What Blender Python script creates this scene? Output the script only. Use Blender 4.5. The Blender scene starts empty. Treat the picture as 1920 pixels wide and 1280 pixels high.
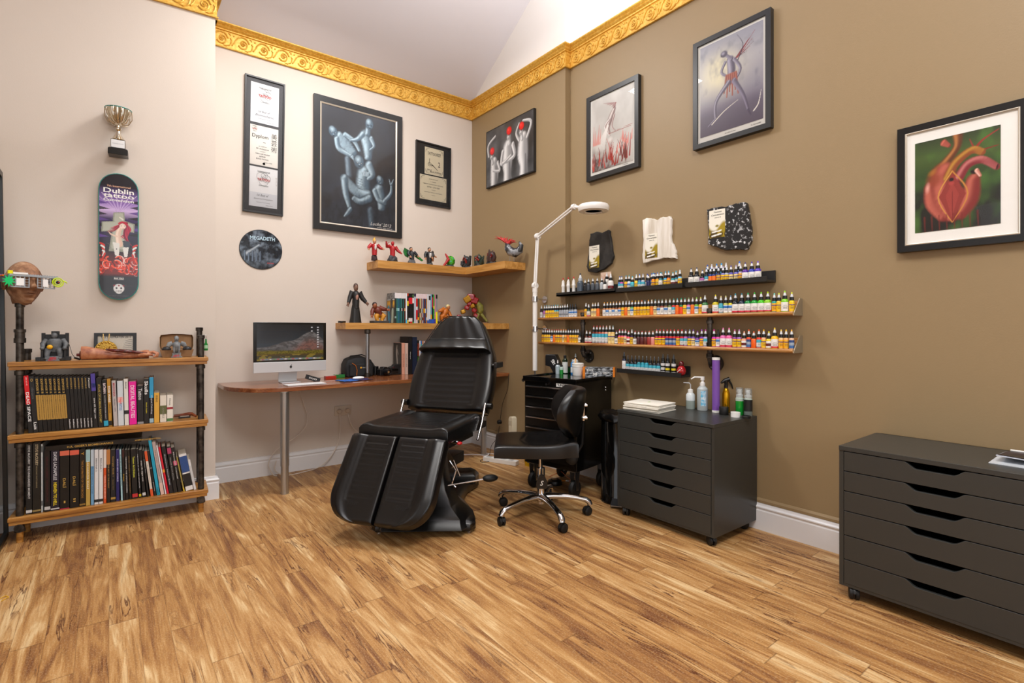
import bpy, math, random
import numpy as np
from mathutils import Vector, Matrix, Euler

PI = math.pi
SC = bpy.context.scene
COL = SC.collection
# ------------------------------------------------------------------ camera, world, lights, exposure
FPX, CX, HY, CAMH = 972.0, 960.0, 616.0, 1.18
PSI = math.atan(1250 / FPX)
cam_d = bpy.data.cameras.new('camera')
cam = bpy.data.objects.new('camera', cam_d); COL.objects.link(cam)
cam.location = (0, 0, CAMH); cam.rotation_euler = (PI / 2, 0, PSI - PI / 2)
cam_d.sensor_width = 36; cam_d.lens = FPX / 1920 * 36; cam_d.shift_y = -(640 - HY) / 1920
cam_d.clip_start = 0.05
SC.camera = cam

w = bpy.data.worlds.new('world'); SC.world = w; w.use_nodes = True
w.node_tree.nodes['Background'].inputs[0].default_value = (0.85, 0.92, 1.0, 1)
w.node_tree.nodes['Background'].inputs[1].default_value = 0.35

def area(name, loc, target, sx, sy, power, col=(1, 1, 1), spread=PI):
    l = bpy.data.lights.new(name, 'AREA'); l.shape = 'RECTANGLE'; l.size = sx; l.size_y = sy
    l.energy = power; l.color = col; l.spread = spread
    o = bpy.data.objects.new(name, l); COL.objects.link(o); o.location = loc
    o.rotation_euler = (Vector(target) - Vector(loc)).to_track_quat('-Z', 'Y').to_euler()
    return o
area('ceiling_light', (1.3, 3.38, 3.78), (1.3, 2.9, 0), 0.55, 0.55, 44, (1.0, 0.98, 0.95))
area('near_fill_light', (0.6, -0.1, 3.9), (1.0, 0.4, 0), 1.1, 1.1, 84, (1.0, 0.975, 0.94))  # added fill without a fixture, brightens the near floor and cabinets
area('upward_fill_light', (1.9, 1.5, 3.35), (1.9, 1.5, 5.0), 1.0, 1.0, 112, (0.97, 0.98, 1.0))  # added unseen fill aimed up to brighten the gable and ceiling
area('window_daylight', (0.6, -2.35, 1.9), (1.2, 2.5, 1.2), 3.2, 1.9, 38, (0.90, 0.95, 1.0))
area('side_window_daylight', (-2.55, 0.6, 1.8), (3.0, 2.2, 1.1), 2.0, 1.9, 14, (0.93, 0.96, 1.0))
SC.view_settings.view_transform = 'Standard'; SC.view_settings.look = 'None'
SC.view_settings.exposure = 0.16; SC.view_settings.gamma = 1.0
SC.view_settings.use_curve_mapping = False

# ------------------------------------------------------------------ pixel of the photo -> point on a real plane
_F = Vector((math.cos(PSI), math.sin(PSI), 0)); _R = Vector((math.sin(PSI), -math.cos(PSI), 0))
def ray(px, py): return _F + _R * ((px - CX) / FPX) - Vector((0, 0, (py - HY) / FPX))
def at(px, py, X=None, Y=None, Z=None):
    d = ray(px, py)
    if X is not None: t = X / d.x
    elif Y is not None: t = Y / d.y
    else: t = (Z - CAMH) / d.z
    return Vector((0, 0, CAMH)) + d * t

# ------------------------------------------------------------------ materials
def lin(v): return v / 12.92 if v <= 0.04045 else ((v + 0.055) / 1.055) ** 2.4
def hexc(s):
    s = s.lstrip('#')
    if len(s) == 3: s = ''.join(a * 2 for a in s)
    return tuple(lin(int(s[i:i + 2], 16) / 255) for i in (0, 2, 4)) + (1.0,)
_M = {}
def mat(col, rough=0.5, metal=0.0, **k):
    """cached simple procedural material; col is a hex string"""
    key = (col, rough, metal, tuple(sorted(k.items())))
    if key in _M: return _M[key]
    m = bpy.data.materials.new('mat_%d' % len(_M)); m.use_nodes = True
    nt = m.node_tree; b = nt.nodes['Principled BSDF']
    b.inputs['Base Color'].default_value = hexc(col)
    b.inputs['Roughness'].default_value = rough; b.inputs['Metallic'].default_value = metal
    if 'coat' in k: b.inputs['Coat Weight'].default_value = k['coat']; b.inputs['Coat Roughness'].default_value = 0.08
    if 'trans' in k: b.inputs['Transmission Weight'].default_value = k['trans']; b.inputs['IOR'].default_value = 1.3
    if 'spec' in k: b.inputs['Specular IOR Level'].default_value = k['spec']
    if 'alpha' in k: b.inputs['Alpha'].default_value = k['alpha']
    if 'emit' in k: b.inputs['Emission Color'].default_value = hexc(col); b.inputs['Emission Strength'].default_value = k['emit']
    if 'var' in k or 'bump' in k:
        n = nt.nodes.new('ShaderNodeTexNoise'); n.inputs['Scale'].default_value = k.get('scale', 20); n.inputs['Detail'].default_value = 5
        tc = nt.nodes.new('ShaderNodeTexCoord'); nt.links.new(tc.outputs['Object'], n.inputs['Vector'])
        if 'var' in k:
            r = nt.nodes.new('ShaderNodeValToRGB'); a, c2 = k['var'], hexc(col)
            lo = hexc(a) if isinstance(a, str) else tuple(x * (1 - a) for x in c2[:3]) + (1,)
            r.color_ramp.elements[0].position = k.get('p0', 0.35); r.color_ramp.elements[1].position = k.get('p1', 0.65)
            r.color_ramp.elements[0].color = lo; r.color_ramp.elements[1].color = c2
            nt.links.new(n.outputs['Fac'], r.inputs[0]); nt.links.new(r.outputs[0], b.inputs['Base Color'])
        if 'bump' in k:
            bp = nt.nodes.new('ShaderNodeBump'); bp.inputs['Strength'].default_value = k['bump']; bp.inputs['Distance'].default_value = 0.002
            nt.links.new(n.outputs['Fac'], bp.inputs['Height']); nt.links.new(bp.outputs[0], b.inputs['Normal'])
    _M[key] = m
    return m

class NT:
    """tiny node helper"""
    def __init__(s, name):
        s.m = bpy.data.materials.new(name); s.m.use_nodes = True; s.t = s.m.node_tree; s.b = s.t.nodes['Principled BSDF']
    def n(s, typ, ins=None, **props):
        nd = s.t.nodes.new('ShaderNode' + typ)
        for k, v in props.items(): setattr(nd, k, v)
        for k, v in (ins or {}).items(): s.set(nd.inputs[k], v)
        return nd
    def set(s, sock, v):
        if isinstance(v, bpy.types.NodeSocket): s.t.links.new(v, sock)
        elif isinstance(v, bpy.types.Node): s.t.links.new(v.outputs[0], sock)
        else: sock.default_value = v
    def math(s, op, a, b=0.0, c=0.0):
        return s.n('Math', {0: a, 1: b, 2: c}, operation=op).outputs[0]
    def ramp(s, f, stops):
        r = s.n('ValToRGB', {0: f}); e = r.color_ramp.elements
        while len(e) < len(stops): e.new(0.5)
        for i, (p, c) in enumerate(stops): e[i].position = p; e[i].color = hexc(c) if isinstance(c, str) else (c, c, c, 1)
        return r.outputs[0]
    def mix(s, f, a, b, bt='MIX'):
        x = s.n('MixRGB', {0: f, 1: a, 2: b}, blend_type=bt); return x.outputs[0]

def wood(name, c0, c1, c2, axis=0, scale=1.0, rough=0.4, coat=0.0):
    k = NT(name); tc = k.n('TexCoord')
    sc = [14 * scale] * 3; sc[axis] = 1.1 * scale
    mp = k.n('Mapping', {0: tc.outputs['Object'], 3: tuple(sc)})
    n1 = k.n('TexNoise', {'Vector': mp, 'Scale': 2.2, 'Detail': 6.0, 'Distortion': 0.6})
    n2 = k.n('TexNoise', {'Vector': mp, 'Scale': 11.0, 'Detail': 3.0})
    f = k.math('ADD', k.math('MULTIPLY', n1.outputs[0], 0.7), k.math('MULTIPLY', n2.outputs[0], 0.3))
    col = k.ramp(f, [(0.36, c0), (0.5, c1), (0.64, c2)])
    k.set(k.b.inputs['Base Color'], col); k.b.inputs['Roughness'].default_value = rough
    k.b.inputs['Coat Weight'].default_value = coat; k.b.inputs['Coat Roughness'].default_value = 0.12
    bp = k.n('Bump', {'Height': f, 'Strength': 0.15, 'Distance': 0.002}); k.set(k.b.inputs['Normal'], bp.outputs[0])
    return k.m

def wall_mat(name, c, rough=0.75, var=0.04):
    k = NT(name); tc = k.n('TexCoord')
    n = k.n('TexNoise', {'Vector': tc.outputs['Object'], 'Scale': 1.7, 'Detail': 4.0})
    base = hexc(c); lo = tuple(x * (1 - var) for x in base[:3]) + (1,); hi = tuple(min(1, x * (1 + var)) for x in base[:3]) + (1,)
    k.set(k.b.inputs['Base Color'], k.mix(n.outputs[0], lo, hi)); k.b.inputs['Roughness'].default_value = rough
    n2 = k.n('TexNoise', {'Vector': tc.outputs['Object'], 'Scale': 160.0, 'Detail': 2.0})
    bp = k.n('Bump', {'Height': n2.outputs[0], 'Strength': 0.12, 'Distance': 0.002}); k.set(k.b.inputs['Normal'], bp.outputs[0])
    return k.m

def floor_mat():
    k = NT('laminate_planks'); tc = k.n('TexCoord'); sx = k.n('SeparateXYZ', {0: tc.outputs['Object']})
    X, Y = sx.outputs[0], sx.outputs[1]
    WD = 0.096
    u = k.math('DIVIDE', X, WD); iu = k.math('FLOOR', u); fu = k.math('FRACT', u)
    wn = k.n('TexWhiteNoise', {'W': iu}, noise_dimensions='1D').outputs['Value']
    v = k.math('ADD', k.math('DIVIDE', Y, 0.95), k.math('MULTIPLY', wn, 7.3)); iv = k.math('FLOOR', v); fv = k.math('FRACT', v)
    cell = k.n('CombineXYZ', {0: iu, 1: iv, 2: 0.0})
    rnd = k.n('TexWhiteNoise', {'Vector': cell}, noise_dimensions='3D')
    r = rnd.outputs['Value']; rc = rnd.outputs['Color']
    # grain coordinates, shifted per strip
    gx = k.math('ADD', X, k.math('MULTIPLY', r, 13.0)); gy = k.math('ADD', Y, k.math('MULTIPLY', r, 29.0))
    g = k.n('CombineXYZ', {0: gx, 1: gy, 2: 0.0})
    mpa = k.n('Mapping', {0: g, 3: (11.0, 1.0, 1.0)})
    big = k.n('TexNoise', {'Vector': mpa, 'Scale': 1.3, 'Detail': 5.0, 'Distortion': 1.6}).outputs[0]
    mpb = k.n('Mapping', {0: g, 3: (90.0, 5.0, 1.0)})
    fine = k.n('TexNoise', {'Vector': mpb, 'Scale': 1.5, 'Detail': 6.0, 'Distortion': 0.4}).outputs[0]
    mpc = k.n('Mapping', {0: g, 3: (13.0, 0.9, 1.0)})
    vein = k.n('TexNoise', {'Vector': mpc, 'Scale': 1.7, 'Detail': 3.5, 'Roughness': 0.5, 'Distortion': 1.4}).outputs[0]
    d = k.math('ABSOLUTE', k.math('SUBTRACT', vein, 0.56))
    vmask = k.ramp(d, [(0.0, 1.0), (0.011, 0.75), (0.03, 0.0)])
    gate = k.ramp(k.n('TexNoise', {'Vector': g, 'Scale': 1.9, 'Detail': 1.0}).outputs[0], [(0.50, 0.0), (0.60, 1.0)])
    veins = k.math('MULTIPLY', vmask, gate)
    tone = k.math('ADD', k.math('ADD', k.math('MULTIPLY', big, 1.0), k.math('MULTIPLY', k.math('SUBTRACT', r, 0.5), 0.16)),
                  k.math('MULTIPLY', k.math('SUBTRACT', fine, 0.5), 0.42))
    col = k.ramp(tone, [(0.24, '#75492a'), (0.38, '#96683a'), (0.5, '#ae804a'), (0.62, '#c19762'), (0.78, '#dcbf8f')])
    col = k.mix(veins, col, hexc('#5a2f16'))
    ringf = k.math('FRACT', k.math('MULTIPLY', big, 8.0)); rings = k.ramp(k.math('ABSOLUTE', k.math('SUBTRACT', ringf, 0.5)), [(0.0, 1.0), (0.09, 0.35), (0.2, 0.0)])
    rgate = k.ramp(k.n('TexNoise', {'Vector': k.n('Mapping', {0: g, 3: (3.0, 1.2, 1.0)}), 'Scale': 1.6, 'Detail': 1.0}).outputs[0], [(0.44, 0.0), (0.56, 0.42)])
    col = k.mix(k.math('MULTIPLY', rings, rgate), col, hexc('#6e4422'))
    fuzz = k.n('TexNoise', {'Vector': k.n('Mapping', {0: g, 3: (210.0, 120.0, 1.0)}), 'Scale': 1.0, 'Detail': 3.0}).outputs[0]
    col = k.mix(k.ramp(fuzz, [(0.5, 0.0), (0.7, 0.22)]), col, hexc('#e2cfa6'))
    # speckle
    sp = k.n('TexNoise', {'Vector': k.n('Mapping', {0: tc.outputs['Object'], 3: (260.0, 150.0, 1.0)}), 'Scale': 1.0, 'Detail': 2.0}).outputs[0]
    col = k.mix(k.ramp(sp, [(0.60, 0.0), (0.72, 0.38)]), col, hexc('#7c5028'))
    # seams: wide boards of two strips have real grooves, butt ends on each strip
    e1 = k.math('MINIMUM', fu, k.math('SUBTRACT', 1.0, fu)); e2 = k.math('MINIMUM', fv, k.math('SUBTRACT', 1.0, fv))
    s1 = k.ramp(e1, [(0.0, 1.0), (0.02, 0.0)]); s2 = k.ramp(e2, [(0.0, 1.0), (0.0022, 0.0)])
    seam = k.math('MAXIMUM', k.math('MULTIPLY', s1, 0.55), k.math('MULTIPLY', s2, 0.75))
    col = k.mix(k.math('MULTIPLY', seam, 0.7), col, hexc('#4a2a14'))
    k.set(k.b.inputs['Base Color'], col)
    k.set(k.b.inputs['Roughness'], k.math('ADD', 0.36, k.math('MULTIPLY', fine, 0.2)))
    k.b.inputs['Specular IOR Level'].default_value = 0.35
    bp = k.n('Bump', {'Height': k.math('SUBTRACT', k.math('MULTIPLY', fine, 0.3), seam), 'Strength': 0.2, 'Distance': 0.001})
    k.set(k.b.inputs['Normal'], bp.outputs[0])
    return k.m

# ------------------------------------------------------------------ mesh builder
class MB:
    def __init__(s, T=None): s.v = []; s.f = []; s.mi = []; s.cur = 0; s.T = T or Matrix.Identity(4)
    def add(s, vs, fs):
        o = len(s.v); s.v += [tuple(s.T @ Vector(p)) for p in vs]
        s.f += [tuple(i + o for i in f) for f in fs]; s.mi += [s.cur] * len(fs); return s
    def box(s, x0, x1, y0, y1, z0, z1):
        return s.add([(x, y, z) for z in (z0, z1) for y in (y0, y1) for x in (x0, x1)],
                     [(0, 2, 3, 1), (4, 5, 7, 6), (0, 1, 5, 4), (2, 6, 7, 3), (0, 4, 6, 2), (1, 3, 7, 5)])
    def cbox(s, c, sz, R=None):
        t = s.T; s.T = t @ Matrix.Translation(c) @ (R.to_4x4() if R else Matrix.Identity(4))
        a, b, c2 = (q / 2 for q in sz); s.box(-a, a, -b, b, -c2, c2); s.T = t; return s
    def loft(s, rings, cap=True, closed=False):
        n = len(rings[0]); vs = [p for r in rings for p in r]; fs = []
        m = len(rings)
        for i in range(m if closed else m - 1):
            a, b = i * n, ((i + 1) % m) * n
            for j in range(n): k2 = (j + 1) % n; fs.append((a + j, a + k2, b + k2, b + j))
        if cap and not closed: fs.append(tuple(range(n))[::-1]); fs.append(tuple((m - 1) * n + j for j in range(n)))
        return s.add(vs, fs)
    def tube(s, path, r, n=10, cap=True, flat=1.0, closed=False):
        P = [Vector(p) for p in path]; m = len(P); rs = r if hasattr(r, '__len__') else [r] * m
        rings = []; up = None
        for i, p in enumerate(P):
            if closed: t = (P[(i + 1) % m] - P[i - 1])
            else: t = (P[min(i + 1, m - 1)] - P[max(i - 1, 0)])
            t = t.normalized() if t.length > 1e-9 else Vector((0, 0, 1))
            if up is None:
                up = Vector((0, 0, 1)) if abs(t.z) < 0.9 else Vector((1, 0, 0))
            a = t.cross(up)
            if a.length < 1e-6: a = t.cross(Vector((0.3, 1, 0.2)))
            a.normalize(); b = a.cross(t).normalized(); up = b
            rings.append([p + (a * math.cos(2 * PI * j / n) + b * flat * math.sin(2 * PI * j / n)) * rs[i] for j in range(n)])
        return s.loft(rings, cap, closed)
    def cyl(s, p0, p1, r0, r1=None, n=20): return s.tube([p0, p1], [r0, r0 if r1 is None else r1], n)
    def lathe(s, prof, c=(0, 0, 0), n=24, axis='z'):
        rings = []
        for r, z in prof:
            rg = []
            for j in range(n):
                a = 2 * PI * j / n; x, y = r * math.cos(a), r * math.sin(a)
                p = {'z': (x, y, z), 'x': (z, x, y), 'y': (y, z, x)}[axis]
                rg.append((p[0] + c[0], p[1] + c[1], p[2] + c[2]))
            rings.append(rg)
        return s.loft(rings)
    def ball(s, c, r, n=16, m=10, R=None):
        rx, ry, rz = r if hasattr(r, '__len__') else (r, r, r); rings = []
        for i in range(m + 1):
            a = -PI / 2 + PI * i / m; q = max(math.cos(a), 1e-3)
            rg = []
            for j in range(n):
                v = Vector((rx * q * math.cos(2 * PI * j / n), ry * q * math.sin(2 * PI * j / n), rz * math.sin(a)))
                if R: v = R @ v
                rg.append(v + Vector(c))
            rings.append(rg)
        return s.loft(rings)
    def prism(s, pts, a0, a1, plane='xz'):
        """extrude a 2D outline; plane xz -> depth in y, xy -> depth in z, yz -> depth in x"""
        f = {'xz': lambda p, d: (p[0], d, p[1]), 'xy': lambda p, d: (p[0], p[1], d), 'yz': lambda p, d: (d, p[0], p[1])}[plane]
        return s.loft([[f(p, a0) for p in pts], [f(p, a1) for p in pts]])
    def build(s, name, m, parent=None, smooth=None, bevel=0, seg=2, sub=0, loc=None):
        me = bpy.data.meshes.new(name); me.from_pydata(s.v, [], s.f)
        ms = m if isinstance(m, (list, tuple)) else [m]
        for x in ms: me.materials.append(x)
        if len(ms) > 1: me.polygons.foreach_set('material_index', s.mi)
        me.update(); me.validate()
        import bmesh
        bm = bmesh.new(); bm.from_mesh(me); bmesh.ops.recalc_face_normals(bm, faces=bm.faces); bm.to_mesh(me); bm.free()
        if smooth is not None:
            me.polygons.foreach_set('use_smooth', [True] * len(me.polygons))
            if smooth < 170: me.set_sharp_from_angle(angle=math.radians(smooth))
        o = bpy.data.objects.new(name, me); COL.objects.link(o)
        if parent: o.parent = parent
        if loc is not None: o.location = loc
        if bevel:
            b = o.modifiers.new('bevel', 'BEVEL'); b.width = bevel; b.segments = seg; b.limit_method = 'ANGLE'; b.angle_limit = math.radians(40)
            if smooth is None:
                me.polygons.foreach_set('use_smooth', [True] * len(me.polygons)); b.harden_normals = True
        if sub:
            q = o.modifiers.new('subdivision', 'SUBSURF'); q.levels = sub; q.render_levels = sub
        return o

def thing(name, label, cat, loc=(0, 0, 0), rz=0.0, group=None):
    o = bpy.data.objects.new(name, None); COL.objects.link(o); o.empty_display_size = 0.05
    o.location = loc; o.rotation_euler = (0, 0, rz); o['label'] = label; o['category'] = cat
    if group: o['group'] = group
    return o
def tag(o, label, cat, group=None, kind=None):
    o['label'] = label; o['category'] = cat
    if group: o['group'] = group
    if kind: o['kind'] = kind
    return o
def struct(o, label=None, cat=None):
    o['kind'] = 'structure'
    if label: o['label'] = label; o['category'] = cat
    return o

# text as real flat lettering, fitted into a box of bw x bh, centred on the origin of the XY plane
_TX = {}
def text_geo(s, shear=0.0, fat=0.0):
    key = (s, shear, fat)
    if key not in _TX:
        cu = bpy.data.curves.new('t', 'FONT'); cu.body = s; cu.size = 1; cu.shear = shear; cu.offset = fat; cu.resolution_u = 2
        ob = bpy.data.objects.new('t', cu); me = bpy.data.meshes.new_from_object(ob)
        vs = [v.co.copy() for v in me.vertices]; fs = [tuple(p.vertices) for p in me.polygons]
        bpy.data.objects.remove(ob); bpy.data.curves.remove(cu); bpy.data.meshes.remove(me)
        if not vs: vs = [Vector((0, 0, 0)), Vector((1, 0, 0)), Vector((0, 1, 0))]; fs = [(0, 1, 2)]
        _TX[key] = (vs, fs)
    return _TX[key]
def add_text(mb, s, bw, bh, T, shear=0.0, fat=0.012, keep=False):
    """T maps text XY plane to the surface; geometry goes into builder mb"""
    vs, fs = text_geo(s, shear, fat)
    x0 = min(v.x for v in vs); x1 = max(v.x for v in vs); y0 = min(v.y for v in vs); y1 = max(v.y for v in vs)
    sx = bw / max(x1 - x0, 1e-6); sy = bh / max(y1 - y0, 1e-6)
    if keep: sx = sy = min(sx, sy)
    t = mb.T; mb.T = t @ T
    mb.add([((v.x - (x0 + x1) / 2) * sx, (v.y - (y0 + y1) / 2) * sy, 0) for v in vs], fs); mb.T = t
def frame3(o, ex, ey):
    """matrix with text-x along ex, text-y along ey, at o"""
    ex = Vector(ex).normalized(); ey = Vector(ey).normalized(); ez = ex.cross(ey)
    m = Matrix((ex, ey, ez)).transposed().to_4x4(); m.translation = Vector(o); return m

# a painted picture: a fine grid of coloured vertices (for artwork, prints and screens)
class Paint:
    def __init__(s, w, h, bg='#000'):
        s.w, s.h = w, h; s.asp = w / h
        s.a = np.zeros((h, w, 3)); s.a[:] = hexc(bg)[:3]
        yy, xx = np.mgrid[0:h, 0:w]; s.x = xx / (w - 1); s.y = yy / (h - 1); s.k = s.h / s.w   # y down, both 0..1
        s.rng = np.random.RandomState(7)
    def put(s, m, col, alpha=1.0):
        m = np.clip(m, 0, 1)[..., None] * alpha; c = np.array(hexc(col)[:3]) if isinstance(col, str) else col
        s.a = s.a * (1 - m) + c * m; return s
    def vgrad(s, stops):
        ys = [p for p, _ in stops]; cs = np.array([hexc(c)[:3] for _, c in stops])
        for i in range(3): s.a[..., i] = np.interp(s.y, ys, cs[:, i])
        return s
    def noise(s, scale, seed=0):
        r = np.random.RandomState(seed); out = np.zeros((s.h, s.w)); amp = 1
        for o in range(3):
            n = int(scale * 2 ** o) + 2; g = r.rand(n, n)
            fx = s.x * (n - 1.001); fy = s.y * (n - 1.001); ix = fx.astype(int); iy = fy.astype(int); tx = fx - ix; ty = fy - iy
            tx = tx * tx * (3 - 2 * tx); ty = ty * ty * (3 - 2 * ty)
            v = (g[iy, ix] * (1 - tx) + g[iy, ix + 1] * tx) * (1 - ty) + (g[iy + 1, ix] * (1 - tx) + g[iy + 1, ix + 1] * tx) * ty
            out += v * amp; amp *= 0.5
        return out / 1.75
    def ell(s, cx, cy, rx, ry, col, rot=0, soft=0.15, alpha=1.0):
        dx = (s.x - cx); dy = (s.y - cy) * s.k; c, q = math.cos(rot), math.sin(rot)
        d = np.sqrt(((dx * c + dy * q) / rx) ** 2 + ((-dx * q + dy * c) / ry) ** 2)
        return s.put((1 - d) / soft, col, alpha)
    def limb(s, pts, rs, col, hi=None, soft=0.25, alpha=1.0, lx=-0.3):
        """tapering smooth stroke through points (x, y in 0..1), radius in picture widths; hi = highlight along one side"""
        if len(pts) > 2:
            P = [pts[0]] + list(pts) + [pts[-1]]; RR = [rs[0]] + list(rs) + [rs[-1]]; np_, nr = [], []
            for i in range(1, len(P) - 2):
                for q in range(5):
                    t = q / 5; f = lambda a, b, c, d: 0.5 * (2 * b + (c - a) * t + (2 * a - 5 * b + 4 * c - d) * t * t + (3 * b - a - 3 * c + d) * t ** 3)
                    np_.append((f(P[i - 1][0], P[i][0], P[i + 1][0], P[i + 2][0]), f(P[i - 1][1], P[i][1], P[i + 1][1], P[i + 2][1]))); nr.append(max(.001, f(RR[i - 1], RR[i], RR[i + 1], RR[i + 2])))
            pts = np_ + [pts[-1]]; rs = nr + [rs[-1]]
        best = np.full((s.h, s.w), 9.0); side = np.zeros((s.h, s.w))
        for (p, r0), (q, r1) in zip(zip(pts, rs), zip(pts[1:], rs[1:])):
            ax, ay = p[0], p[1] * s.k; bx, by = q[0] - ax, q[1] * s.k - ay; L = bx * bx + by * by + 1e-9
            t = np.clip(((s.x - ax) * bx + (s.y * s.k - ay) * by) / L, 0, 1)
            r = r0 + (r1 - r0) * t; ddx = s.x - ax - t * bx; ddy = s.y * s.k - ay - t * by
            d = np.sqrt(ddx ** 2 + ddy ** 2) / r; m = d < best; best = np.where(m, d, best); side = np.where(m, (ddx * .8 + ddy * 0.6) / r, side)
        s.put((1 - best) / soft, col, alpha)
        if hi: s.put(np.clip((1 - best) / soft, 0, 1) * np.exp(-((side - lx) / .33) ** 2) * .9, hi, alpha)
        return s
    def poly(s, pts, col, alpha=1.0):
        x, y = s.x, s.y; ins = np.zeros(x.shape, bool); n = len(pts)
        for i in range(n):
            (x1, y1), (x2, y2) = pts[i], pts[(i + 1) % n]
            if y1 == y2: continue
            c = ((y1 > y) != (y2 > y)) & (x < (x2 - x1) * (y - y1) / (y2 - y1) + x1); ins ^= c
        return s.put(ins.astype(float), col, alpha)
    def rect(s, x0, x1, y0, y1, col, alpha=1.0): return s.put(((s.x >= x0) & (s.x <= x1) & (s.y >= y0) & (s.y <= y1)).astype(float), col, alpha)
    def build(s, name, parent, wd, ht, rough=0.35, coat=0.0, T=None, mask=None):
        """grid in the XZ plane facing -Y, centred; T moves it"""
        T = T or Matrix.Identity(4); w, h = s.w, s.h
        vx = (s.x - 0.5) * wd; vz = (0.5 - s.y) * ht
        co = np.stack([vx, np.zeros_like(vx), vz, np.ones_like(vx)], -1).reshape(-1, 4) @ np.array(T).T
        idx = np.arange(w * h).reshape(h, w)
        q = np.stack([idx[1:, :-1], idx[1:, 1:], idx[:-1, 1:], idx[:-1, :-1]], -1)
        if mask is not None: q = q[mask(s.x[:-1, :-1] + .5 / w, s.y[:-1, :-1] + .5 / h)]
        q = q.reshape(-1, 4)
        me = bpy.data.meshes.new(name); me.from_pydata(co[:, :3].tolist(), [], q.tolist())
        ca = me.color_attributes.new('paint', 'FLOAT_COLOR', 'POINT')
        ca.data.foreach_set('color', np.concatenate([s.a, np.ones((h, w, 1))], -1).astype(np.float32).ravel())
        me.materials.append(paint_mat(rough, coat)); o = bpy.data.objects.new(name, me); COL.objects.link(o)
        if parent: o.parent = parent
        return o
_PM = {}
def paint_mat(rough, coat):
    if (rough, coat) not in _PM:
        k = NT('print_ink'); a = k.n('Attribute', attribute_name='paint'); k.set(k.b.inputs['Base Color'], a.outputs['Color'])
        k.b.inputs['Roughness'].default_value = rough; k.b.inputs['Coat Weight'].default_value = coat; k.b.inputs['Coat Roughness'].default_value = 0.02
        _PM[(rough, coat)] = k.m
    return _PM[(rough, coat)]

# ------------------------------------------------------------------ the room
WA, WBX, PIL = 4.51, 3.035, 2.98          # back wall Y, right wall X, corner pier X
PILY = at(1060, 300, X=PIL).y
XC = 0.585                                 # end of the chimney breast
def yc(x): return 4.158 - 0.073 * x        # face of the chimney breast (slightly out of square)
CB, CT = 3.338, 3.52                       # cornice bottom and top
M_cream = wall_mat('wall_cream', '#d3c8bd'); M_olive = wall_mat('wall_olive', '#927c5a', rough=0.5)
M_white = wall_mat('plaster_white', '#efebe6', var=0.02); M_ceil = wall_mat('ceiling_paint', '#d6d2d6', var=0.02)
M_skirt = mat('#e6e6e8', 0.35); M_floor = floor_mat()
XL, YB = -2.7, -2.5

o = MB().box(XL - .1, WBX + .1, YB - .1, WA + .1, -0.05, 0).build('floor', M_floor); struct(o)
def wallbox(name, x0, x1, y0, y1, lower, upper, ztop=5.2, zs=CT - .02):
    mb = MB(); mb.box(x0, x1, y0, y1, 0, zs); mb.cur = 1; mb.box(x0, x1, y0, y1, zs, ztop)
    return struct(mb.build(name, [lower, upper]))
wallbox('wall_back', XC - .02, WBX + .1, WA, WA + .1, M_cream, M_cream)
wallbox('wall_right', WBX, WBX + .1, YB, PILY, M_olive, M_white)
wallbox('wall_pier', PIL, WBX + .1, PILY, WA, M_olive, M_white)
mb = MB(); mb.prism([(XL, yc(XL)), (XC, yc(XC)), (XC, WA + .1), (XL, WA + .1)], 0, 5.2, 'xy'); struct(mb.build('wall_left', M_cream))
# wall behind the camera with a window opening; left side wall with another
def holed(name, axis, c0, c1, a0, a1, w0, w1, z0, z1, m):
    mb = MB()
    def bx(u0, u1, q0, q1):
        if axis == 'x': mb.box(u0, u1, c0, c1, q0, q1)
        else: mb.box(c0, c1, u0, u1, q0, q1)
    bx(a0, w0, 0, 5.2); bx(w1, a1, 0, 5.2); bx(w0, w1, 0, z0); bx(w0, w1, z1, 5.2)
    return struct(mb.build(name, m))
holed('wall_front', 'x', YB - .1, YB, XL, WBX, -1.0, 2.2, 0.9, 2.9, M_cream)
holed('wall_side', 'y', XL - .1, XL, YB, WA, -0.4, 1.6, 0.9, 2.8, M_cream)
def window(n, axis, c, w0, w1, z0, z1):
    mb = MB()
    def bx(u0, u1, q0, q1):
        if axis == 'x': mb.box(u0, u1, c - .04, c + .02, q0, q1)
        else: mb.box(c - .04, c + .02, u0, u1, q0, q1)
    t = .06; bx(w0, w1, z0, z0 + t); bx(w0, w1, z1 - t, z1); bx(w0, w0 + t, z0, z1); bx(w1 - t, w1, z0, z1)
    mid = (w0 + w1) / 2; bx(mid - .03, mid + .03, z0, z1); bx(w0, w1, (z0 + z1) / 2 - .02, (z0 + z1) / 2 + .02)
    struct(mb.build('window_%d' % n, M_skirt))
window(1, 'x', YB - .04, -1.0, 2.2, 0.9, 2.9); window(2, 'y', XL - .04, -0.4, 1.6, 0.9, 2.8)
# pitched ceiling: rises from the back wall
mb = MB(); sl = [(WA + .1, CT - .10), (WA - .02, CT - .01), (WA - .12, 3.60), (3.55, 4.13), (2.2, 5.0), (YB - .1, 5.0), (YB - .1, 5.15), (2.1, 5.15), (WA + .1, CT + .1)]
mb.prism(sl, XL - .1, WBX + .1, 'yz'); struct(mb.build('ceiling', M_ceil, smooth=20))

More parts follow.
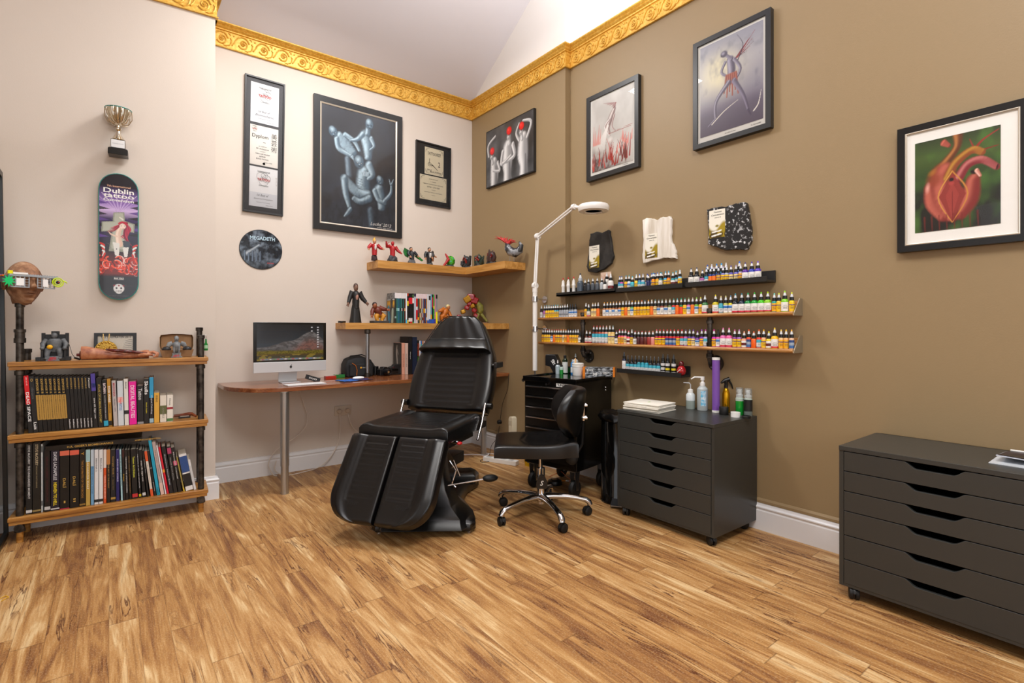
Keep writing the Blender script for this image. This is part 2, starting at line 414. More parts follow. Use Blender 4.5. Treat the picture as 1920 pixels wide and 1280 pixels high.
# skirting boards
SK = [(0, 0), (.020, 0), (.020, .112), (.017, .118), (.017, .124), (.022, .130), (.022, .136), (.015, .142), (.012, .150), (.012, .156), (.0, .158)]
def sweep(prof, path, side=1):
    """mitred sweep of (out, z) profile along a plan path of (x, y); out is to the left*side of travel"""
    n = len(path); rings = []
    for i, p in enumerate(path):
        p = Vector((p[0], p[1])); ns = []
        if i > 0: d = (p - Vector(path[i - 1][:2])).normalized(); ns.append(Vector((-d.y, d.x)) * side)
        if i < n - 1: d = (Vector(path[i + 1][:2]) - p).normalized(); ns.append(Vector((-d.y, d.x)) * side)
        nn = sum(ns, Vector((0, 0))).normalized(); k = 1 / max(nn.dot(ns[0]), 0.3)
        rings.append([(p.x + nn.x * o * k, p.y + nn.y * o * k, z) for o, z in prof])
    return rings
mb = MB(); mb.loft(sweep(SK, [(XC, yc(XC)), (XC, WA), (PIL, WA), (PIL, PILY), (WBX, PILY), (WBX, YB)], -1))
struct(mb.build('baseboard_back', M_skirt, smooth=25))
mb = MB(); mb.loft(sweep(SK, [(XL, yc(XL)), (XC, yc(XC)), (XC, yc(XC) + .05)], -1)); struct(mb.build('baseboard_left', M_skirt, smooth=25))
mb = MB(); mb.loft(sweep([(0, .158), (.012, .158), (.012, .172), (.006, .182), (0, .184)], [(PIL, WA), (PIL, PILY), (WBX, PILY), (WBX, YB)], -1))
struct(mb.build('trim_1', M_olive, smooth=25))

# gilded cornice with scroll relief
k = NT('gold_paint'); tc = k.n('TexCoord'); n = k.n('TexNoise', {'Vector': tc.outputs['Object'], 'Scale': 60.0, 'Detail': 4.0})
k.set(k.b.inputs['Base Color'], k.ramp(n.outputs[0], [(0.3, '#cf9a34'), (0.5, '#dfae48'), (0.7, '#ecc463')]))
k.b.inputs['Metallic'].default_value = 0.25; k.b.inputs['Roughness'].default_value = 0.42
bp = k.n('Bump', {'Height': n.outputs[0], 'Strength': 0.3, 'Distance': 0.003}); k.set(k.b.inputs['Normal'], bp.outputs[0]); M_gold = k.m
CP = [(0, CB), (.016, CB), (.018, CB + .006), (.009, CB + .011), (.009, CB + .128), (.020, CB + .131), (.022, CB + .138), (.014, CB + .141), (.030, CB + .150), (.034, CB + .156), (.026, CB + .159), (.044, CB + .170), (.048, CB + .176), (.048, CT), (0, CT)]
def scroll_run(mb, p0, p1, nout, unit=.146):
    p0, p1 = Vector(p0), Vector(p1); L = (p1 - p0).length; n = max(1, round(L / unit)); u = L / n
    ex = Vector(((p1 - p0).x, (p1 - p0).y, 0)).normalized(); en = Vector((nout[0], nout[1], 0)); base = .010
    for i in range(n):
        o = Vector((p0.x, p0.y, CB + .069)) + ex * (u * (i + .5)) + en * base
        def W(x, z, d=0): return o + ex * x * u / .146 + Vector((0, 0, z)) + en * d
        sp = [(.004 + (.036 - .026 * t) * math.cos(3.6 + 7.6 * t), -.002 + (.040 - .028 * t) * math.sin(3.6 + 7.6 * t)) for t in [q / 20 for q in range(21)]]
        mb.tube([W(x, z, .002) for x, z in sp], [.0062 - .002 * q / 20 for q in range(21)], 6)
        wv = [(-.073 + .006 * q, .045 * math.sin((-.073 + .006 * q) / .073 * PI + 1.2)) for q in range(9)]
        mb.tube([W(x, z, .002) for x, z in [(-.073, -.035), (-.058, -.012), (-.045, .018), (-.028, .040), (-.005, .050), (.018, .047), (.036, .034), (.046, .012)]], .0058, 6)
        mb.tube([W(x, z, .002) for x, z in [(.044, -.046), (.056, -.040), (.066, -.022), (.070, .004), (.060, .018)]], [.002, .005, .006, .005, .003], 6)
        mb.tube([W(x, z, .002) for x, z in [(.012, -.048), (.034, -.050), (.052, -.040)]], [.002, .005, .003], 6)
        for a in range(5):
            c, s_ = math.cos(a * 1.2566), math.sin(a * 1.2566); mb.ball(W(.004 + .011 * c, -.002 + .011 * s_, .003), .0062, 7, 4)
        mb.ball(W(.004, -.002, .006), .005, 7, 4); mb.ball(W(.062, .044, .002), (.006, .006, .009), 7, 4); mb.ball(W(.052, .050, .002), .005, 7, 4)
        mb.ball(W(-.060, .040, .002), .006, 7, 4)
mb = MB(); mb.loft(sweep(CP, [(XC, yc(XC) + .02), (XC, WA), (PIL, WA), (PIL, PILY), (WBX, PILY), (WBX, YB)], -1))
scroll_run(mb, (XC + .02, WA), (PIL, WA), (0, -1)); scroll_run(mb, (PIL, WA), (PIL, PILY), (-1, 0)); scroll_run(mb, (WBX, PILY), (WBX, .6), (-1, 0))
struct(mb.build('trim_2', M_gold, smooth=35))
mb = MB(); mb.loft(sweep(CP, [(XL, yc(XL)), (XC, yc(XC)), (XC, yc(XC) + .12)], -1)); dC = Vector((1, -.073)).normalized()
scroll_run(mb, (-.6, yc(-.6)), (XC, yc(XC)), (-dC.y * -1 * -1, -dC.x))
struct(mb.build('trim_3', M_gold, smooth=35))
mb = MB(); mb.loft(sweep(CP, [(WBX, YB), (XL, YB), (XL, yc(XL))], -1)); struct(mb.build('trim_4', M_gold, smooth=35))

# ------------------------------------------------------------------ shared materials
M_leather = mat('#070708', 0.30, bump=0.12, scale=260, spec=0.5); M_blackp = mat('#0b0b0b', 0.35); M_blackm = mat('#121212', 0.5)
M_gloss = mat('#060606', 0.32); M_chrome = mat('#d6d6d8', 0.12, 1.0); M_steel = mat('#9a9c9f', 0.32, 1.0); M_alu = mat('#b4b6b8', 0.30, 0.9)
M_grey = mat('#333432', 0.36, bump=0.06, scale=80); M_oak = wood('oak_veneer', '#a8732f', '#bf8a45', '#cd9b57', 0, 1.0, 0.45)
M_oaky = wood('oak_veneer_turned', '#a8732f', '#bf8a45', '#cd9b57', 1, 1.0, 0.45)
M_desk = wood('desk_wood', '#633519', '#854b2a', '#a46b3e', 0, 0.9, 0.2, 0.4); M_white = mat('#ececec', 0.35); M_rubber = mat('#0a0a0a', 0.6)
M_pipe = mat('#5a544e', 0.42, 0.75, var='#2c2724', scale=30, bump=0.3); M_red = mat('#b0141c', 0.4); M_void = mat('#050505', 0.9)
M_board = wood('shelf_board', '#84521f', '#a8722f', '#c38e48', 0, 1.0, 0.35, 0.2); M_clear = mat('#f4f8fa', 0.04, trans=1.0)
M_whitep = mat('#e9e8e4', 0.4); M_cable = mat('#d9cfc4', 0.5)

# ------------------------------------------------------------------ grey drawer cabinets (front faces -X)
def caster_bm(c, r=0.027, w=0.017, rz=0.0, gap=0.006):
    mb = MB(Matrix.Translation(c) @ Matrix.Rotation(rz, 4, 'Z'))
    for s in (-1, 1):
        x = s * (w / 2 + gap / 2)
        mb.lathe([(0.0001, x - w / 2), (r * .8, x - w / 2), (r, x - w / 2 + .003), (r, x + w / 2 - .003), (r * .8, x + w / 2), (0.0001, x + w / 2)], (0, 0.012, r), 22, 'x')
    return mb
def fork_bm(c, r=0.027, h=0.055, rz=0.0):
    mb = MB(Matrix.Translation(c) @ Matrix.Rotation(rz, 4, 'Z'))
    mb.prism([(.012 + (r + .004) * math.cos(a), r + (r + .004) * math.sin(a)) for a in [PI * .05 + PI * .9 * q / 10 for q in range(11)]] + [(.012 - r * .5, r * .9), (.012 + r * .5, r * .9)], -.005, .005, 'yz')
    mb.cyl((0, 0, r * 1.2), (0, 0, h), .009)
    return mb
def make_caster(parent, c, rz, r=0.027, h=0.055):
    f = fork_bm(c, r, h, rz).build('caster', M_blackm, parent, smooth=40)
    caster_bm(c, r, rz=rz).build('caster_wheel', M_rubber, f, smooth=40)
def make_cabinet(label):
    t = thing('drawer_cabinet', label, 'cabinet')
    W, D, Z0, Z1 = .67, .462, .052, .665     # local: x = depth into room is -x (front at x=0), y along the wall
    mb = MB(); e = .018
    mb.box(0, D, 0, W, Z1 - .02, Z1); mb.box(.004, D, 0, e, Z0, Z1 - .02); mb.box(.004, D, W - e, W, Z0, Z1 - .02)
    mb.box(.004, D, e, W - e, Z0, Z0 + .018); mb.box(D - .012, D, e, W - e, Z0, Z1)
    mb.build('body', M_grey, t, bevel=.0015)
    hs = [.087, .087, .087, .106, .106, .106]; z = Z1 - .020
    for h in hs:
        zt, zb = z - .0035, z - h; y0, y1 = e + .002, W - e - .002; c = W / 2; pts = [(y0, zb), (y1, zb), (y1, zt)]
        for q in range(0, 13):
            a = q / 12; pts.append((c + .100 - .045 * a, zt - .024 * (0.5 - .5 * math.cos(PI * a))))
        for q in range(0, 13):
            a = q / 12; pts.append((c - .055 - .045 * a, zt - .024 * (0.5 + .5 * math.cos(PI * a))))
        pts.append((y0, zt))
        f = MB(); f.prism(pts, .002, .019, 'yz'); fr = f.build('drawer', M_grey, t, bevel=.0012)
        b = MB(); b.box(.02, D - .03, y0 + .008, y1 - .008, zb + .004, zb + .010); b.box(.02, .028, y0 + .008, y1 - .008, zb + .004, zt - .030)
        b.box(.02, D - .03, y0 + .008, y0 + .018, zb + .004, zt - .03); b.box(.02, D - .03, y1 - .018, y1 - .008, zb + .004, zt - .03)
        b.build('drawer_tray', M_void, fr); z -= h
    for i, (x, y) in enumerate(((.04, .045), (.04, W - .045), (D - .05, .045), (D - .05, W - .045))): make_caster(t, (x, y, 0), (2.6, 2.0, 1.0, .4)[i])
    return t
def copy_tree(o, parent=None):
    c = o.copy(); COL.objects.link(c)
    if parent is not None: c.parent = parent
    for ch in o.children: copy_tree(ch, c)
    return c
cab1 = make_cabinet('charcoal six-drawer cabinet on casters with white towels and bottles on top'); cab1['group'] = 'charcoal drawer cabinets'
cab2 = copy_tree(cab1); cab2['label'] = 'charcoal six-drawer cabinet at right edge of view with magazines on top'
cab1.location = (2.562, 1.53, 0); cab2.location = (2.545, .252, 0)

# ------------------------------------------------------------------ oak L-shaped wall shelves
def l_shelf(z0, z1, xl, yend, label):
    t = thing('wall_shelf', label, 'shelf', (0, 0, 0), 0, 'oak corner shelves')
    yf, xf = 4.265, 2.742
    MB().prism([(xl, yf), (xf, yf), (PIL - .001, WA - .001), (xl, WA - .001)], z0, z1, 'xy').build('shelf_board', M_oak, t, bevel=.001)
    MB().prism([(xf, yf), (xf, yend), (PIL - .001, yend), (PIL - .001, WA - .001)], z0, z1, 'xy').build('shelf_board', M_oaky, t, bevel=.001)
    return t
l_shelf(1.709, 1.776, 1.842, 3.632, 'upper oak corner shelf carrying a row of small figurines')
l_shelf(1.176, 1.230, 1.558, at(916, 610, X=2.742).y, 'lower oak corner shelf above desk with comics and bookends')

# desk
t = thing('desk', 'wall-to-wall wooden desk with rounded left end on grey tubular legs', 'desk')
pts = [(PIL - .002, 4.505), (.655, 4.505)] + [(.985 - .33 * math.cos(a), 4.27 - .40 * math.sin(a)) for a in [PI / 2 * q / 14 for q in range(15)]] + [(PIL - .002, 3.87)]
MB().prism(pts[::-1], .735, .765, 'xy').build('desktop', M_desk, t, bevel=.003)
def desk_leg(x, y, split):
    mb = MB(); mb.cyl((x, y, split), (x, y, .728), .030, n=28); mb.cyl((x, y, .728), (x, y, .735), .05, n=28)
    l = mb.build('leg', M_alu, t, smooth=40)
    m2 = MB(); m2.cyl((x, y, .01), (x, y, split + .01), .0265, n=28); m2.cyl((x, y, 0), (x, y, .012), .028, n=28); m2.build('leg_foot', M_alu, l, smooth=40)
desk_leg(.994, 3.93, .20); desk_leg(at(905, 852, Z=0).x, 3.99, .22)
mb = MB(); px = at(689, 700, Y=4.30).x
mb.cyl((px, 4.30, .765), (px, 4.30, 1.176), .0165, n=20); o = mb.build('support_pole', M_steel, None, smooth=40)
tag(o, 'galvanised pipe pole standing on desk under the lower oak shelf', 'pole')
m2 = MB(); m2.lathe([(.0165, 0), (.024, 0), (.024, .03), (.0165, .034)], (px, 4.30, .766), 20); m2.lathe([(.0165, 0), (.026, .004), (.026, .036), (.0165, .04)], (px, 4.30, 1.135), 20)
m2.build('pipe_collar', M_pipe, o, smooth=40)

# ------------------------------------------------------------------ treatment chair
CHO = Vector((1.373, 2.828, 0)); CHA = math.radians(33.9)
chair = thing('treatment_chair', 'black padded tattoo treatment chair with split leg rests and head cushion', 'chair', CHO, CHA - PI / 2)
# local frame: x right, y back, z up
def pad(fmap, xl, xr, top, bot=0.0, nu=60, nv=70, name='pad', parent=None, m=None, e=9.0):
    """upholstered pad: u across (xl(t)..xr(t)), t along 0..1; top(s,t) height; edges roll over"""
    mb = MB(); vs = []; fs = []
    for layer in (0, 1):
        for j in range(nv + 1):
            tt = 0.5 - 0.5 * math.cos(PI * j / nv) if True else j / nv
            tt = .6 * tt + .4 * j / nv
            for i in range(nu + 1):
                s = -math.cos(PI * i / nu); s = .85 * s + .15 * (2 * i / nu - 1)
                a, b = xl(tt), xr(tt); u = a + (b - a) * (s + 1) / 2
                r = max(0.0, 1 - abs(s) ** (e * 2.2)) ** .5 * max(0.0, 1 - abs(2 * tt - 1) ** (e * 3)) ** .5
                if layer == 0: wv = top(s, tt) * (.70 + .30 * r)
                else: wv = bot * r
                vs.append(fmap(u, tt, wv))
    n1 = (nu + 1) * (nv + 1)
    for L_ in (0, 1):
        for j in range(nv):
            for i in range(nu):
                q = L_ * n1 + j * (nu + 1) + i; f = (q, q + 1, q + nu + 2, q + nu + 1); fs.append(f if L_ == 0 else f[::-1])
    bd = [i for i in range(nu + 1)] + [j * (nu + 1) + nu for j in range(1, nv + 1)] + [nv * (nu + 1) + i for i in range(nu - 1, -1, -1)] + [j * (nu + 1) for j in range(nv - 1, 0, -1)]
    for k_ in range(len(bd)):
        a, b = bd[k_], bd[(k_ + 1) % len(bd)]; fs.append((a, n1 + a, n1 + b, b))
    mb.add(vs, fs); return mb.build(name, m or M_leather, parent, smooth=75)
def g(x, c, w): return math.exp(-((x - c) / w) ** 2)
def ribs(t, t0, t1, n):
    if t < t0 - .02 or t > t1 + .02: return 0
    return sum(g(t, t0 + (t1 - t0) * q / (n - 1), .010) for q in range(n))
# seat: y from 0 to .54, top .60
pad(lambda u, t_, w_: (u, .0 + .54 * t_, .515 + w_), lambda t_: -.298, lambda t_: .298,
    lambda s, t_: .080 + .012 * g(abs(s), .86, .16) + .006 * t_ - .0045 * ribs(t_, .16, .9, 9) * (abs(s) < .62) - .006 * g(abs(s), .64, .05) * (.1 < t_ < .95), name='seat', parent=chair)
# backrest on an inclined plane
BK = .47; nb = Vector((0, -1, BK)).normalized(); db = Vector((0, BK, 1)).normalized(); b0 = Vector((0, .615, .60)); LB = .64 * math.sqrt(1 + BK * BK)
def bmap(u, t_, w_): return b0 + Vector((u, 0, 0)) + db * (LB * t_) + nb * (w_ - .045)
def bw(t_):
    if t_ < .55: return .300 + .018 * math.sin(PI * t_ / .55)
    a = (t_ - .55) / .45; return .30 - .15 * a ** 1.3 - (.03 * max(0, (a - .88) / .12) ** 2)
pad(bmap, lambda t_: -bw(t_), lambda t_: bw(t_),
    lambda s, t_:   .080 + .015 * g(abs(s), .80, .20) - .003 * ribs(t_, .10, .64, 10) * (abs(s) < .58) - .004 * g(abs(s), .60, .05) * (.06 < t_ < .68), bot=-.01, name='backrest', parent=chair)
# head cushion: wedge strapped over the narrow top
def hw(t_):
    a = t_; return .278 - .135 * a ** 1.05 - .035 * max(0, (a - .72) / .28) ** 2.2
pad(lambda u, t_, w_: bmap(u, .605 + .402 * t_, .078 + w_), lambda t_: -hw(t_), lambda t_: hw(t_),
    lambda s, t_: .030 + .052 * max(0, 1 - t_ / .34) ** .8 * (t_ > 0) + .012 * (1 - s * s) + .0015 * math.sin(14 * s + 6 * t_), name='head_cushion', parent=chair)
mb = MB(); path = [bmap(-hw(q / 24) * 1.005, .605 + .402 * q / 24, .112) for q in range(25)] + [bmap(hw(q / 24) * 1.005, .605 + .402 * q / 24, .112) for q in range(24, -1, -1)]
mb.tube(path, .0032, 6); mb.build('piping', M_leather, chair, smooth=60)
# leg rests
LK = .65; nl = Vector((0, -1, LK)).normalized(); dl = Vector((0, -LK, -1)).normalized(); l0 = Vector((0, -.045, .553)); LL = .42 * math.sqrt(1 + LK * LK)
def lmap(u, t_, w_): return l0 + Vector((u, 0, 0)) + dl * (LL * t_) + nl * (w_ - .055)
def outer(t_): return .308 + .014 * t_ - (.17 * (1 - math.sqrt(max(0, 1 - ((t_ - .66) / .34) ** 2))) if t_ > .66 else 0)
for sgn, nm in ((-1, 'leg_rest'), (1, 'leg_rest')):
    xi = lambda t_: .008; xo = outer
    pad(lmap, (lambda t_: -outer(t_)) if sgn < 0 else xi, (lambda t_: -.008) if sgn < 0 else xo,
        lambda s, t_: .060 + .016 * g(s * sgn, .62, .22) - .0045 * ribs(t_, .10, .72, 11) * (-.75 < s * sgn < .22) - .004 * g(s * sgn, .26, .05) * (t_ < .78), bot=-.015, name=nm, parent=chair)
    mb = MB(); mb.tube([lmap(sgn * (outer(q / 30) - .004), q / 30, .056) for q in range(1, 30)], .0022, 6); mb.build('seam', M_leather, chair, smooth=60)
    mb = MB(); add_text(mb, 'Silver', .075, .026, frame3(lmap(sgn * .15, .80, .0625), (1, 0, 0), -dl), shear=.35); mb.build('embossed_mark', mat('#1c1c1e', .4), chair)
# under frame, hinges, side bars
mb = MB(); mb.box(-.24, .24, .06, .52, .455, .515)
mb.loft([[Vector((x, y, z)) for x, y, z in ((-.2, .10, .47), (.2, .10, .47), (.2, .16, .47), (-.2, .16, .47))], [Vector((x, y, z)) for x, y, z in ((-.12, .38, .28), (.12, .38, .28), (.12, .50, .28), (-.12, .50, .28))]])
mb.box(-.13, .13, .30, .62, .26, .33)
mb.build('under_frame', M_blackm, chair, bevel=.004)
mb = MB(); mb.tube([bmap(x, .02, -.03) + Vector((0, 0, 0)) for x in (-.28, .28)], .014, 8)
for x in (-.26, .26): mb.box(x - .02, x + .02, .50, .66, .50, .54)
mb.build('hinge', M_blackm, chair, smooth=40)
for s in (-1, 1):
    mb = MB(); mb.tube([(s * .312, .56, .675), (s * .312, .50, .56), (s * .312, .42, .455)], .008, 10); mb.build('side_bar', M_chrome, chair, smooth=40)
    mb = MB(); mb.cyl((s * .30, .60, .65), (s * .345, .60, .65), .022); mb.build('knob', M_blackp, chair, smooth=40)
mb = MB(); mb.box(.335, .36, .66, .79, .905, .945); mb.cyl((.30, .72, .92), (.34, .72, .92), .012); mb.build('arm_bracket', M_blackp, chair, bevel=.005)
mb = MB(); mb.cyl((.27, .12, .505), (.31, .12, .50), .012); mb.build('release_lever', M_chrome, chair, smooth=40)
mb = MB(); mb.ball((.318, .12, .497), (.016, .022, .010)); mb.build('lever_tip', M_red, chair, smooth=60)
# scissor arms, column and base (base turned a little from the seat)
BT = Matrix.Translation((.10, .13, 0)) @ Matrix.Rotation(math.radians(20), 4, 'Z')
mb = MB(BT)
mb.loft([[Vector((x * k1, y0 + y * k1, z)) for x, y in ((-.10, -.08), (.10, -.08), (.13, 0), (.10, .09), (-.10, .09), (-.13, 0))] for k1, y0, z in ((2.3, -.08, .04), (2.15, -.06, .09), (1.55, -.02, .14), (1.15, .03, .21), (.95, .06, .30), (.85, .08, .40))])
mb.build('pedestal', M_gloss, chair, smooth=50, bevel=.006)
mb = MB(BT)
out = [(-.30, -.16), (-.27, -.20), (-.18, -.19), (0, -.165), (.18, -.19), (.27, -.20), (.30, -.16), (.29, -.06), (.22, .0), (.17, .10), (.22, .52), (.29, .68), (.27, .78), (-.03, .78), (-.05, .68), (.0, .52), (-.09, .10), (-.22, .0), (-.29, -.06)]
ins = lambda k1: [(x * k1, .2 + (y - .2) * k1) for x, y in out]
mb.loft([[Vector((x, y, z)) for x, y in ins(k1)] for k1, z in ((.97, .012), (1.0, .02), (1.0, .055), (.96, .072), (.86, .082))])
mb.build('base', M_gloss, chair, smooth=45)
mb = MB(BT)
mb.loft([[Vector((.12 + x * k1, .69 + y * k1, z)) for x, y in ((-.15, -.1), (.15, -.1), (.17, .02), (.13, .09), (-.13, .09), (-.17, .02))] for k1, z in ((1.0, .05), (1.0, .10), (.85, .125), (.6, .13))])
mb.build('rear_foot_cover', M_gloss, chair, smooth=50)
mb = MB(BT)
for x, y in ((-.26, -.15), (.26, -.15), (-.13, .66), (.13, .66)): mb.cyl((x, y, 0), (x, y, .014), .018)
mb.build('levelling_foot', M_chrome, chair, smooth=40)
mb = MB(BT); mb.tube([(.13, .05, .36), (.17, .05, .30), (.145, .04, .22), (.17, .03, .20)], .006, 8); mb.tube([(.15, .10, .35), (.19, .10, .25)], .006, 8); mb.build('gas_strut', M_chrome, chair, smooth=40)
mb = MB(); mb.tube([(.15, .12, .215), (.42, .28, .25)], .006, 8); mb.build('foot_lever', M_chrome, chair, smooth=40)
mb = MB(); mb.ball((.445, .30, .252), (.05, .032, .022), R=Matrix.Rotation(.6, 3, 'Z')); mb.build('foot_pedal', M_rubber, chair, smooth=60)

# ------------------------------------------------------------------ saddle stool
ST = Vector((2.16, 2.48, 0)); saz = math.atan2(.614, -.789)          # seat faces image-left
stool = thing('swivel_stool', 'black padded swivel stool with low backrest and polished five-star base', 'stool', ST, saz)
# local x = forwards (towards the front of the seat), y = its left
for i in range(5):
    a = math.radians(36 + 72 * i) - saz; c, s = math.cos(a), math.sin(a); mb = MB(Matrix.Rotation(a, 4, 'Z'))
    prof = [(0.02, .120, .030, .022), (.08, .122, .024, .020), (.16, .119, .021, .017), (.235, .108, .020, .015), (.285, .096, .021, .016), (.307, .080, .021, .017), (.312, .064, .020, .018)]
    rings = []
    for j, (x, z, wy, wz) in enumerate(prof):
        tl = 0 if j < 4 else (j - 3) * .42
        rings.append([Vector((x + wz * math.sin(q) * math.sin(tl), wy * math.cos(q) * .95, z + wz * math.sin(q) * math.cos(tl))) for q in [2 * PI * u / 12 for u in range(12)]])
    mb.loft(rings); mb.build('base_arm', M_chrome, stool, smooth=60)
    make_caster(stool, (.305 * c, .305 * s, 0), a + (.9, 2.4, 2.9, .4, 2.1)[i], .027, .062)
mb = MB(); mb.lathe([(.001, .075), (.024, .076), (.024, .14), (.030, .14), (.034, .125), (.034, .10), (.026, .09), (.026, .14), (.026, .30), (.022, .30), (.022, .302), (.012, .302), (.012, .385), (.001, .385)], n=28)
mb.build('gas_column', M_chrome, stool, smooth=35)
mb = MB(); mb.box(-.11, .09, -.07, .07, .385, .40); mb.box(-.20, -.05, -.045, .045, .375, .395); mb.build('seat_plate', M_blackm, stool, bevel=.003)
mb = MB(); mb.tube([(-.0, .055, .385), (-.0, .09, .35), (-.0, .10, .27)], .005, 8); mb.prism([(-.028, .20), (.028, .20), (.035, .215), (.03, .25), (.012, .285), (-.012, .285), (-.03, .25), (-.035, .215)], .092, .112, 'xz'); mb.build('height_lever', M_blackp, stool, bevel=.004)
def ssurf(x, y):
    r = abs(y) / .22
    return .026 * g(x, .02, .12) * 0 + .030 * (abs(y) / .22) ** 2 * (x < .05) - .018 * g(x, -.02, .11) + .030 * g(x, -.19, .07) + .012
pad(lambda u, t_, w_: (-.215 + .505 * t_, u, .412 + w_), lambda t_: -(.235 - .06 * max(0, t_ - .5) ** 1.5 - .035 * g(t_, 0, .2)), lambda t_: (.235 - .06 * max(0, t_ - .5) ** 1.5 - .035 * g(t_, 0, .2)),
    lambda s, t_: .072 + .020 * s * s * (1 - .6 * t_) + .018 * g(t_, .0, .18) - .016 * g(t_, .45, .22) * (1 - s * s) - .003 * sum(g(t_, .25 + .14 * q - .1 * abs(s), .012) for q in range(4)) * (abs(s) < .6), name='seat', parent=stool, e=3.5)
def backmap(u, t_, w_):
    a = u / .21; y = u; x = -.215 + .115 * a * a + w_ * .98 - .05 * t_ ; return (x, y, .50 + .31 * t_ )
pad(backmap, lambda t_: -(.21 * math.sqrt(max(.12, 1 - ((t_ - .58) / .62) ** 2))), lambda t_: .21 * math.sqrt(max(.12, 1 - ((t_ - .58) / .62) ** 2)),
    lambda s, t_: .045 + .018 * (1 - (2 * t_ - 1) ** 2) , bot=-.03, name='backrest', parent=stool, e=2.6)
mb = MB(); mb.tube([(-.19, 0, .39), (-.235, 0, .40), (-.262, 0, .45), (-.268, 0, .60)], .013, 10, flat=.7); mb.build('back_bracket', M_blackm, stool, smooth=40)
mb = MB(); mb.box(-.275, -.262, -.022, .022, .60, .715)
for z in (.618, .697):
    for y in (-.02, .02): mb.cyl((-.262, y, z), (-.292, y, z), .009)
mb.build('back_plate', M_chrome, stool, bevel=.002)
mb = MB(); mb.ball((-.20, -.03, .35), (.04, .028, .04)); mb.build('tilt_knob', M_rubber, stool, smooth=60)
mb = MB(); add_text(mb, 'S', .022, .03, frame3((0, .1125, .235), (-1, 0, 0), (0, 0, 1)), shear=.3); mb.build('lever_mark', M_whitep, stool)

# ------------------------------------------------------------------ tool trolley
CT0 = Vector((2.525, 2.535, 0)); cta = math.radians(-90 + 11)
cart = thing('tool_trolley', 'black metal tool trolley with drawers and large casters against the wall', 'trolley', CT0, cta)
# local: x towards near side from the far end (x<0 is far), y = depth into the wall
WT, DT, ZT = .465, .478, .832
mb = MB(); mb.box(-WT, 0, 0.012, DT, .19, .80); mb.build('body', mat('#0a0908', .16), cart, bevel=.004)
mb = MB(); mb.box(-WT - .006, .006, -.004, DT + .004, .795, .822)
for a in ((-WT - .006, -WT + .006, -.004, DT + .004), (-.006, .006, -.004, DT + .004), (-WT, 0, DT - .006, DT + .004), (-WT, 0, -.004, .006)): mb.box(*a, .80, ZT)
mb.build('tray_top', mat('#080808', .07), cart, bevel=.003)
mb = MB(); mb.tube([(-WT - .02, .02, .795), (-WT - .045, .05, .795), (-WT - .045, DT - .05, .795), (-WT - .02, DT - .02, .795)], .013, 10); mb.build('side_handle', M_blackp, cart, smooth=50)
zz = .765
for h in (.075, .075, .075, .075, .11, .13):
    mb = MB(); mb.box(-WT + .022, -.022, .002, .014, zz - h + .006, zz); d = mb.build('drawer', mat('#0d0c0b', .2), cart, bevel=.002)
    mb = MB(); mb.box(-WT + .026, -.026, -.008, .003, zz - .012, zz - .004); mb.build('drawer_pull', M_chrome, d, bevel=.001); zz -= h
mb = MB(); mb.cyl((-WT / 2 - .02, .014, .782), (-WT / 2 - .02, -.004, .782), .009); mb.build('lock', M_chrome, cart, smooth=40)
mb = MB()
for y, z in ((.06, .76), (.06, .74), (.39, .745), (.39, .725)): mb.ball((.001, y, z), (.006, .007, .007))
mb.build('screw', M_chrome, cart, smooth=60)
mb = MB(); mb.box(-.165, -.035, -.0015, -.0005 + .0, .7835 - .012, .7835 + .013); st = mb.build('sticker', M_whitep, cart)
mb = MB(); add_text(mb, '*UNSTAR', .118, .019, frame3((-.10, -.0022, .784), (1, 0, 0), (0, 0, 1)), fat=.03); mb.build('lettering', mat('#101010', .5), st)
for i, (x, y) in enumerate(((-.05, .06), (-WT + .05, .06), (-.05, DT - .06), (-WT + .05, DT - .06))):
    mb = MB(); mb.box(x - .035, x + .035, y - .04, y + .04, .184, .19)
    for s in (-1, 1): mb.prism([(y - .03, .186), (y + .03, .186), (y + .012, .05), (y - .012, .05)], x + s * .022 - .0015, x + s * .022 + .0015, 'yz')
    f = mb.build('caster', M_steel, cart)
    mb = MB(); mb.lathe([(.001, x - .016), (.035, x - .018), (.055, x - .016), (.060, x - .008), (.060, x + .008), (.055, x + .016), (.035, x + .018), (.001, x + .016)], (0, y, .06), 26, 'x')
    mb.build('caster_wheel', M_rubber, f, smooth=40)

# pedal bin with a liner
t = thing('pedal_bin', 'slim glossy black pedal bin with plastic liner between trolley and cabinet', 'bin', (2.775, 2.365, 0))
MB().lathe([(.001, 0), (.128, 0), (.13, .01), (.124, .02), (.122, .58), (.118, .585), (.001, .585)], n=40).build('body', mat('#0a0908', .08), t, smooth=40)
rb = random.Random(3); mb = MB(); rings = []
for rr, z in ((.124, .555), (.138, .560), (.142, .585), (.130, .605), (.112, .600), (.10, .592), (.02, .590)):
    rings.append([Vector(((rr + rb.uniform(-.006, .006)) * math.cos(2 * PI * j / 40), (rr + rb.uniform(-.006, .006)) * math.sin(2 * PI * j / 40), z + rb.uniform(-.005, .005))) for j in range(40)])
mb.loft(rings); mb.build('bin_liner', mat('#0c0c0c', .25), t, smooth=60)
mb = MB(Matrix.Rotation(math.radians(215), 4, 'Z')); mb.loft([[Vector(p) for p in ((.12, -.035, .015), (.12, .035, .015), (.12, .035, .05), (.12, -.035, .05))], [Vector(p) for p in ((.19, -.04, .012), (.19, .04, .012), (.19, .04, .02), (.19, -.04, .02))]])
mb.build('pedal', M_blackp, t, bevel=.002)
mb = MB(Matrix.Rotation(math.radians(215), 4, 'Z')); mb.box(.188, .192, -.036, .036, .016, .022); mb.build('pedal_edge', M_steel, t)

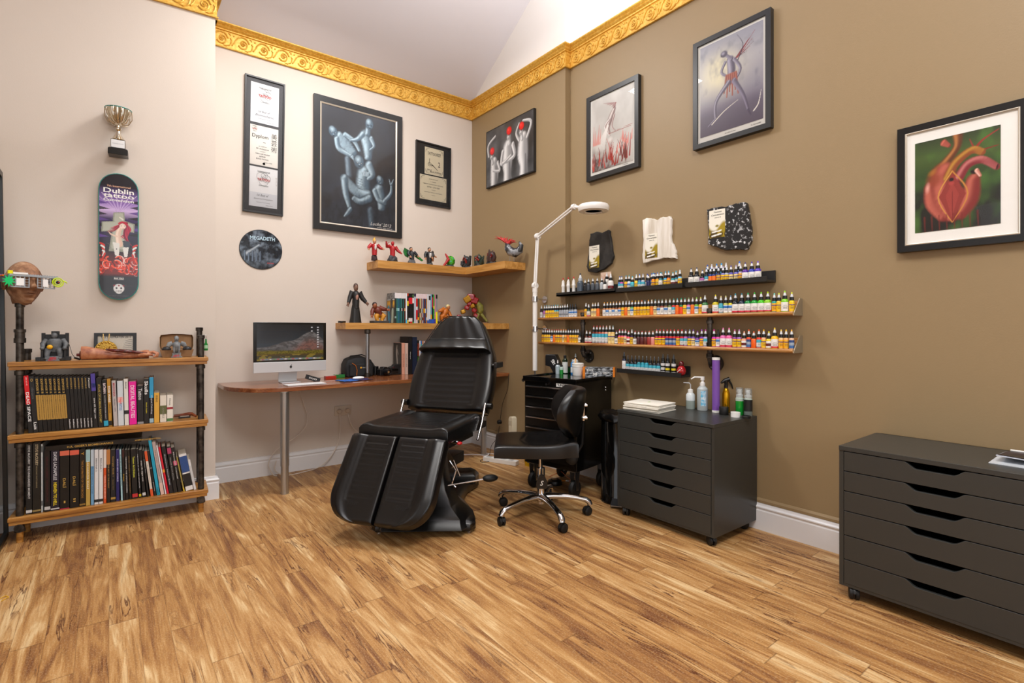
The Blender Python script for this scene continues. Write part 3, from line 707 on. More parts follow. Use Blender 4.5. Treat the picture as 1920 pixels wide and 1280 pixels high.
# ------------------------------------------------------------------ framed pictures
k = NT('picture_glass'); nt = k.t; nt.nodes.remove(k.b); out = [n_ for n_ in nt.nodes if n_.type == 'OUTPUT_MATERIAL'][0]
tr = k.n('BsdfTransparent'); gl = k.n('BsdfGlossy', {'Roughness': 0.01}); fr = k.n('Fresnel', {'IOR': 1.27})
mx = k.n('MixShader', {0: fr.outputs[0], 1: tr.outputs[0], 2: gl.outputs[0]}); nt.links.new(mx.outputs[0], out.inputs[0]); M_glass = k.m
M_frame = mat('#17181b', 0.35, bump=.05, scale=90); M_mount = mat('#e6e4df', 0.7); M_ink = mat('#1b1b1d', .6); M_inkg = mat('#6b6b6b', .6); M_inkr = mat('#c32626', .6)
RB = -PI / 2
def frame_thing(label, c, W, H, rz, fw, dep, roll=0.0, mount=None, mcol=None, lip=None, fm=None, glass=True, cat='picture frame', group=None, pitch=0.0):
    """frame hung on a wall; local x to the viewer's right, facing -y, back at y=0, centre at origin"""
    t = thing('framed_picture', label, cat, c, rz, group); t.rotation_euler = (pitch, roll, rz)
    mb = MB(); a, b = W / 2, H / 2
    o = [(-a, -b), (a, -b), (a, b), (-a, b)]; i_ = [(-a + fw, -b + fw), (a - fw, -b + fw), (a - fw, b - fw), (-a + fw, b - fw)]
    rg = []
    for pts, y in ((o, 0), (o, -dep), (i_, -dep + .001), (i_, -dep + .010), ):
        rg.append([Vector((x, y, z)) for x, z in pts])
    mb.loft(rg, cap=False); mb.build('frame', fm or M_frame, t, bevel=.0012)
    MB().box(-a + .004, a - .004, -dep + .012, -.001, -b + .004, b - .004).build('backing', mcol or M_blackp, t)
    if lip:
        mb = MB(); rg = []; q = fw
        for d_, y in ((q - .001, -dep + .004), (q + .004, -dep + .001), (q + lip, -dep + .006), (q + lip, -dep + .011)):
            rg.append([Vector((x * (1 if True else 0), y, z)) for x, z in ((-a + d_, -b + d_), (a - d_, -b + d_), (a - d_, b - d_), (-a + d_, b - d_))])
        mb.loft(rg, cap=False); mb.build('inner_slip', lip_mat, t)
    if glass:
        MB().add([(-a + fw, -dep + .0065, -b + fw), (a - fw, -dep + .0065, -b + fw), (a - fw, -dep + .0065, b - fw), (-a + fw, -dep + .0065, b - fw)], [(0, 1, 2, 3)]).build('glass', M_glass, t)
    return t, -dep + .0112
lip_mat = mat('#d8cfc0', 0.3, 0.5)
def centre_on(name, x0, x1, z0, z1): return ((x0 + x1) / 2, (z0 + z1) / 2, x1 - x0, z1 - z0)
def ptext(parent, s, x, z, w_, h_, y, m=None, rot=0.0, shear=0.0, name='lettering', fat=.010):
    mb = MB(); c, q = math.cos(rot), math.sin(rot)
    add_text(mb, s, w_, h_, frame3((x, y, z), (c, 0, q), (-q, 0, c)), shear, fat); return mb.build(name, m or M_ink, parent)

# large dark drawing
P_ = Paint(150, 214, '#23262d'); n1 = P_.noise(5, 3); n2 = P_.noise(26, 5)
P_.put(np.clip((n1 - .35) * 2, 0, 1), '#3b4350', .75); P_.put(np.clip((P_.y - .62) * 2, 0, 1) * n2, '#59687a', .55); P_.put(np.clip((.3 - P_.y) * 3, 0, 1), '#30323c', .5)
P_.limb([(.33, .42), (.35, .56)], [.045, .05], '#5d7284', '#a9c0d0', soft=.9, alpha=.8); P_.limb([(.64, .84), (.66, .97)], [.05, .05], '#4b6072', '#7f98aa', soft=.8, alpha=.8)
B1, B2, H1 = '#4f6678', '#33434f', '#c3dbe8'
def fig(limbs):
    for pts, rs in limbs: P_.limb(pts, [r * 1.38 for r in rs], '#171c22', soft=.35, alpha=.75); P_.limb(pts, [r * 1.22 for r in rs], B1, H1, soft=.45)
fig([([(.22, .25), (.30, .30), (.40, .36)], [.06, .075, .055]), ([(.19, .27), (.22, .35), (.33, .385), (.41, .40)], [.032, .03, .024, .014]), ([(.30, .22), (.42, .26), (.49, .33)], [.03, .026, .02]), ([(.39, .40), (.45, .44)], [.018, .006]), ([(.40, .39), (.43, .45)], [.01, .004])])
fig([([(.57, .19), (.60, .26), (.61, .37)], [.075, .072, .05]), ([(.53, .18), (.46, .235), (.37, .26)], [.036, .027, .016]), ([(.38, .26), (.32, .24)], [.012, .005]), ([(.65, .20), (.69, .26), (.64, .30)], [.03, .02, .015]), ([(.61, .10), (.60, .16)], [.032, .036])])
fig([([(.76, .64), (.79, .72), (.80, .80)], [.065, .06, .05]), ([(.70, .66), (.76, .74), (.85, .76)], [.034, .03, .022]), ([(.84, .74), (.93, .66), (.94, .58)], [.03, .022, .014]), ([(.94, .58), (.97, .53)], [.013, .006]), ([(.93, .58), (.91, .535)], [.01, .005])])
fig([([(.55, .52), (.54, .62), (.58, .72)], [.085, .09, .07]), ([(.62, .44), (.67, .52), (.62, .56)], [.05, .04, .03]), ([(.60, .72), (.46, .70), (.29, .60)], [.07, .062, .05]), ([(.29, .60), (.31, .72), (.37, .86)], [.045, .04, .024]), ([(.37, .86), (.33, .90), (.30, .925)], [.03, .026, .014]), ([(.62, .74), (.50, .78), (.42, .76)], [.05, .04, .03])])
for cx, cy, rx, ry, ro in ((.145, .215, .062, .075, -.4), (.625, .075, .062, .078, .15), (.485, .43, .075, .095, -.05), (.775, .56, .056, .068, -.1)):
    P_.ell(cx, cy, rx * 1.1, ry * 1.08, '#171c22', ro, .3, .8); P_.ell(cx, cy, rx, ry, B1, ro, .3); P_.ell(cx - .012, cy - .018, rx * .62, ry * .6, H1, ro, .9, .85)
    for sx_ in (-1, 1): P_.ell(cx + .005 + sx_ * rx * .38, cy + .012, rx * .2, rx * .13, '#12161b', ro, .5); P_.ell(cx + .005 + sx_ * rx * .38, cy + .012, rx * .07, rx * .06, '#e9f2f7', ro, .5)
    P_.ell(cx + .008, cy + .036, rx * .34, rx * .12, '#161a20', ro, .5, .9); P_.ell(cx + .006, cy + .024, rx * .12, rx * .16, H1, ro, .8, .7)
P_.ell(.58, .525, .055, .042, B1, soft=.3)
for q in range(4): P_.limb([(.545 + .022 * q, .51), (.55 + .02 * q, .545)], [.012, .009], '#8aa4b4', '#dceaf2', soft=.4)
for q in range(5): P_.limb([(.47, .575 + .022 * q), (.54, .585 + .022 * q)], [.004, .004], '#26323c', soft=.8, alpha=.7)
P_.put(np.clip((P_.noise(40, 9) - .5) * 2, 0, 1), '#1a2028', .45)
t, yy = frame_thing('large black framed drawing of bald grey figures on dark ground', (1.771, WA - .001, 2.598), .812, 1.142, 0, .052, .030, .004, lip=.013, group='framed pictures on the cream wall')
P_.build('artwork', t, .812 - .13, 1.142 - .13, T=Matrix.Translation((0, yy - .001, 0)))
ptext(t, "Lucika' 2012", .20, -.465, .20, .030, yy - .002, M_whitep, shear=.3); ptext(t, 'white city tattoo', .235, -.495, .15, .014, yy - .002, M_whitep)

# tall frame with three certificates
t, yy = frame_thing('tall narrow black frame holding three white tattoo award certificates', (.983, WA - .001, 2.640), .298, 1.082, 0, .012, .020, .016, mcol=mat('#3d3d40', .6), group='framed pictures on the cream wall')
def logo(par, x, z, y, s=1.0):
    mb = MB()
    for cx, cz, r in ((-.018, .018, .034), (.022, .006, .030), (.0, -.016, .034), (.006, .03, .024)):
        mb.tube([(x + s * (cx + r * math.cos(a)), y, z + s * (cz + r * math.sin(a))) for a in [2 * PI * q / 24 for q in range(24)]], .0022 * s, 4, closed=True, flat=.2)
    mb.build('emblem', M_inkg, par)
    ptext(par, 'TATTOO', x, z - .004 * s, .092 * s, .019 * s, y - .002, M_inkr, fat=.03); ptext(par, 'International', x, z + .060 * s, .09 * s, .014 * s, y - .001, M_inkg); ptext(par, 'Convention', x, z - .052 * s, .07 * s, .010 * s, y - .001, M_inkg)
for i, z in enumerate((.338, .0, -.330)):
    cp = MB().box(-.104, .104, yy - .0005, yy + .0005, z - .158, z + .158).build('certificate', mat('#e9e9ea' if i != 1 else '#e4dfd8', .6), t)
    y2 = yy - .0012
    if i != 1:
        MB().box(-.104, .104, yy - .0008, yy + .0, z - .158, z - .045).build('certificate_panel', mat('#d7d9de', .6), cp)
        logo(cp, 0, z + .065, y2); ptext(cp, '1st Best of', -.005, z - .065, .088, .018, y2, M_inkg, shear=.35); ptext(cp, 'Biomechanic' if i == 0 else 'Sponsored Competition', 0, z - .095, .14, .018 if i == 0 else .013, y2, M_inkg, shear=.35)
        ptext(cp, 'International Tattoo Convention', .0, z - .122, .10, .006, y2, M_inkg); ptext(cp, '75' , .095, z + .06, .012, .07, y2, mat('#c9c4c0', .6)); ptext(cp, 'Kraków 2010', .045, z - .142, .05, .006, y2, M_inkg)
    else:
        logo(cp, -.072, z + .128, y2, .38); ptext(cp, 'Dyplom', -.03, z + .070, .118, .036, y2); 
        for q, ch in enumerate('美芸術'): ptext(cp, ch, .073, z + .092 - .052 * q, .044, .046, y2, M_ink, fat=0)
        ptext(cp, 'dla', .0, z + .030, .02, .008, y2)
        for q, (s_, w2, h2) in enumerate((('za zajęcie', .06, .008), ('III miejsca', .092, .013), ('w kategorii', .04, .007), ('TRIBAL NAD POLSKIM', .105, .009), ('LEWIS', .045, .010), ('BLACK TATTOO', .09, .010))): ptext(cp, s_, -.012, z - .006 - .020 * q, w2, h2, y2)
        ptext(cp, 'Kraków 2009', .03, z - .128, .06, .007, y2); mb = MB(); mb.lathe([(.001, 0), (.010, 0)], (-.0, yy - .001, z - .140), 16, 'y'); mb.build('stamp', M_ink, cp)

# small award frame
t, yy = frame_thing('small black frame with two cream award certificates near corner', (2.519, WA - .001, 2.688), .388, .612, 0, .014, .022, .012, mcol=mat('#17181a', .6), group='framed pictures on the cream wall')
M_cc = mat('#d9cfb4', .6)
c1 = MB().box(-.098, .112, yy - .001, yy, .0, .262).build('certificate', M_cc, t); c2 = MB().box(-.148, .148, yy - .001, yy, -.250, -.012).build('certificate', M_cc, t)
y2 = yy - .0018
ptext(c1, 'TATTOOFEST', .007, .205, .15, .030, y2, shear=.1); ptext(c1, '2', .062, .112, .022, .052, y2); ptext(c1, 'Best of', -.045, .046, .05, .014, y2, shear=.3); ptext(c1, 'Black & White', .022, .030, .12, .018, y2, shear=.3)
mb = MB(); mb.tube([(-.045, y2, .155), (-.05, y2, .10), (-.01, y2, .09), (-.03, y2, .075)], .005, 6, flat=.2); mb.tube([(-.02, y2, .10), (.05, y2, .05)], [.009, .002], 6, flat=.2); mb.tube([(-.045 + .018 * math.cos(a), y2, .10 + .018 * math.sin(a)) for a in [2 * PI * q / 14 for q in range(14)]], .003, 4, closed=True, flat=.3); mb.build('drawing', M_ink, c1)
for q, (s_, w2, h2) in enumerate((('CERTIFICATE OF AWARD', .10, .007), ('1 miejsce', .06, .012), ('I MIĘDZYNARODOWY FESTIWAL', .225, .011), ('SZTUKI - LATO 2009', .14, .012), ('w kategorii', .05, .008), ('NAJLEPSZY TATUAŻ KONWENTU', .2, .012), ('dyplom', .04, .007))): ptext(c2, s_, 0, -.045 - .026 * q, w2, h2, y2)
for par, x0, x1, z0, z1 in ((c1, -.092, .106, .006, .256), (c2, -.142, .142, -.244, -.018)):
    mb = MB()
    for cx, cz, sx_, sz_ in ((x0, z0, 1, 1), (x1, z0, -1, 1), (x0, z1, 1, -1), (x1, z1, -1, -1)):
        mb.tube([(cx + sx_ * a, y2, cz + sz_ * b) for a, b in ((.004, .045), (.006, .02), (.02, .006), (.045, .004))], .0022, 4, flat=.3); mb.tube([(cx + sx_ * (.018 + .008 * math.cos(q)), y2, cz + sz_ * (.018 + .008 * math.sin(q))) for q in (0, 1, 2, 3, 4, 5)], .0016, 4, flat=.3)
    mb.build('border', M_ink, par)

# round picture disc
P_ = Paint(110, 110, '#1b222b'); n1 = P_.noise(7, 11); n2 = P_.noise(24, 2)
P_.put(np.clip((n1 - .4) * 2.4, 0, 1), '#8595a6', .75); P_.put(np.clip((n2 - .55) * 3, 0, 1), '#0d1218', .8); P_.put(np.clip((P_.y - .75) * 3, 0, 1), '#0c1014', .8)
for a in range(7): P_.limb([(.62 + .035 * a, .22 + .02 * a), (.70 + .03 * a, .70)], [.010, .006], '#0e141b', soft=.5)
P_.limb([(.15, .62), (.45, .38)], [.05, .02], '#c7d2dc', soft=.9, alpha=.6); P_.limb([(.48, .30), (.36, .20)], [.02, .05], '#141a22', soft=.5)
for q in range(5): P_.limb([(.12 + .09 * q, .80), (.12 + .09 * q, .56 + .05 * (q % 2))], [.03, .022], '#2c3744', '#73859a', soft=.4)
dsc = MB(); dsc.lathe([(.001, 0), (.158, 0), (.159, -.002), (.158, -.004), (.001, -.004)], (0, 0, 0), 64, 'y')
o = dsc.build('picture_disc', M_blackp, None, smooth=40, loc=(at(490, 467, Y=4.5).x, WA - .001, 1.812)); tag(o, 'round printed vinyl picture disc hanging on cream wall beside tall certificate frame', 'record')
P_.build('printed_face', o, .31, .31, T=Matrix.Translation((0, -.0048, 0)), mask=lambda x, y: (x - .5) ** 2 + (y - .5) ** 2 < .247, rough=.15)
ptext(o, 'MEGADETH', .01, .090, .185, .030, -.006, mat('#a9c4d4', .3), fat=.03); ptext(o, 'DYSTOPIA', .07, -.105, .05, .010, -.006, M_inkr)

# right wall pictures
def onB(y0, y1, z0, z1, X): return (X - .001, (y0 + y1) / 2, (z0 + z1) / 2), abs(y1 - y0), z1 - z0
# three women in red headscarves
P_ = Paint(150, 112, '#3a3a3c'); n1 = P_.noise(5, 21); P_.put(np.clip((n1 - .3) * 1.6, 0, 1), '#77787b', .6)
for cx in (.30, .62, .95): P_.ell(cx, .6, .09, .5, '#141416', soft=.8, alpha=.8)
G1, G2 = '#8b8b8d', '#e4e4e4'
def body(x, top, w_, tilt=0.0):
    P_.limb([(x, top), (x + tilt, top + .22), (x - tilt, top + .45), (x, 1.1)], [w_ * .8, w_, w_ * .72, w_ * .95], G1, G2, soft=.3)
body(.17, .60, .105, .01); body(.47, .42, .125); body(.80, .40, .12, -.01)
for x in (.17, .47, .80): P_.limb([(x + .05, .68), (x + .06, 1.05)], [.02, .05], '#3c3c40', soft=.8, alpha=.6)
for x, y, w_ in ((.12, .42, 1), (.50, .20, 1.05), (.76, .22, 1)):
    P_.limb([(x + .005, y + .05), (x + .02, y + .18)], [.03, .034], G1, G2, soft=.3); P_.ell(x, y + .045, .046 * w_, .062 * w_, G1, .15, .3); P_.ell(x - .012, y + .05, .028, .045, G2, .15, .9, .8)
    P_.ell(x + .012, y - .035, .062 * w_, .062 * w_, '#5e0a0c', .3, .3); P_.ell(x + .008, y - .045, .056 * w_, .054 * w_, '#d8191d', .3, .3); P_.ell(x - .005, y - .060, .028, .024, '#ff5a52', .3, .9, .6)
    for q in (-1, 1): P_.ell(x - .012 + q * .018, y + .035, .009, .006, '#101012', soft=.5)
    P_.ell(x - .008, y + .078, .012, .006, '#2a2a2c', soft=.5)
P_.limb([(.05, .45), (.04, .25), (.20, .14)], [.02, .022, .02], G1, G2, soft=.3); P_.limb([(.26, .62), (.30, .78), (.15, .74)], [.026, .024, .018], G1, G2, soft=.3)
P_.limb([(.59, .42), (.62, .62), (.44, .68)], [.038, .034, .022], G1, G2, soft=.3); P_.limb([(.37, .48), (.35, .68), (.54, .60)], [.038, .034, .022], G1, G2, soft=.3)
P_.limb([(.88, .40), (.96, .18), (.80, .10)], [.026, .024, .016], G1, G2, soft=.3); P_.limb([(.72, .40), (.66, .26), (.72, .12)], [.024, .02, .014], G1, G2, soft=.3)
c, W_, H_ = onB(4.215, 3.483, 2.565, 3.125, PIL); t, yy = frame_thing('thin black framed canvas of three women in red headscarves', c, W_, H_, RB, .010, .026, glass=False, group='framed pictures on the brown wall')
P_.build('artwork', t, W_ - .02, H_ - .02, T=Matrix.Translation((0, -.0262, 0)))
# red and white winged figure
P_ = Paint(120, 166, '#c9c5c0'); n1 = P_.noise(4, 31); n2 = P_.noise(18, 8); P_.put(np.clip((n1 - .3) * 2, 0, 1), '#e4e1dd', .7); P_.put(np.clip((P_.y + P_.x * -.35 - .62) * 5, 0, 1) * np.clip(n2 * 1.6, 0, 1), '#4c2b2b', .9)
rg = np.random.RandomState(4)
for q in range(26):
    x = rg.rand() * .95; y = .98 - rg.rand() * .12; hgt = .12 + .2 * rg.rand(); P_.limb([(x, y), (x + .08 * (rg.rand() - .5), y - hgt * .5), (x + .14 * (rg.rand() - .5), y - hgt)], [.022, .012, .003], ('#a01f1c', '#c8483c', '#7a1614')[q % 3], soft=.5)
for q in range(9): x = .62 + .36 * rg.rand(); y = .85 - .2 * rg.rand(); P_.limb([(x, y), (x + .02, y - .13)], [.03, .004], '#e4786a', soft=.8, alpha=.8)
for q in range(5): P_.limb([(.04 + .04 * q, .62), (.05 + .045 * q, .36 + .06 * (q % 3))], [.03, .004], '#dd6d60', soft=.9, alpha=.8)
P_.ell(.83, .86, .03, .2, '#6e2a20', soft=.4)
P_.limb([(.56, .22), (.48, .32), (.40, .44), (.44, .52)], [.045, .075, .06, .03], '#8b6f6c', '#f3ece8', soft=.35); P_.limb([(.44, .34), (.33, .42), (.45, .56)], [.03, .026, .02], '#a88f8a', '#fff', soft=.4); P_.limb([(.56, .30), (.50, .44), (.58, .52)], [.026, .02, .016], '#8a5f5b', '#f0e6e2', soft=.4)
P_.ell(.56, .185, .042, .05, '#9c7b77', soft=.3)
for q in range(9): P_.limb([(.60, .15), (.30 + .03 * q, .09 + .016 * q)], [.012, .002], ('#8e2a26', '#cdbcb8')[q % 2], soft=.5)
for q in range(7): P_.limb([(.40, .42), (.18 + .02 * q, .60 + .02 * q)], [.03, .004], '#f1ece8', soft=.9, alpha=.7)
P_.limb([(.42, .535), (.95, .535)], [.007, .005], '#9c4038', soft=.4); P_.limb([(.62, .52), (.98, .515)], [.004, .004], '#b06a60', soft=.4); P_.ell(.46, .62, .08, .07, '#efe9e5', soft=.8, alpha=.8)
c, W_, H_ = onB(2.895, 2.382, 2.345, 3.012, WBX); t, yy = frame_thing('black frame with print of pale horned figure above red thorns', c, W_, H_, RB, .036, .034, group='framed pictures on the brown wall', mcol=M_mount)
P_.build('artwork', t, W_ - .108, H_ - .108, T=Matrix.Translation((0, yy - .001, .006))); ptext(t, 'm. korowski', .13, -H_ / 2 + .051, .05, .006, yy - .001)
# striding figure print
P_ = Paint(130, 180, '#9a98a6'); n1 = P_.noise(4, 41); n2 = P_.noise(9, 9); P_.vgrad([(0, '#a2a2b0'), (.3, '#bab8be'), (.6, '#a09ca8'), (.75, '#7f778a'), (1, '#5f5766')])
P_.put(np.exp(-(((P_.x - .30) / .33) ** 2 + ((P_.y - .36) / .20) ** 2)) * (.5 + n1), '#efe6c4', .95); P_.put(np.clip((n2 - .55) * 3, 0, 1) * (P_.y < .65), '#77788a', .5)
P_.put(np.clip((P_.y - .68) * 8, 0, 1), '#6b6272', .6)
C1, C2 = '#5c5468', '#b9b3c6'
for q in range(10): a = q / 10; P_.limb([(.58 + .04 * a, .27), (.72 + .18 * a, .17 - .12 * a + .05 * (q % 3))], [.008, .002], '#a03a38' if q % 2 else '#6a4850', soft=.5)
P_.limb([(.62, .30), (.70, .16), (.60, .02)], [.010, .006, .002], '#3a3548', soft=.4)
P_.limb([(.50, .26), (.52, .38), (.50, .50)], [.065, .075, .05], C1, C2, soft=.3); P_.limb([(.42, .27), (.36, .36), (.44, .42)], [.028, .024, .02], C1, C2, soft=.3); P_.limb([(.56, .27), (.66, .40), (.56, .52)], [.03, .026, .018], C1, C2, soft=.3)
for q in range(6): P_.limb([(.44 + .03 * q, .42), (.40 + .045 * q, .60 + .05 * (q % 2))], [.024, .012], ('#7c3a34', '#93443a')[q % 2], '#c47a62', soft=.5)
P_.limb([(.47, .50), (.27, .66), (.26, .84)], [.045, .032, .022], C1, C2, soft=.3); P_.limb([(.26, .84), (.14, .90)], [.022, .012], C1, C2, soft=.3); P_.limb([(.56, .50), (.70, .68), (.78, .86)], [.045, .032, .022], C1, '#9f97ae', soft=.3); P_.limb([(.78, .86), (.82, .92)], [.02, .012], C1, soft=.3)
P_.limb([(.52, .26), (.44, .20)], [.03, .026], C1, C2, soft=.3); P_.ell(.40, .175, .066, .056, C1, .2, .3); P_.ell(.385, .165, .04, .034, C2, .2, .9, .8); P_.ell(.36, .185, .012, .010, '#201c28', soft=.5)
P_.limb([(.20, .89), (.40, .79), (.62, .72)], [.010, .008, .003], '#f1ebe0', soft=.4); P_.limb([(.86, .89), (.93, .83), (.97, .70)], [.012, .010, .003], '#f4efe6', soft=.4)
c, W_, H_ = onB(1.940, 1.437, 2.338, 3.028, WBX); t, yy = frame_thing('black frame with print of thin striding figure under stormy sky', c, W_, H_, RB, .032, .036, group='framed pictures on the brown wall', mcol=M_mount)
P_.build('artwork', t, W_ - .096, H_ - .115, T=Matrix.Translation((0, yy - .001, .010))); ptext(t, 'Studio Print', 0, -H_ / 2 + .050, .07, .006, yy - .001); ptext(t, 'm. korowski', .16, -H_ / 2 + .050, .06, .008, yy - .001)
# heart print
P_ = Paint(140, 170, '#1c2214'); n1 = P_.noise(5, 51); n2 = P_.noise(20, 6)
P_.vgrad([(0, '#2c381e'), (.18, '#42582a'), (.4, '#2c421c'), (.6, '#181e13'), (1, '#14110c')]); P_.put(np.clip((n1 - .45) * 3, 0, 1), '#4f7c30', .55); P_.put(np.clip((P_.y - .45) * 2.5, 0, 1) * np.clip((P_.x - .3), 0, 1), '#17130f', .8)
P_.limb([(.52, -.05), (.52, .12), (.40, .26), (.28, .36)], [.085, .06, .07, .10], '#5a2c18', '#b3733d', soft=.5); P_.limb([(.36, .06), (.42, .10)], [.05, .03], '#7a2d24', '#cc6a58', soft=.4)
P_.limb([(.70, .22), (.80, .12), (.98, .04)], [.024, .016, .008], '#8e2a26', soft=.4); P_.limb([(.72, .20), (.66, .08)], [.016, .006], '#8e2a26', soft=.4); P_.limb([(.78, .22), (.98, .20)], [.014, .006], '#7a2420', soft=.4)
for s_, (pts, rs) in enumerate((([(.20, .52), (.24, .68), (.36, .84)], [.10, .13, .10]), ([(.70, .52), (.66, .70), (.56, .84)], [.10, .13, .10]), ([(.36, .40), (.40, .60), (.46, .86)], [.17, .20, .09]))): P_.limb(pts, rs, '#7a2420', '#bb6250', soft=.35)
P_.limb([(.40, .44), (.50, .30), (.68, .20), (.80, .24)], [.06, .065, .055, .05], '#84401e', '#b88634', soft=.35); P_.limb([(.54, .46), (.64, .34), (.80, .32), (.96, .42)], [.07, .065, .055, .045], '#7a1e28', '#c0706c', soft=.35)
P_.ell(.965, .42, .014, .045, '#3a0e12', .3, .4); P_.ell(.70, .43, .05, .03, '#220a0c', .5, .5); P_.limb([(.74, .42), (.78, .48)], [.03, .02], '#b86a5a', '#f0c0b0', soft=.4)
P_.ell(.24, .44, .12, .13, '#8a3a22', .4, .6, .8); P_.ell(.22, .36, .08, .05, '#a86a22', -.5, .8, .7); P_.ell(.16, .52, .035, .09, '#f1bcae', .1, .9, .6)
P_.poly([(.46, .40), (.30, .64), (.45, .92), (.62, .64)], '#8a302a'); P_.poly([(.46, .50), (.38, .64), (.45, .88), (.54, .64)], '#9c3c34', .8)
P_.limb([(.46, .38), (.29, .64), (.46, .93)], [.010, .010, .006], '#c99040', soft=.5); P_.limb([(.46, .38), (.64, .64), (.46, .93)], [.010, .012, .006], '#c08038', soft=.5)
P_.ell(.45, .47, .035, .03, '#200c0a', soft=.4); P_.ell(.45, .51, .04, .03, '#a8403a', soft=.4); P_.limb([(.46, .60), (.46, .90)], [.006, .003], '#6e1a1a', soft=.6)
for q in range(8): x = .12 + .09 * q; P_.limb([(x, .84), (x + .01, 1.02)], [.02, .008], '#6e1e18', soft=.9, alpha=.7)
c, W_, H_ = onB(.833, .375, 1.545, 2.138, WBX); t, yy = frame_thing('black and silver framed heart print with wide white mount above cabinet', c, W_, H_, RB, .030, .036, lip=.008, group='framed pictures on the brown wall', mcol=M_mount, fm=mat('#0c0c0d', .3))
P_.build('artwork', t, .298, .422, T=Matrix.Translation((-.012, yy - .001, .0)))

# ------------------------------------------------------------------ stone award plaques
def plaque(label, pts, m, card, thick=.024):
    xs = [p[0] for p in pts]; zs = [p[1] for p in pts]; W_P = [at(x, y, X=WBX - thick) for x, y in pts]
    c = Vector((WBX - .001, sum(p.y for p in W_P) / len(pts), sum(p.z for p in W_P) / len(pts)))
    t = thing('award_plaque', label, 'plaque', c, RB, 'stone award plaques')
    loc = [(-(p.y - c.y), p.z - c.z) for p in W_P]; fine = []; rr = random.Random(len(label))
    for (x0, z0), (x1, z1) in zip(loc, loc[1:] + loc[:1]):
        for q in range(5): a = q / 5; j = .0028; fine.append((x0 + (x1 - x0) * a + rr.uniform(-j, j), z0 + (z1 - z0) * a + rr.uniform(-j, j)))
    mb = MB(); mb.loft([[Vector((x * s_, y, z * s_)) for x, z in fine] for s_, y in ((.99, 0), (1.0, -thick * .5), (1.0, -thick * .85), (.975, -thick))]); mb.build('slab', m, t, smooth=40)
    cw = [at(x, y, X=WBX - thick) for x, y in card]; x0, x1 = [-(p.y - c.y) for p in cw]; z1, z0 = [p.z - c.z for p in cw]
    P2 = Paint(26, 48, '#ece8da'); n_ = P2.noise(5, 3); P2.put(np.clip((P2.y - .55 - .16 * np.sin(P2.x * 5)) * 9, 0, 1), '#a08a1c'); P2.put(np.clip((P2.y - .68 - .1 * P2.x) * 9, 0, 1) * (n_ > .4), '#3a2a0c', .9)
    P2.ell(.5, .58, .14, .10, '#8a7a20', soft=.5); P2.limb([(.2, .80), (.75, .76)], [.05, .05], '#f2f0ea', soft=.3); P2.limb([(.2, .93), (.75, .88)], [.06, .05], '#f6f4ee', soft=.3)
    cd = P2.build('certificate', t, x1 - x0, z1 - z0, T=Matrix.Translation(((x0 + x1) / 2, -thick - .0012, (z0 + z1) / 2)))
    for q, (s_, w_, h_) in enumerate((('Tattoo', .5, .05), ('Convention', .8, .06), ('2013', .4, .035))): ptext(cd, s_, (x0 + x1) / 2 + .004, z1 - (z1 - z0) * (.08 + .10 * q), (x1 - x0) * w_, (z1 - z0) * h_, -thick - .002, shear=.2 if q < 2 else 0)
    return t
M_slate = mat('#34312e', .75, var='#1c1a18', scale=14, bump=.8); M_lime = wood('pale_stone', '#c9bfae', '#ddd6ca', '#e9e4dc', 2, .8, .7); 
M_gran = mat('#d8dadd', .35, var='#1f2022', scale=55, p0=.56, p1=.68, bump=.5)
plaque('dark slate award plaque with small certificate above shelf of black inks', [(1107, 438), (1120, 434), (1128, 436), (1140, 431), (1142, 432), (1145, 455), (1149, 480), (1146, 493), (1133, 504), (1118, 511), (1103, 509), (1100, 500), (1104, 470), (1105, 450)], M_slate, [(1105, 462), (1124, 501)])
plaque('pale notched stone award plaque with small certificate, between two dark ones', [(1204, 413), (1212, 409), (1226, 410), (1232, 413), (1240, 407), (1256, 406), (1258, 411), (1257, 450), (1266, 470), (1267, 484), (1245, 484), (1224, 488), (1206, 494), (1204, 484), (1206, 450)], M_lime, [(1210, 440), (1233, 482)])
plaque('speckled black granite award plaque with small certificate near figure print', [(1325, 393), (1340, 388), (1360, 387), (1380, 381), (1398, 379), (1402, 395), (1407, 425), (1407, 450), (1400, 468), (1370, 468), (1358, 469), (1340, 462), (1327, 458), (1328, 430)], M_gran, [(1330, 396), (1360, 443)], .03)

# ------------------------------------------------------------------ magnifier lamp clamped by the shelves
lx, ly = 2.862, 3.362
lamp = thing('magnifier_lamp', 'white articulated magnifier lamp on tall wall-clamped pole', 'lamp', (lx, ly, 0))
def LL_(p): return Vector(p) - Vector((lx, ly, 0))
mb = MB(); mb.cyl((0, 0, .825), (0, 0, 1.50), .020, n=24); mb.build('pole', mat('#eceae6', .35), lamp, smooth=40)
mb = MB(); mb.cyl((0, 0, .60), (0, 0, .825), .007); mb.build('lower_rod', M_steel, lamp, smooth=40)
elbow = Vector((-.0, .0, 1.545)); top = at(1008, 443, X=2.86); top = LL_(top); _h = at(1113, 390, X=2.83); head = Vector((2.83, _h.y, 0)); hz = _h.z; joint = LL_(at(1076, 388, X=2.80))
M_lw = mat('#eceae6', .3)
mb = MB(); mb.lathe([(.001, -.014), (.028, -.014), (.030, -.01), (.030, .01), (.028, .014), (.001, .014)], elbow, 22, 'y'); mb.cyl((0, 0, 1.49), (0, 0, 1.53), .022); mb.build('elbow_joint', M_lw, lamp, smooth=40)
d = (top - elbow)
mb = MB()
for s_ in (-.011, .011): mb.cyl(elbow + Vector((0, s_, 0)), top + Vector((0, s_, 0)), .0085, n=10)
mb.build('lower_arm', M_lw, lamp, smooth=40)
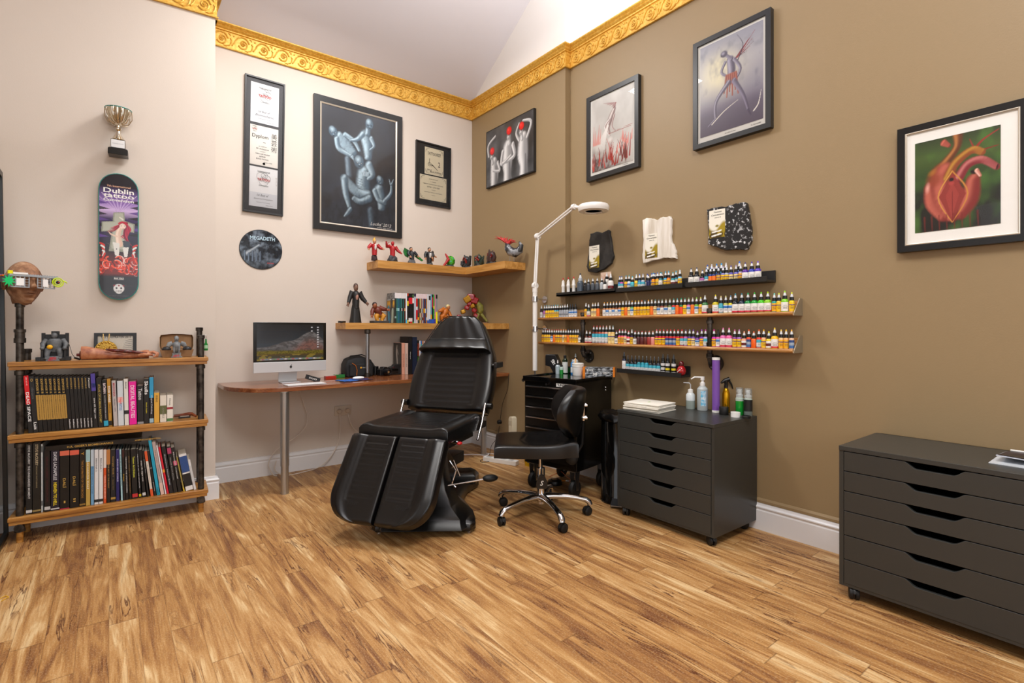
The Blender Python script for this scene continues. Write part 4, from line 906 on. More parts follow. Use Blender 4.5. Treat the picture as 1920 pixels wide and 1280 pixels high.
mb = MB(); mb.lathe([(.001, -.014), (.026, -.014), (.028, .0), (.026, .014), (.001, .014)], top, 22, 'y'); mb.build('elbow_joint', M_lw, lamp, smooth=40)
mb = MB()
for s_ in (-.012, .012): mb.cyl(top + Vector((0, 0, s_)), joint + Vector((0, 0, s_)), .0075, n=10)
mb.build('upper_arm', M_lw, lamp, smooth=40)
mb = MB(); mb.lathe([(.001, -.014), (.022, -.014), (.024, .0), (.022, .014), (.001, .014)], joint, 20, 'y'); hc = LL_(Vector((head.x, head.y, hz))); mb.cyl(joint, joint + (hc - joint).normalized() * .05, .012); mb.build('head_joint', M_lw, lamp, smooth=40)
hd = MB(Matrix.Translation(hc)); hd.lathe([(.060, -.020), (.066, -.028), (.108, -.024), (.114, -.010), (.114, .010), (.106, .022), (.09, .026), (.066, .026), (.060, .018), (.060, -.020)], n=48); hd.build('lamp_head', M_lw, lamp, smooth=35)
MB(Matrix.Translation(hc)).lathe([(.001, -.006), (.060, -.002), (.060, .002), (.001, .006)], n=40).build('magnifier_lens', mat('#a9a59c', .08), lamp, smooth=60)
MB(Matrix.Translation(hc)).lathe([(.001, .020), (.067, .020), (.067, .030), (.001, .032)], n=40).build('lens_cover', M_lw, lamp, smooth=40)
for z in (1.432, 1.178):
    mb = MB(); mb.cyl((0, 0, z - .022), (0, 0, z + .022), .027); mb.cyl((.02, 0, z), (PIL - lx - .004, -.0, z), .008); mb.lathe([(.001, PIL - lx - .012), (.030, PIL - lx - .012), (.032, PIL - lx - .004), (.001, PIL - lx - .002)], (0, 0, z), 20, 'x'); mb.build('wall_clamp', M_chrome, lamp, smooth=40)

# ------------------------------------------------------------------ pipe and board bookcase on the left wall
def word(n):
    W = 'first second third fourth fifth sixth seventh eighth ninth tenth eleventh twelfth thirteenth fourteenth fifteenth sixteenth seventeenth eighteenth nineteenth'.split()
    if n <= 19: return W[n - 1]
    T = {2: 'twent', 3: 'thirt', 4: 'fort', 5: 'fift', 6: 'sixt'}[n // 10]
    return T + 'ieth' if n % 10 == 0 else T + 'y-' + W[n % 10 - 1]
BZ = -math.atan(.07); BO = Vector((0, 3.872, 0)); BU = Vector((math.cos(BZ), math.sin(BZ), 0)); BV = Vector((-math.sin(BZ), math.cos(BZ), 0))
def bloc(px, py, y=0.0, z=None):
    """pixel -> bookcase coordinates on the plane at depth y (or at height z)"""
    d = ray(px, py)
    if z is not None: t_ = (z - CAMH) / d.z
    else: t_ = ((BO + BV * y - Vector((0, 0, CAMH))).dot(BV)) / d.dot(BV)
    p = Vector((0, 0, CAMH)) + d * t_ - BO
    return Vector((p.dot(BU), p.dot(BV), p.z))
case = thing('bookcase', 'open bookcase of thick wooden boards on dark pipe posts with wheels of pipe fittings', 'bookcase', BO, BZ)
case['label'] = 'open bookcase of thick wooden boards threaded on dark metal pipe posts'
SZ = (.147, .598, .997); XLc, XRc, DPc = -.437, .507, .262
for z in SZ:
    sh = MB().box(XLc, XRc, 0, DPc, z - .024, z).build('shelf_board', M_board, case, bevel=.003)
    MB().box(XLc + .004, XRc - .006, .006, DPc, z - .044, z - .0245).build('lower_layer', M_board, sh, bevel=.002)
PX = (-.392, .468)
def post(x, y, ztop):
    mb = MB(); mb.cyl((x, y, .10), (x, y, ztop), .0175, n=20)
    p = mb.build('post', M_pipe, case, smooth=40)
    def ring(z, r=.0235, h=.026): m2 = MB(); m2.lathe([(.017, 0), (r, .002), (r, h - .002), (.017, h)], (x, y, z), 20); m2.build('pipe_fitting', M_pipe, p, smooth=40)
    for z in SZ[1:]: ring(z - .075)
    ring(ztop - .02, .022, .024)
    m2 = MB(); m2.cyl((x, y, 0), (x, y, .066), .0155, n=16); m2.build('wooden_foot', M_board, p, smooth=40)
    m2 = MB(); m2.lathe([(.018, .058), (.024, .060), (.024, .072), (.020, .078), (.020, .103), (.001, .103)], (x, y, 0), 20); m2.lathe([(.010, -.030), (.021, -.030), (.021, -.020), (.018, -.018), (.018, .0), (.010, .0)], (x, y, .086), 18, 'y'); m2.build('tee_fitting', M_pipe, p, smooth=40)
    return p, ring
for x in PX:
    for y in (.036, .218):
        zt = 1.318 if (x < 0 and y < .1) else (1.06 if x < 0 else (1.135 if y < .1 else 1.185))
        p, ring = post(x, y, zt)
        if x < 0 and y < .1: ring(1.10, .026, .030); ring(1.158, .026, .020); m2 = MB(); m2.cyl((x, y, 1.12), (x, y, 1.16), .022); m2.build('union', M_pipe, p, smooth=40)

# ---- books
def book(par_o, rz, x0, x1, y, z, h, dep, lean, col, texts=(), label='', group=None, bands=(), cat='book', pages=True, name='book', side=None):
    """standing book, spine facing -y; lean in radians (positive = top to the left)"""
    w_ = x1 - x0; R_ = Matrix.Rotation(rz, 3, 'Z'); o = par_o + R_ @ Vector((x0, y, 0)) + Vector((0, 0, z))
    t = thing(name, label, cat, o, rz, group); t.rotation_euler = (0, -lean, rz)
    c = .0016 if w_ > .008 else .0008
    mb = MB(); mb.box(0, c, 0, dep, 0, h); mb.box(w_ - c, w_, 0, dep, 0, h); mb.box(0, w_, 0, c * 1.4, 0, h)
    cm = mat(col, .35); mb.build('cover', cm, t, bevel=.0006, seg=1)
    if pages: MB().box(c, w_ - c, c * 1.2, dep - .003, .003, h - .003).build('pages', mat('#d8cfbd', .8), t)
    for zb0, zb1, bc in bands:
        MB().box(w_ * .0, w_ * 1.0, -.0005, .0006, zb0 * h, zb1 * h).build('spine_band', mat(bc, .4), t)
    for (s_, zc, hl, wf, tc) in texts:      # text, centre (0..1 of height), length frac, width frac, colour
        mb = MB(); add_text(mb, s_, hl * h, wf * w_, frame3((w_ / 2, -.0009, zc * h), (0, 0, -1), (1, 0, 0)), fat=.015); mb.build('title', mat(tc, .45), t)
    return t
def brow(rows, zi, yloc, f, lab, group, dep=.19):
    """rows: (base x0, base x1, lean px, top y px, colour, texts, bands, description)"""
    z = SZ[zi]; n = 0
    prev = None
    for r in rows:
        n += 1; x0, x1, ln, ty, col, tx, bd, ds = r
        a = bloc(x0, 700, yloc); b = bloc(x1, 700, yloc); tp = bloc((x0 + x1) / 2 + ln, ty, yloc)
        sc_ = (b.x - a.x) / (x1 - x0); h = tp.z - z; le = math.atan(-ln * sc_ / h)
        if prev and le > prev[0] + 1e-4: a.x = min(max(a.x, prev[1] + min(h, prev[2]) * (math.tan(le) - math.tan(prev[0]))), b.x - .004)
        prev = (le, b.x, h)
        book(BO, BZ, a.x + .0004, b.x - .0004, yloc, z + .0005, h / math.cos(le) - .004, min(dep, .5), le, col, tx, '%s, %s from left on the %s' % (ds, word(n), lab), group, bd)
GD = '#c8a24c'; W0 = '#f0f0f0'
fx = lambda q: 10 + q / 9.6
rows = [(fx(415), fx(505), -9.6, 703, '#141416', [('DEAD', .60, .22, .62, W0), ('SPACE', .33, .26, .62, W0), ('(the art of)', .90, .14, .4, '#f3c9c9')], [(.50, 1, '#d8101c')], 'black book with red upper spine'),
        (fx(505), fx(600), -9.0, 704, '#17181a', [('doom', .70, .2, .5, '#5b5b5f'), ('Luis', .12, .13, .6, W0), ('O', .93, .05, .5, GD)], [], 'black book with white spine-foot drawing')]
e = [600, 685, 765, 835, 915, 985, 1060, 1135]
for q in range(7): rows.append((fx(e[q]), fx(e[q + 1]), -8.6 + .25 * q, 705, '#0d0d0e', [('EXPOSE %d' % (9 - q), .83, .26, .5, GD), ('finest digital art in the known universe', .45, .42, .35, '#3a2c10')], [(.22, .67, '#b28a3e')], 'black book with gold lower spine panel'))
e = [1135, 1205, 1275, 1345, 1405, 1470, 1530, 1590]
nm = ['EXOTIQUE 7', 'EXOTIQUE 6', 'EXOTIQUE 5', 'EXOTIQUE 4', 'EXOTIQUE 3', 'EXOTIQUE', 'Painter']
for q in range(7): rows.append((fx(e[q]), fx(e[q + 1]), -7.0 + .1 * q, 704.5, '#101011', [(nm[q], .87, .2, .42, GD if q < 6 else W0), ('ballistic', .11, .17, .32, W0)], [], 'slim black book with white foot lettering'))
rows += [(fx(1590), fx(1672), -6.3, 699, '#0e0e10', [('www HR Giger com', .36, .38, .42, W0)], [(.68, 1, '#4b3c9a'), (.74, .82, '#2a68b0')], 'black book with violet patterned spine top'),
         (fx(1674), fx(1772), -4.5, 707, '#15130f', [('ATLAS OF HUMAN ANATOMY', .48, .78, .42, '#b9a24a')], [], 'thick black book with long gold title'),
         (fx(1776), fx(1858), -4.2, 711, '#101012', [('BATMAN', .82, .22, .6, '#e8d9dc'), ('THE WORLD OF THE DARK KNIGHT', .42, .52, .2, '#cfcfd2')], [(.02, .13, '#2aa4c8')], 'black book with blue foot'),
         (fx(1860), fx(1926), -3.8, 709, '#b8862a', [('STAR WARS', .68, .34, .62, W0), ('TATTOO', .38, .2, .4, '#4a2c0c')], [(.02, .12, '#18140e')], 'ochre book with white title')]
gx = lambda q: 190 + q / 9.6
rows += [(gx(222), gx(300), -4.4, 712.5, '#b9b2b0', [('MADONNA', .80, .30, .5, '#b02038'), ('Nudes 1979', .46, .28, .34, '#6a6064')], [], 'silver grey book with red title'),
         (gx(304), gx(412), -2.6, 713, '#cdd5dc', [('Nagel', .56, .14, .5, '#e05a5a'), ('TATTOO', .42, .16, .5, '#3e74b8')], [(.52, .64, '#e7b8b4')], 'pale blue book with red and blue lettering'),
         (gx(420), gx(500), -2.5, 709, '#dcdad4', [('Banksy', .86, .15, .4, '#3a3a3c')], [(.24, .32, '#1c1c1e')], 'cream white book with black figure on spine'),
         (gx(505), gx(642), -2.0, 714, '#e6109a', [('DIGITAL BEAUTIES', .53, .76, .52, '#f6d8ea')], [], 'thick magenta book with white title'),
         (gx(650), gx(764), -1.0, 722, '#141216', [('Tattoo', .78, .30, .6, '#d8d8d8')], [(.0, .06, '#8c8c8e')], 'black book with white script title'),
         (gx(768), gx(864), -.8, 709, '#0f0f10', [('Skulls', .80, .30, .68, W0), ('Noah Scalin', .35, .24, .2, '#f0e020')], [], 'black book with large white title'),
         (gx(868), gx(944), -.6, 706, '#15161c', [('Digital Painting', .40, .4, .4, '#c8ccd4')], [(.55, 1, '#2a96c4'), (.01, .1, '#9ab8c4')], 'black book with bright blue top'),
         (gx(950), gx(1048), -.2, 735, '#d9a53e', [('IDEAS', .80, .22, .35, '#5a4420')], [], 'short mustard yellow book'),
         (gx(1056), gx(1174), 0, 740, '#ddd6c8', [('ANGELS', .35, .4, .3, '#8a8578')], [(.30, .62, '#5d6136')], 'short cream book with green serpent'),
         (gx(1180), gx(1292), 0, 739, '#e3ded4', [('Nona', .74, .26, .3, '#8b8880')], [(.46, .54, '#9a2c34'), (.02, .12, '#4c7a44')], 'short cream book with red mark')]
brow(rows, 1, .030, None, 'middle bookcase shelf', 'books on the middle bookcase shelf')
fx = lambda q: 20 + q / 7.53; gx = lambda q: 200 + q / 7.53
T9 = 841.5
rows = [(fx(215), fx(302), -.0, 831, '#101113', [('STEVE McCURRY  THE UNGUARDED MOMENT', .60, .76, .36, '#cfcfcf')], [(.02, .06, '#c9c9c9')], 'tall black book with thin white title'),
        (fx(306), fx(428), -.0, 829, '#13120f', [('STEVE McCURRY', .83, .3, .34, '#b9a98a'), ('THE ICONIC PHOTOGRAPHS', .52, .32, .16, '#9a8a68')], [(.025, .05, '#8f7c4c')], 'tall black book with cream title'),
        (fx(430), fx(456), -.3, 831, '#b9bfc0', [], [(.1, .17, '#5a5e60'), (.88, .97, '#5a5e60')], 'slim silver edged slipcase'),
        (fx(476), fx(562), -1, T9, '#120d0e', [('SERGE NUBRET TECHNOPUNK', .52, .74, .3, '#4a1218')], [(.03, .08, '#c0c0c0')], 'black book with dark red title'),
        (fx(566), fx(690), 0, T9, '#171428', [('DAVID LACHAPELLE', .73, .46, .40, '#d9dbe2'), ('HEAVEN TO HELL', .27, .38, .40, '#f2dc1e')], [(.02, .04, '#c9c9cc')], 'navy book with white and yellow title'),
        (fx(694), fx(830), 0, T9, '#0b0b0b', [('DALÍ', .44, .16, .36, GD), ('I', .12, .04, .18, GD)], [(.90, .98, '#d86a50'), (.0, .015, '#c01c48')], 'thick black gold-titled book, pink number'),
        (fx(836), fx(966), 0, T9, '#0b0b0b', [('DALÍ', .46, .16, .36, GD), ('II', .13, .06, .26, GD)], [(.91, .99, '#d8604a')], 'thick black gold-titled book, orange number'),
        (fx(970), fx(1056), 0, T9, '#151009', [('THE PLAYMATES OF THE DECADE', .48, .66, .34, '#a9782c'), ('Y', .93, .05, .5, '#d8a238')], [(.02, .05, '#8a6a2c')], 'black book with amber title'),
        (fx(1060), fx(1124), 0, T9, '#b9994a', [('SALVADOR DALÍ', .55, .5, .45, '#f0ede0')], [(.78, 1, '#9cc0c4')], 'yellow and pale blue painted book'),
        (fx(1130), fx(1176), 0, T9, '#6ea3cc', [('illustration now', .45, .5, .3, '#2a4a70')], [(.70, 1, '#b9c8d4')], 'light blue slim book'),
        (fx(1180), fx(1242), 0, T9, '#dcdcde', [('Bibliothek 2', .72, .24, .35, '#55565a')], [(.04, .09, '#222')], 'slim white book beside identical one'),
        (fx(1246), fx(1306), 0, T9, '#dededf', [('Bibliothek 1', .72, .24, .35, '#55565a')], [(.04, .09, '#222')], 'slim white book left of orange one'),
        (fx(1310), fx(1352), 0, T9, '#d4521e', [('TOMAS DE QUINCEY', .30, .44, .42, '#f4e2d4')], [(.66, 1, '#dcd0c8')], 'orange book with pale top'),
        (fx(1356), fx(1410), -.5, T9, '#1c120c', [('THE ART OF THE PRINT', .50, .46, .35, '#b08a4c')], [(.72, 1, '#b4743a')], 'black book with orange picture top'),
        (fx(1414), fx(1484), -.8, T9, '#15161a', [('Georgian Book 1', .68, .38, .4, '#b08c48'), ('Gustav Doré', .33, .2, .2, '#8d7440')], [(.05, .09, '#a8853c')], 'black book with gold ornament at foot'),
        (gx(134), gx(184), -1, T9, '#1e1c5e', [('BRAVE NEW WORLD', .60, .44, .38, '#cfcdf0')], [], 'navy blue slim book'),
        (gx(190), gx(230), -3.4, T9, '#a8d0d8', [('KUNSTLER LEXIKON', .60, .6, .5, '#29404a')], [], 'pale cyan slim book'),
        (gx(236), gx(268), -3, T9, '#191214', [('Erdem', .45, .14, .5, '#d8a830')], [(.85, 1, '#3a1414')], 'thin black book with yellow word'),
        (gx(270), gx(312), -3, T9, '#101011', [('TIM POPPER THE UNAUTHORISED', .50, .72, .4, '#c9c9c9')], [], 'thin black book with long white title'),
        (gx(316), gx(356), -4, T9, '#14100b', [('STAR WARS CHRONICLES', .50, .74, .36, '#8a6428')], [], 'thin black book with dull gold title'),
        (gx(364), gx(442), -4, T9 - 1, '#0f1012', [('Tattoo Art Deluxe', .64, .42, .35, '#d8dc40')], [(.03, .10, '#c02c30')], 'black book with lime title and red foot'),
        (gx(446), gx(492), -6, T9 - 1, '#101114', [('THE STATE OF ART AND SCULPTURE', .55, .7, .35, '#c8ccd2')], [(.03, .08, '#c8b020')], 'thin black book with white title'),
        (gx(496), gx(556), -8, T9 + 1, '#0d0e11', [('www HR Giger com', .56, .44, .48, '#e4e4e4')], [(.04, .10, '#c9c9c9')], 'black book with bold white lettering'),
        (gx(560), gx(602), -10, T9 + 2, '#101113', [('Digital Art', .66, .3, .3, '#c4c4c4')], [], 'leaning thin black book'),
        (gx(606), gx(662), -12.5, 845, '#d9d0c4', [('Encyclopaedia', .5, .4, .3, '#777')], [(.78, 1, '#d8582a'), (.0, .16, '#d8582a')], 'leaning cream orange-ended book'),
        (gx(666), gx(706), -14, 844, '#121315', [('photoshop', .2, .2, .4, '#c9c9c9')], [(.60, .63, '#777')], 'leaning black book beside cream one'),
        (gx(710), gx(756), -16.5, 825, '#1a9fc0', [('Tattoo', .08, .13, .5, '#0c3440')], [], 'tall leaning turquoise book'),
        (gx(760), gx(816), -17, 828, '#b9a6a2', [('Character Concept', .6, .5, .4, '#7f6c6a')], [(.0, .22, '#d9b8ac')], 'leaning grey pink book'),
        (gx(820), gx(846), -17, 834, '#e2e2e6', [], [], 'leaning thin white book'),
        (gx(850), gx(882), -16.5, 837, '#d01430', [], [(.46, .52, '#e8a030')], 'leaning thin red book'),
        (gx(886), gx(944), -15.5, 836, '#14141a', [('Illustrators Annual Book', .5, .66, .28, '#b9c0ca')], [], 'leaning black book with blue spots'),
        (gx(946), gx(1002), -13.5, 836, '#131315', [('World Press Photo', .52, .5, .24, '#b4b4b4')], [(.84, .97, '#a83a62')], 'leaning black pink-badged book'),
        (gx(1006), gx(1062), -14, 838, '#0f0f10', [('Monster manual', .6, .6, .3, '#d0d0d0')], [(.60, .70, '#c85a78')], 'leaning black book with pink tag'),
        (gx(1066), gx(1104), -13.8, 856, '#a3934a', [('Fantasy', .3, .2, .4, '#4a4020')], [(.0, .12, '#d8b83a')], 'short leaning olive yellow book'),
        (gx(1118), gx(1226), -13.8, 851, '#dfdfde', [], [(.50, .94, '#274a86'), (.12, .46, '#151517')], 'wide leaning white pictured book'),
        (gx(1232), gx(1268), -12, 861, '#d8d9db', [], [(.2, .8, '#c4c6c8')], 'last leaning thin white booklet')]
brow(rows, 0, .030, None, 'bottom bookcase shelf', 'books on the bottom bookcase shelf')
# book lying across the tops
a = bloc(84, 836, .02); b = bloc(265, 832, .02); zb = bloc(150, 840.5, .03).z + .003
t = thing('book', 'large black book with gold title lying flat across the bottom row of books', 'book', BO + BU * a.x + BV * .028 + Vector((0, 0, zb)), BZ, 'books on the bottom bookcase shelf')
Lb = b.x - a.x; mb = MB(); mb.box(0, Lb, 0, .21, 0, .002); mb.box(0, Lb, 0, .21, .026, .028); mb.box(0, Lb, 0, .003, 0, .028); mb.build('cover', mat('#0e0e0f', .3), t, bevel=.0006)
MB().box(.002, Lb - .002, .004, .206, .002, .026).build('pages', mat('#cfc6b4', .8), t)
ptext(t, "H.R. GIGER'S BIOMECHANICS", .20, .013, .21, .012, -.001, mat('#d2a850', .4)); ptext(t, 'MORPHEUS INTERNATIONAL', .475, .013, .13, .009, -.001, mat('#d2a850', .4))

# ---- objects on the bookcase
# bronze-like head on the post, wearing toy-brick glasses
def head_mesh(s=1.0):
    """sculpted head facing +x, about 0.24 tall, neck opening down"""
    nu, nv = 72, 56; rings = []
    for j in range(nv + 1):
        v = -PI / 2 + PI * j / nv; rg = []
        for i in range(nu):
            u = 2 * PI * i / nu; cx_, sy_, sz_ = math.cos(v) * math.cos(u), math.cos(v) * math.sin(u), math.sin(v)
            x, y, z = cx_ * .100, sy_ * .078, sz_ * .122
            if x < 0: x *= 1.05
            if z < 0: y *= 1 - .30 * min(1, (-z / .122)) ** 1.2; x *= 1 - .10 * (-z / .122)
            fr_ = max(0, cx_)                     # frontness
            def G(yc_, zc_, wy, wz): return math.exp(-((y - yc_) / wy) ** 2 - ((z - zc_) / wz) ** 2) * (fr_ > .2)
            def G2(yc_, zc_, wy, wz): return G(yc_, zc_, wy, wz) + G(-yc_, zc_, wy, wz)
            x += .010 * fr_; x -= .010 * max(0, -z / .122) * fr_
            x += .010 * G(0, .028, .05, .010) - .019 * G2(.030, .008, .017, .013) + .010 * G2(.030, .007, .010, .008)       # brow, sockets, eyes
            x += .038 * G(0, -.022, .013, .014) + .020 * G(0, .002, .009, .022) + .014 * G2(.012, -.026, .008, .008)       # nose
            x += .010 * G2(.040, -.016, .018, .014) - .006 * G2(.038, -.046, .014, .018)                                     # cheeks
            x += .019 * G(0, -.054, .024, .0075) + .018 * G(0, -.068, .020, .0075) - .012 * G(0, -.0605, .024, .0025) - .007 * G(0, -.079, .02, .007)
            x += .024 * G(0, -.095, .024, .015)
            rg.append(Vector((x * s, y * s, z * s)))
        rings.append(rg)
    return rings
fd = -66 * PI / 180; hp = BO + BU * (PX[0] + .016) + BV * .036
hd = thing('head_sculpture', 'rough brown clay head sculpture on pipe post, wearing toy-brick glasses', 'sculpture', hp + Vector((.0, 0, 1.318)), fd)
k = NT('fired_clay'); tc = k.n('TexCoord'); n = k.n('TexNoise', {'Vector': tc.outputs['Object'], 'Scale': 26.0, 'Detail': 8.0}); n2 = k.n('TexNoise', {'Vector': tc.outputs['Object'], 'Scale': 9.0, 'Detail': 3.0})
k.set(k.b.inputs['Base Color'], k.mix(k.ramp(n2.outputs[0], [(.45, 0.0), (.65, 1.0)]), k.ramp(n.outputs[0], [(.35, '#6a4630'), (.55, '#96694a'), (.72, '#c09a78')]), k.ramp(n.outputs[0], [(.4, '#7c5238'), (.7, '#a88060')])))
k.b.inputs['Roughness'].default_value = .7; bp = k.n('Bump', {'Height': n.outputs[0], 'Strength': .9, 'Distance': .004}); k.set(k.b.inputs['Normal'], bp.outputs[0]); M_clay = k.m
mb = MB(Matrix.Translation((.0, 0, .112))); mb.loft(head_mesh()); mb.T = Matrix.Identity(4)
for s_ in (-1, 1):
    mb.tube([(-.012 + .020 * math.cos(a) * .8, s_ * .080, .108 + .030 * math.sin(a)) for a in [2 * PI * q / 16 for q in range(16)]], .007, 6, closed=True); mb.ball((-.01, s_ * .075, .10), (.012, .008, .02), 10, 6)
mb.lathe([(.001, -.002), (.040, .0), (.046, .03), (.045, .06)], (-.025, 0, 0), 24)
mb.build('head', M_clay, hd, smooth=80)
gl = thing('toy_brick_glasses', 'glasses built of grey and bright toy bricks worn by the clay head', 'glasses', hp + Vector((0, 0, 1.311)), fd)
GB = mat('#9aa0a6', .3); mb = MB()
for s_ in (-1, 1):
    y0, y1 = s_ * .018, s_ * .092; a, b = min(y0, y1), max(y0, y1)
    for z0, z1 in ((.090, .096), (.148, .154)): mb.box(.112, .122, a, b, z0, z1)
    for q in range(5): yy_ = a + (b - a) * q / 4; mb.box(.113, .120, yy_ - .0022, yy_ + .0022, .090, .150)
    for z in (.105, .120, .135): mb.box(.114, .119, a, b, z - .001, z + .001)
mb.box(.108, .124, -.100, .108, .150, .160)
for q in range(20): mb.cyl((.116, -.095 + .0105 * q, .160), (.116, -.095 + .0105 * q, .1635), .0035, n=8)
mb.build('brick_frame', GB, gl)
mb = MB(); mb.box(.120, .1235, -.072, -.040, .100, .140); mb.box(.120, .1235, .040, .062, .100, .140); mb.box(.106, .126, -.085, -.025, .160, .170); mb.build('white_bricks', M_white, gl)
for s_ in (-1, 1):
    mb = MB(); mb.box(.0, .110, s_ * .098 - .004, s_ * .098 + .004, .140, .150); mb.box(.02, .05, s_ * .098 - .007, s_ * .098 + .007, .120, .145); mb.box(.07, .09, s_ * .098 - .007, s_ * .098 + .007, .125, .155); mb.build('temple_arm', mat('#6a6f74', .3), gl, bevel=.0005)
mb = MB(); mb.box(.02, .06, -.108, -.090, .150, .158); mb.build('orange_brick', mat('#d87818', .3), gl, bevel=.0005)
mb = MB(); mb.box(.00, .02, -.108, -.090, .152, .162); mb.build('purple_brick', mat('#7a3aa8', .3), gl, bevel=.0005)
mb = MB(); mb.box(.11, .12, -.104, -.085, .160, .178); mb.build('yellow_brick', mat('#e8e010', .3), gl, bevel=.0005)
leaf = []
for q in range(20): a = 2 * PI * q / 20; r = (.030 if q % 2 else .014); leaf.append((-.103 + r * math.cos(a), .122 + r * 1.15 * math.sin(a)))
MB().prism(leaf, .124, .128, 'yz').build('green_leaf', mat('#12c06a', .3), gl)
for r in (.024, .015): mb = MB(); mb.tube([(.128, .104 + r * math.cos(a), .128 + r * math.sin(a)) for a in [2 * PI * q / 30 for q in range(30)]], .003, 6, closed=True); mb.build('lime_ring', mat('#c4e010', .3), gl)
mb = MB(); mb.tube([(.128, .126, .138), (.128, .138, .134), (.128, .146, .126)], [.004, .004, .002], 6); mb.build('lime_tail', mat('#c4e010', .3), gl)
MB().ball((.128, .104, .128), .009).build('dark_hub', M_blackp, gl, smooth=60); MB().ball((.137, .104, .128), .0035).build('red_stud', M_red, gl, smooth=60)

def figure(mb, J, R, n=10):
    """simple limb set: J dict of joints, R list of chains [(names), (radii)]"""
    for names, rs in R: mb.tube([J[q] for q in names], rs, n)
# seated stone-grey figurine in a throne-like chair
zt = SZ[2] + .0005
p = bloc(102, 676, 0, z=zt); p = BO + BU * bloc(102, 672, .075).x + BV * .075 + Vector((0, 0, zt))
FG = mat('#3a3c3e', .55, var='#1e2022', scale=40); FGl = mat('#6a6d70', .55, var='#45484a', scale=40)
t = thing('seated_figurine', 'dark grey figurine of heavy man seated in a square high-backed chair', 'figurine', p, BZ)
mb = MB(); mb.box(-.062, .062, -.04, .05, 0, .018); mb.box(-.075, -.052, -.045, .0, 0, .022); mb.box(.052, .075, -.045, .0, 0, .022); mb.box(-.050, .050, .030, .042, .018, .150); mb.box(-.018, .018, .030, .044, .15, .168); mb.box(-.060, -.044, .026, .044, .018, .158); mb.box(.044, .060, .026, .044, .018, .158)
mb.box(-.056, -.042, -.030, .03, .062, .070); mb.box(.042, .056, -.030, .03, .062, .070); mb.box(-.045, .045, -.005, .034, .018, .052); mb.box(-.055, -.044, -.030, -.022, .018, .066); mb.box(.044, .055, -.030, -.022, .018, .066)
mb.build('throne', mat('#1d1e20', .5), t, bevel=.0015)
mb = MB(); mb.tube([(0, .012, .052), (0, .010, .080), (0, .010, .112), (0, .010, .126)], [.030, .032, .038, .020], 14); mb.ball((0, .002, .142), (.014, .016, .018), 14, 10)
for s_ in (-1, 1):
    mb.tube([(s_ * .034, .010, .118), (s_ * .050, .0, .095), (s_ * .048, -.018, .074), (s_ * .048, -.034, .072)], [.015, .013, .010, .008], 10); mb.ball((s_ * .048, -.038, .071), .010, 10, 6)
    mb.tube([(s_ * .016, .008, .058), (s_ * .026, -.026, .060), (s_ * .028, -.030, .035), (s_ * .028, -.030, .018)], [.018, .015, .012, .010], 10); mb.ball((s_ * .028, -.040, .014), (.011, .020, .009), 10, 6)
mb.build('seated_body', FGl, t, smooth=70)
MB().ball((-.016, -.030, .078), (.014, .013, .013), 12, 8).build('yellow_skull', mat('#e0a818', .5), t, smooth=60)
mb = MB(); mb.loft([[Vector(q) for q in ((-.030, -.060, 0), (.030, -.060, 0), (.030, -.030, 0), (-.030, -.030, 0))], [Vector(q) for q in ((-.024, -.052, .026), (.024, -.052, .026), (.024, -.032, .026), (-.024, -.032, .026))]]); pl = mb.build('name_plinth', FGl, t, bevel=.001)
def sincity(par, z0, y0):
    for s_, dz in (('SIN', .018), ('CITY', .008)):
        mb = MB(); add_text(mb, s_, .038 if s_ == 'CITY' else .030, .010, frame3((0, y0 + .27 * (dz - .008), z0 + dz), (1, 0, .06), (0, .2, 1)), shear=.25, fat=.04); mb.build('lettering', mat('#b81c28', .4), par)
sincity(pl, 0, -.0590)
# cable and inline switch beside it
mb = MB(); cb0 = [(.062, .03, .09), (.070, .02, .06), (.078, .0, .035), (.092, -.02, .016)]; mb.tube([tuple(q) for q in cb0], .0016, 6); o = mb.build('inline_switch', M_blackp, None, smooth=50, loc=p); o.rotation_euler = (0, 0, BZ)
MB(Matrix.Translation((.105, -.028, .009)) @ Matrix.Rotation(-.35, 4, 'Z') @ Matrix.Rotation(.35, 4, 'Y')).cbox((0, 0, 0), (.032, .012, .010)).build('switch_body', M_blackp, o, bevel=.002)
tag(o, 'small black inline cable switch between seated figurine and severed arm', 'switch')

# severed arm prop
k = NT('prop_skin'); tc = k.n('TexCoord'); n = k.n('TexNoise', {'Vector': tc.outputs['Object'], 'Scale': 30.0, 'Detail': 5.0}); k.set(k.b.inputs['Base Color'], k.ramp(n.outputs[0], [(.35, '#8a4a30'), (.55, '#b0714e'), (.7, '#c08a66')])); k.b.inputs['Roughness'].default_value = .45; M_skin = k.m
M_gore = mat('#6e1a16', .3, var='#35100c', scale=90, bump=1.0)
q0 = bloc(152, 673, .035); q1 = bloc(303, 665, .035)
t = thing('severed_arm_prop', 'severed forearm prop with red wound lying along the top bookcase board', 'prop', BO + BU * q0.x + BV * .045 + Vector((0, 0, zt)), BZ)
Lr = (q1.x - q0.x) * .98
mb = MB(); st = [(0, .038, .040), (.06, .040, .040), (.14, .038, .036), (.24, .033, .031), (.36, .027, .025), (.48, .023, .021), (.60, .021, .020), (.68, .024, .021), (.74, .031, .024), (.80, .036, .026), (.85, .034, .026)]
rings = []
for a, ry, rz_ in st: rings.append([Vector((a * Lr, ry * .9 * math.cos(q), rz_ * 1.0 + rz_ * 1.0 * math.sin(q))) for q in [2 * PI * i / 18 for i in range(18)]])
mb.loft(rings)
zf = .022
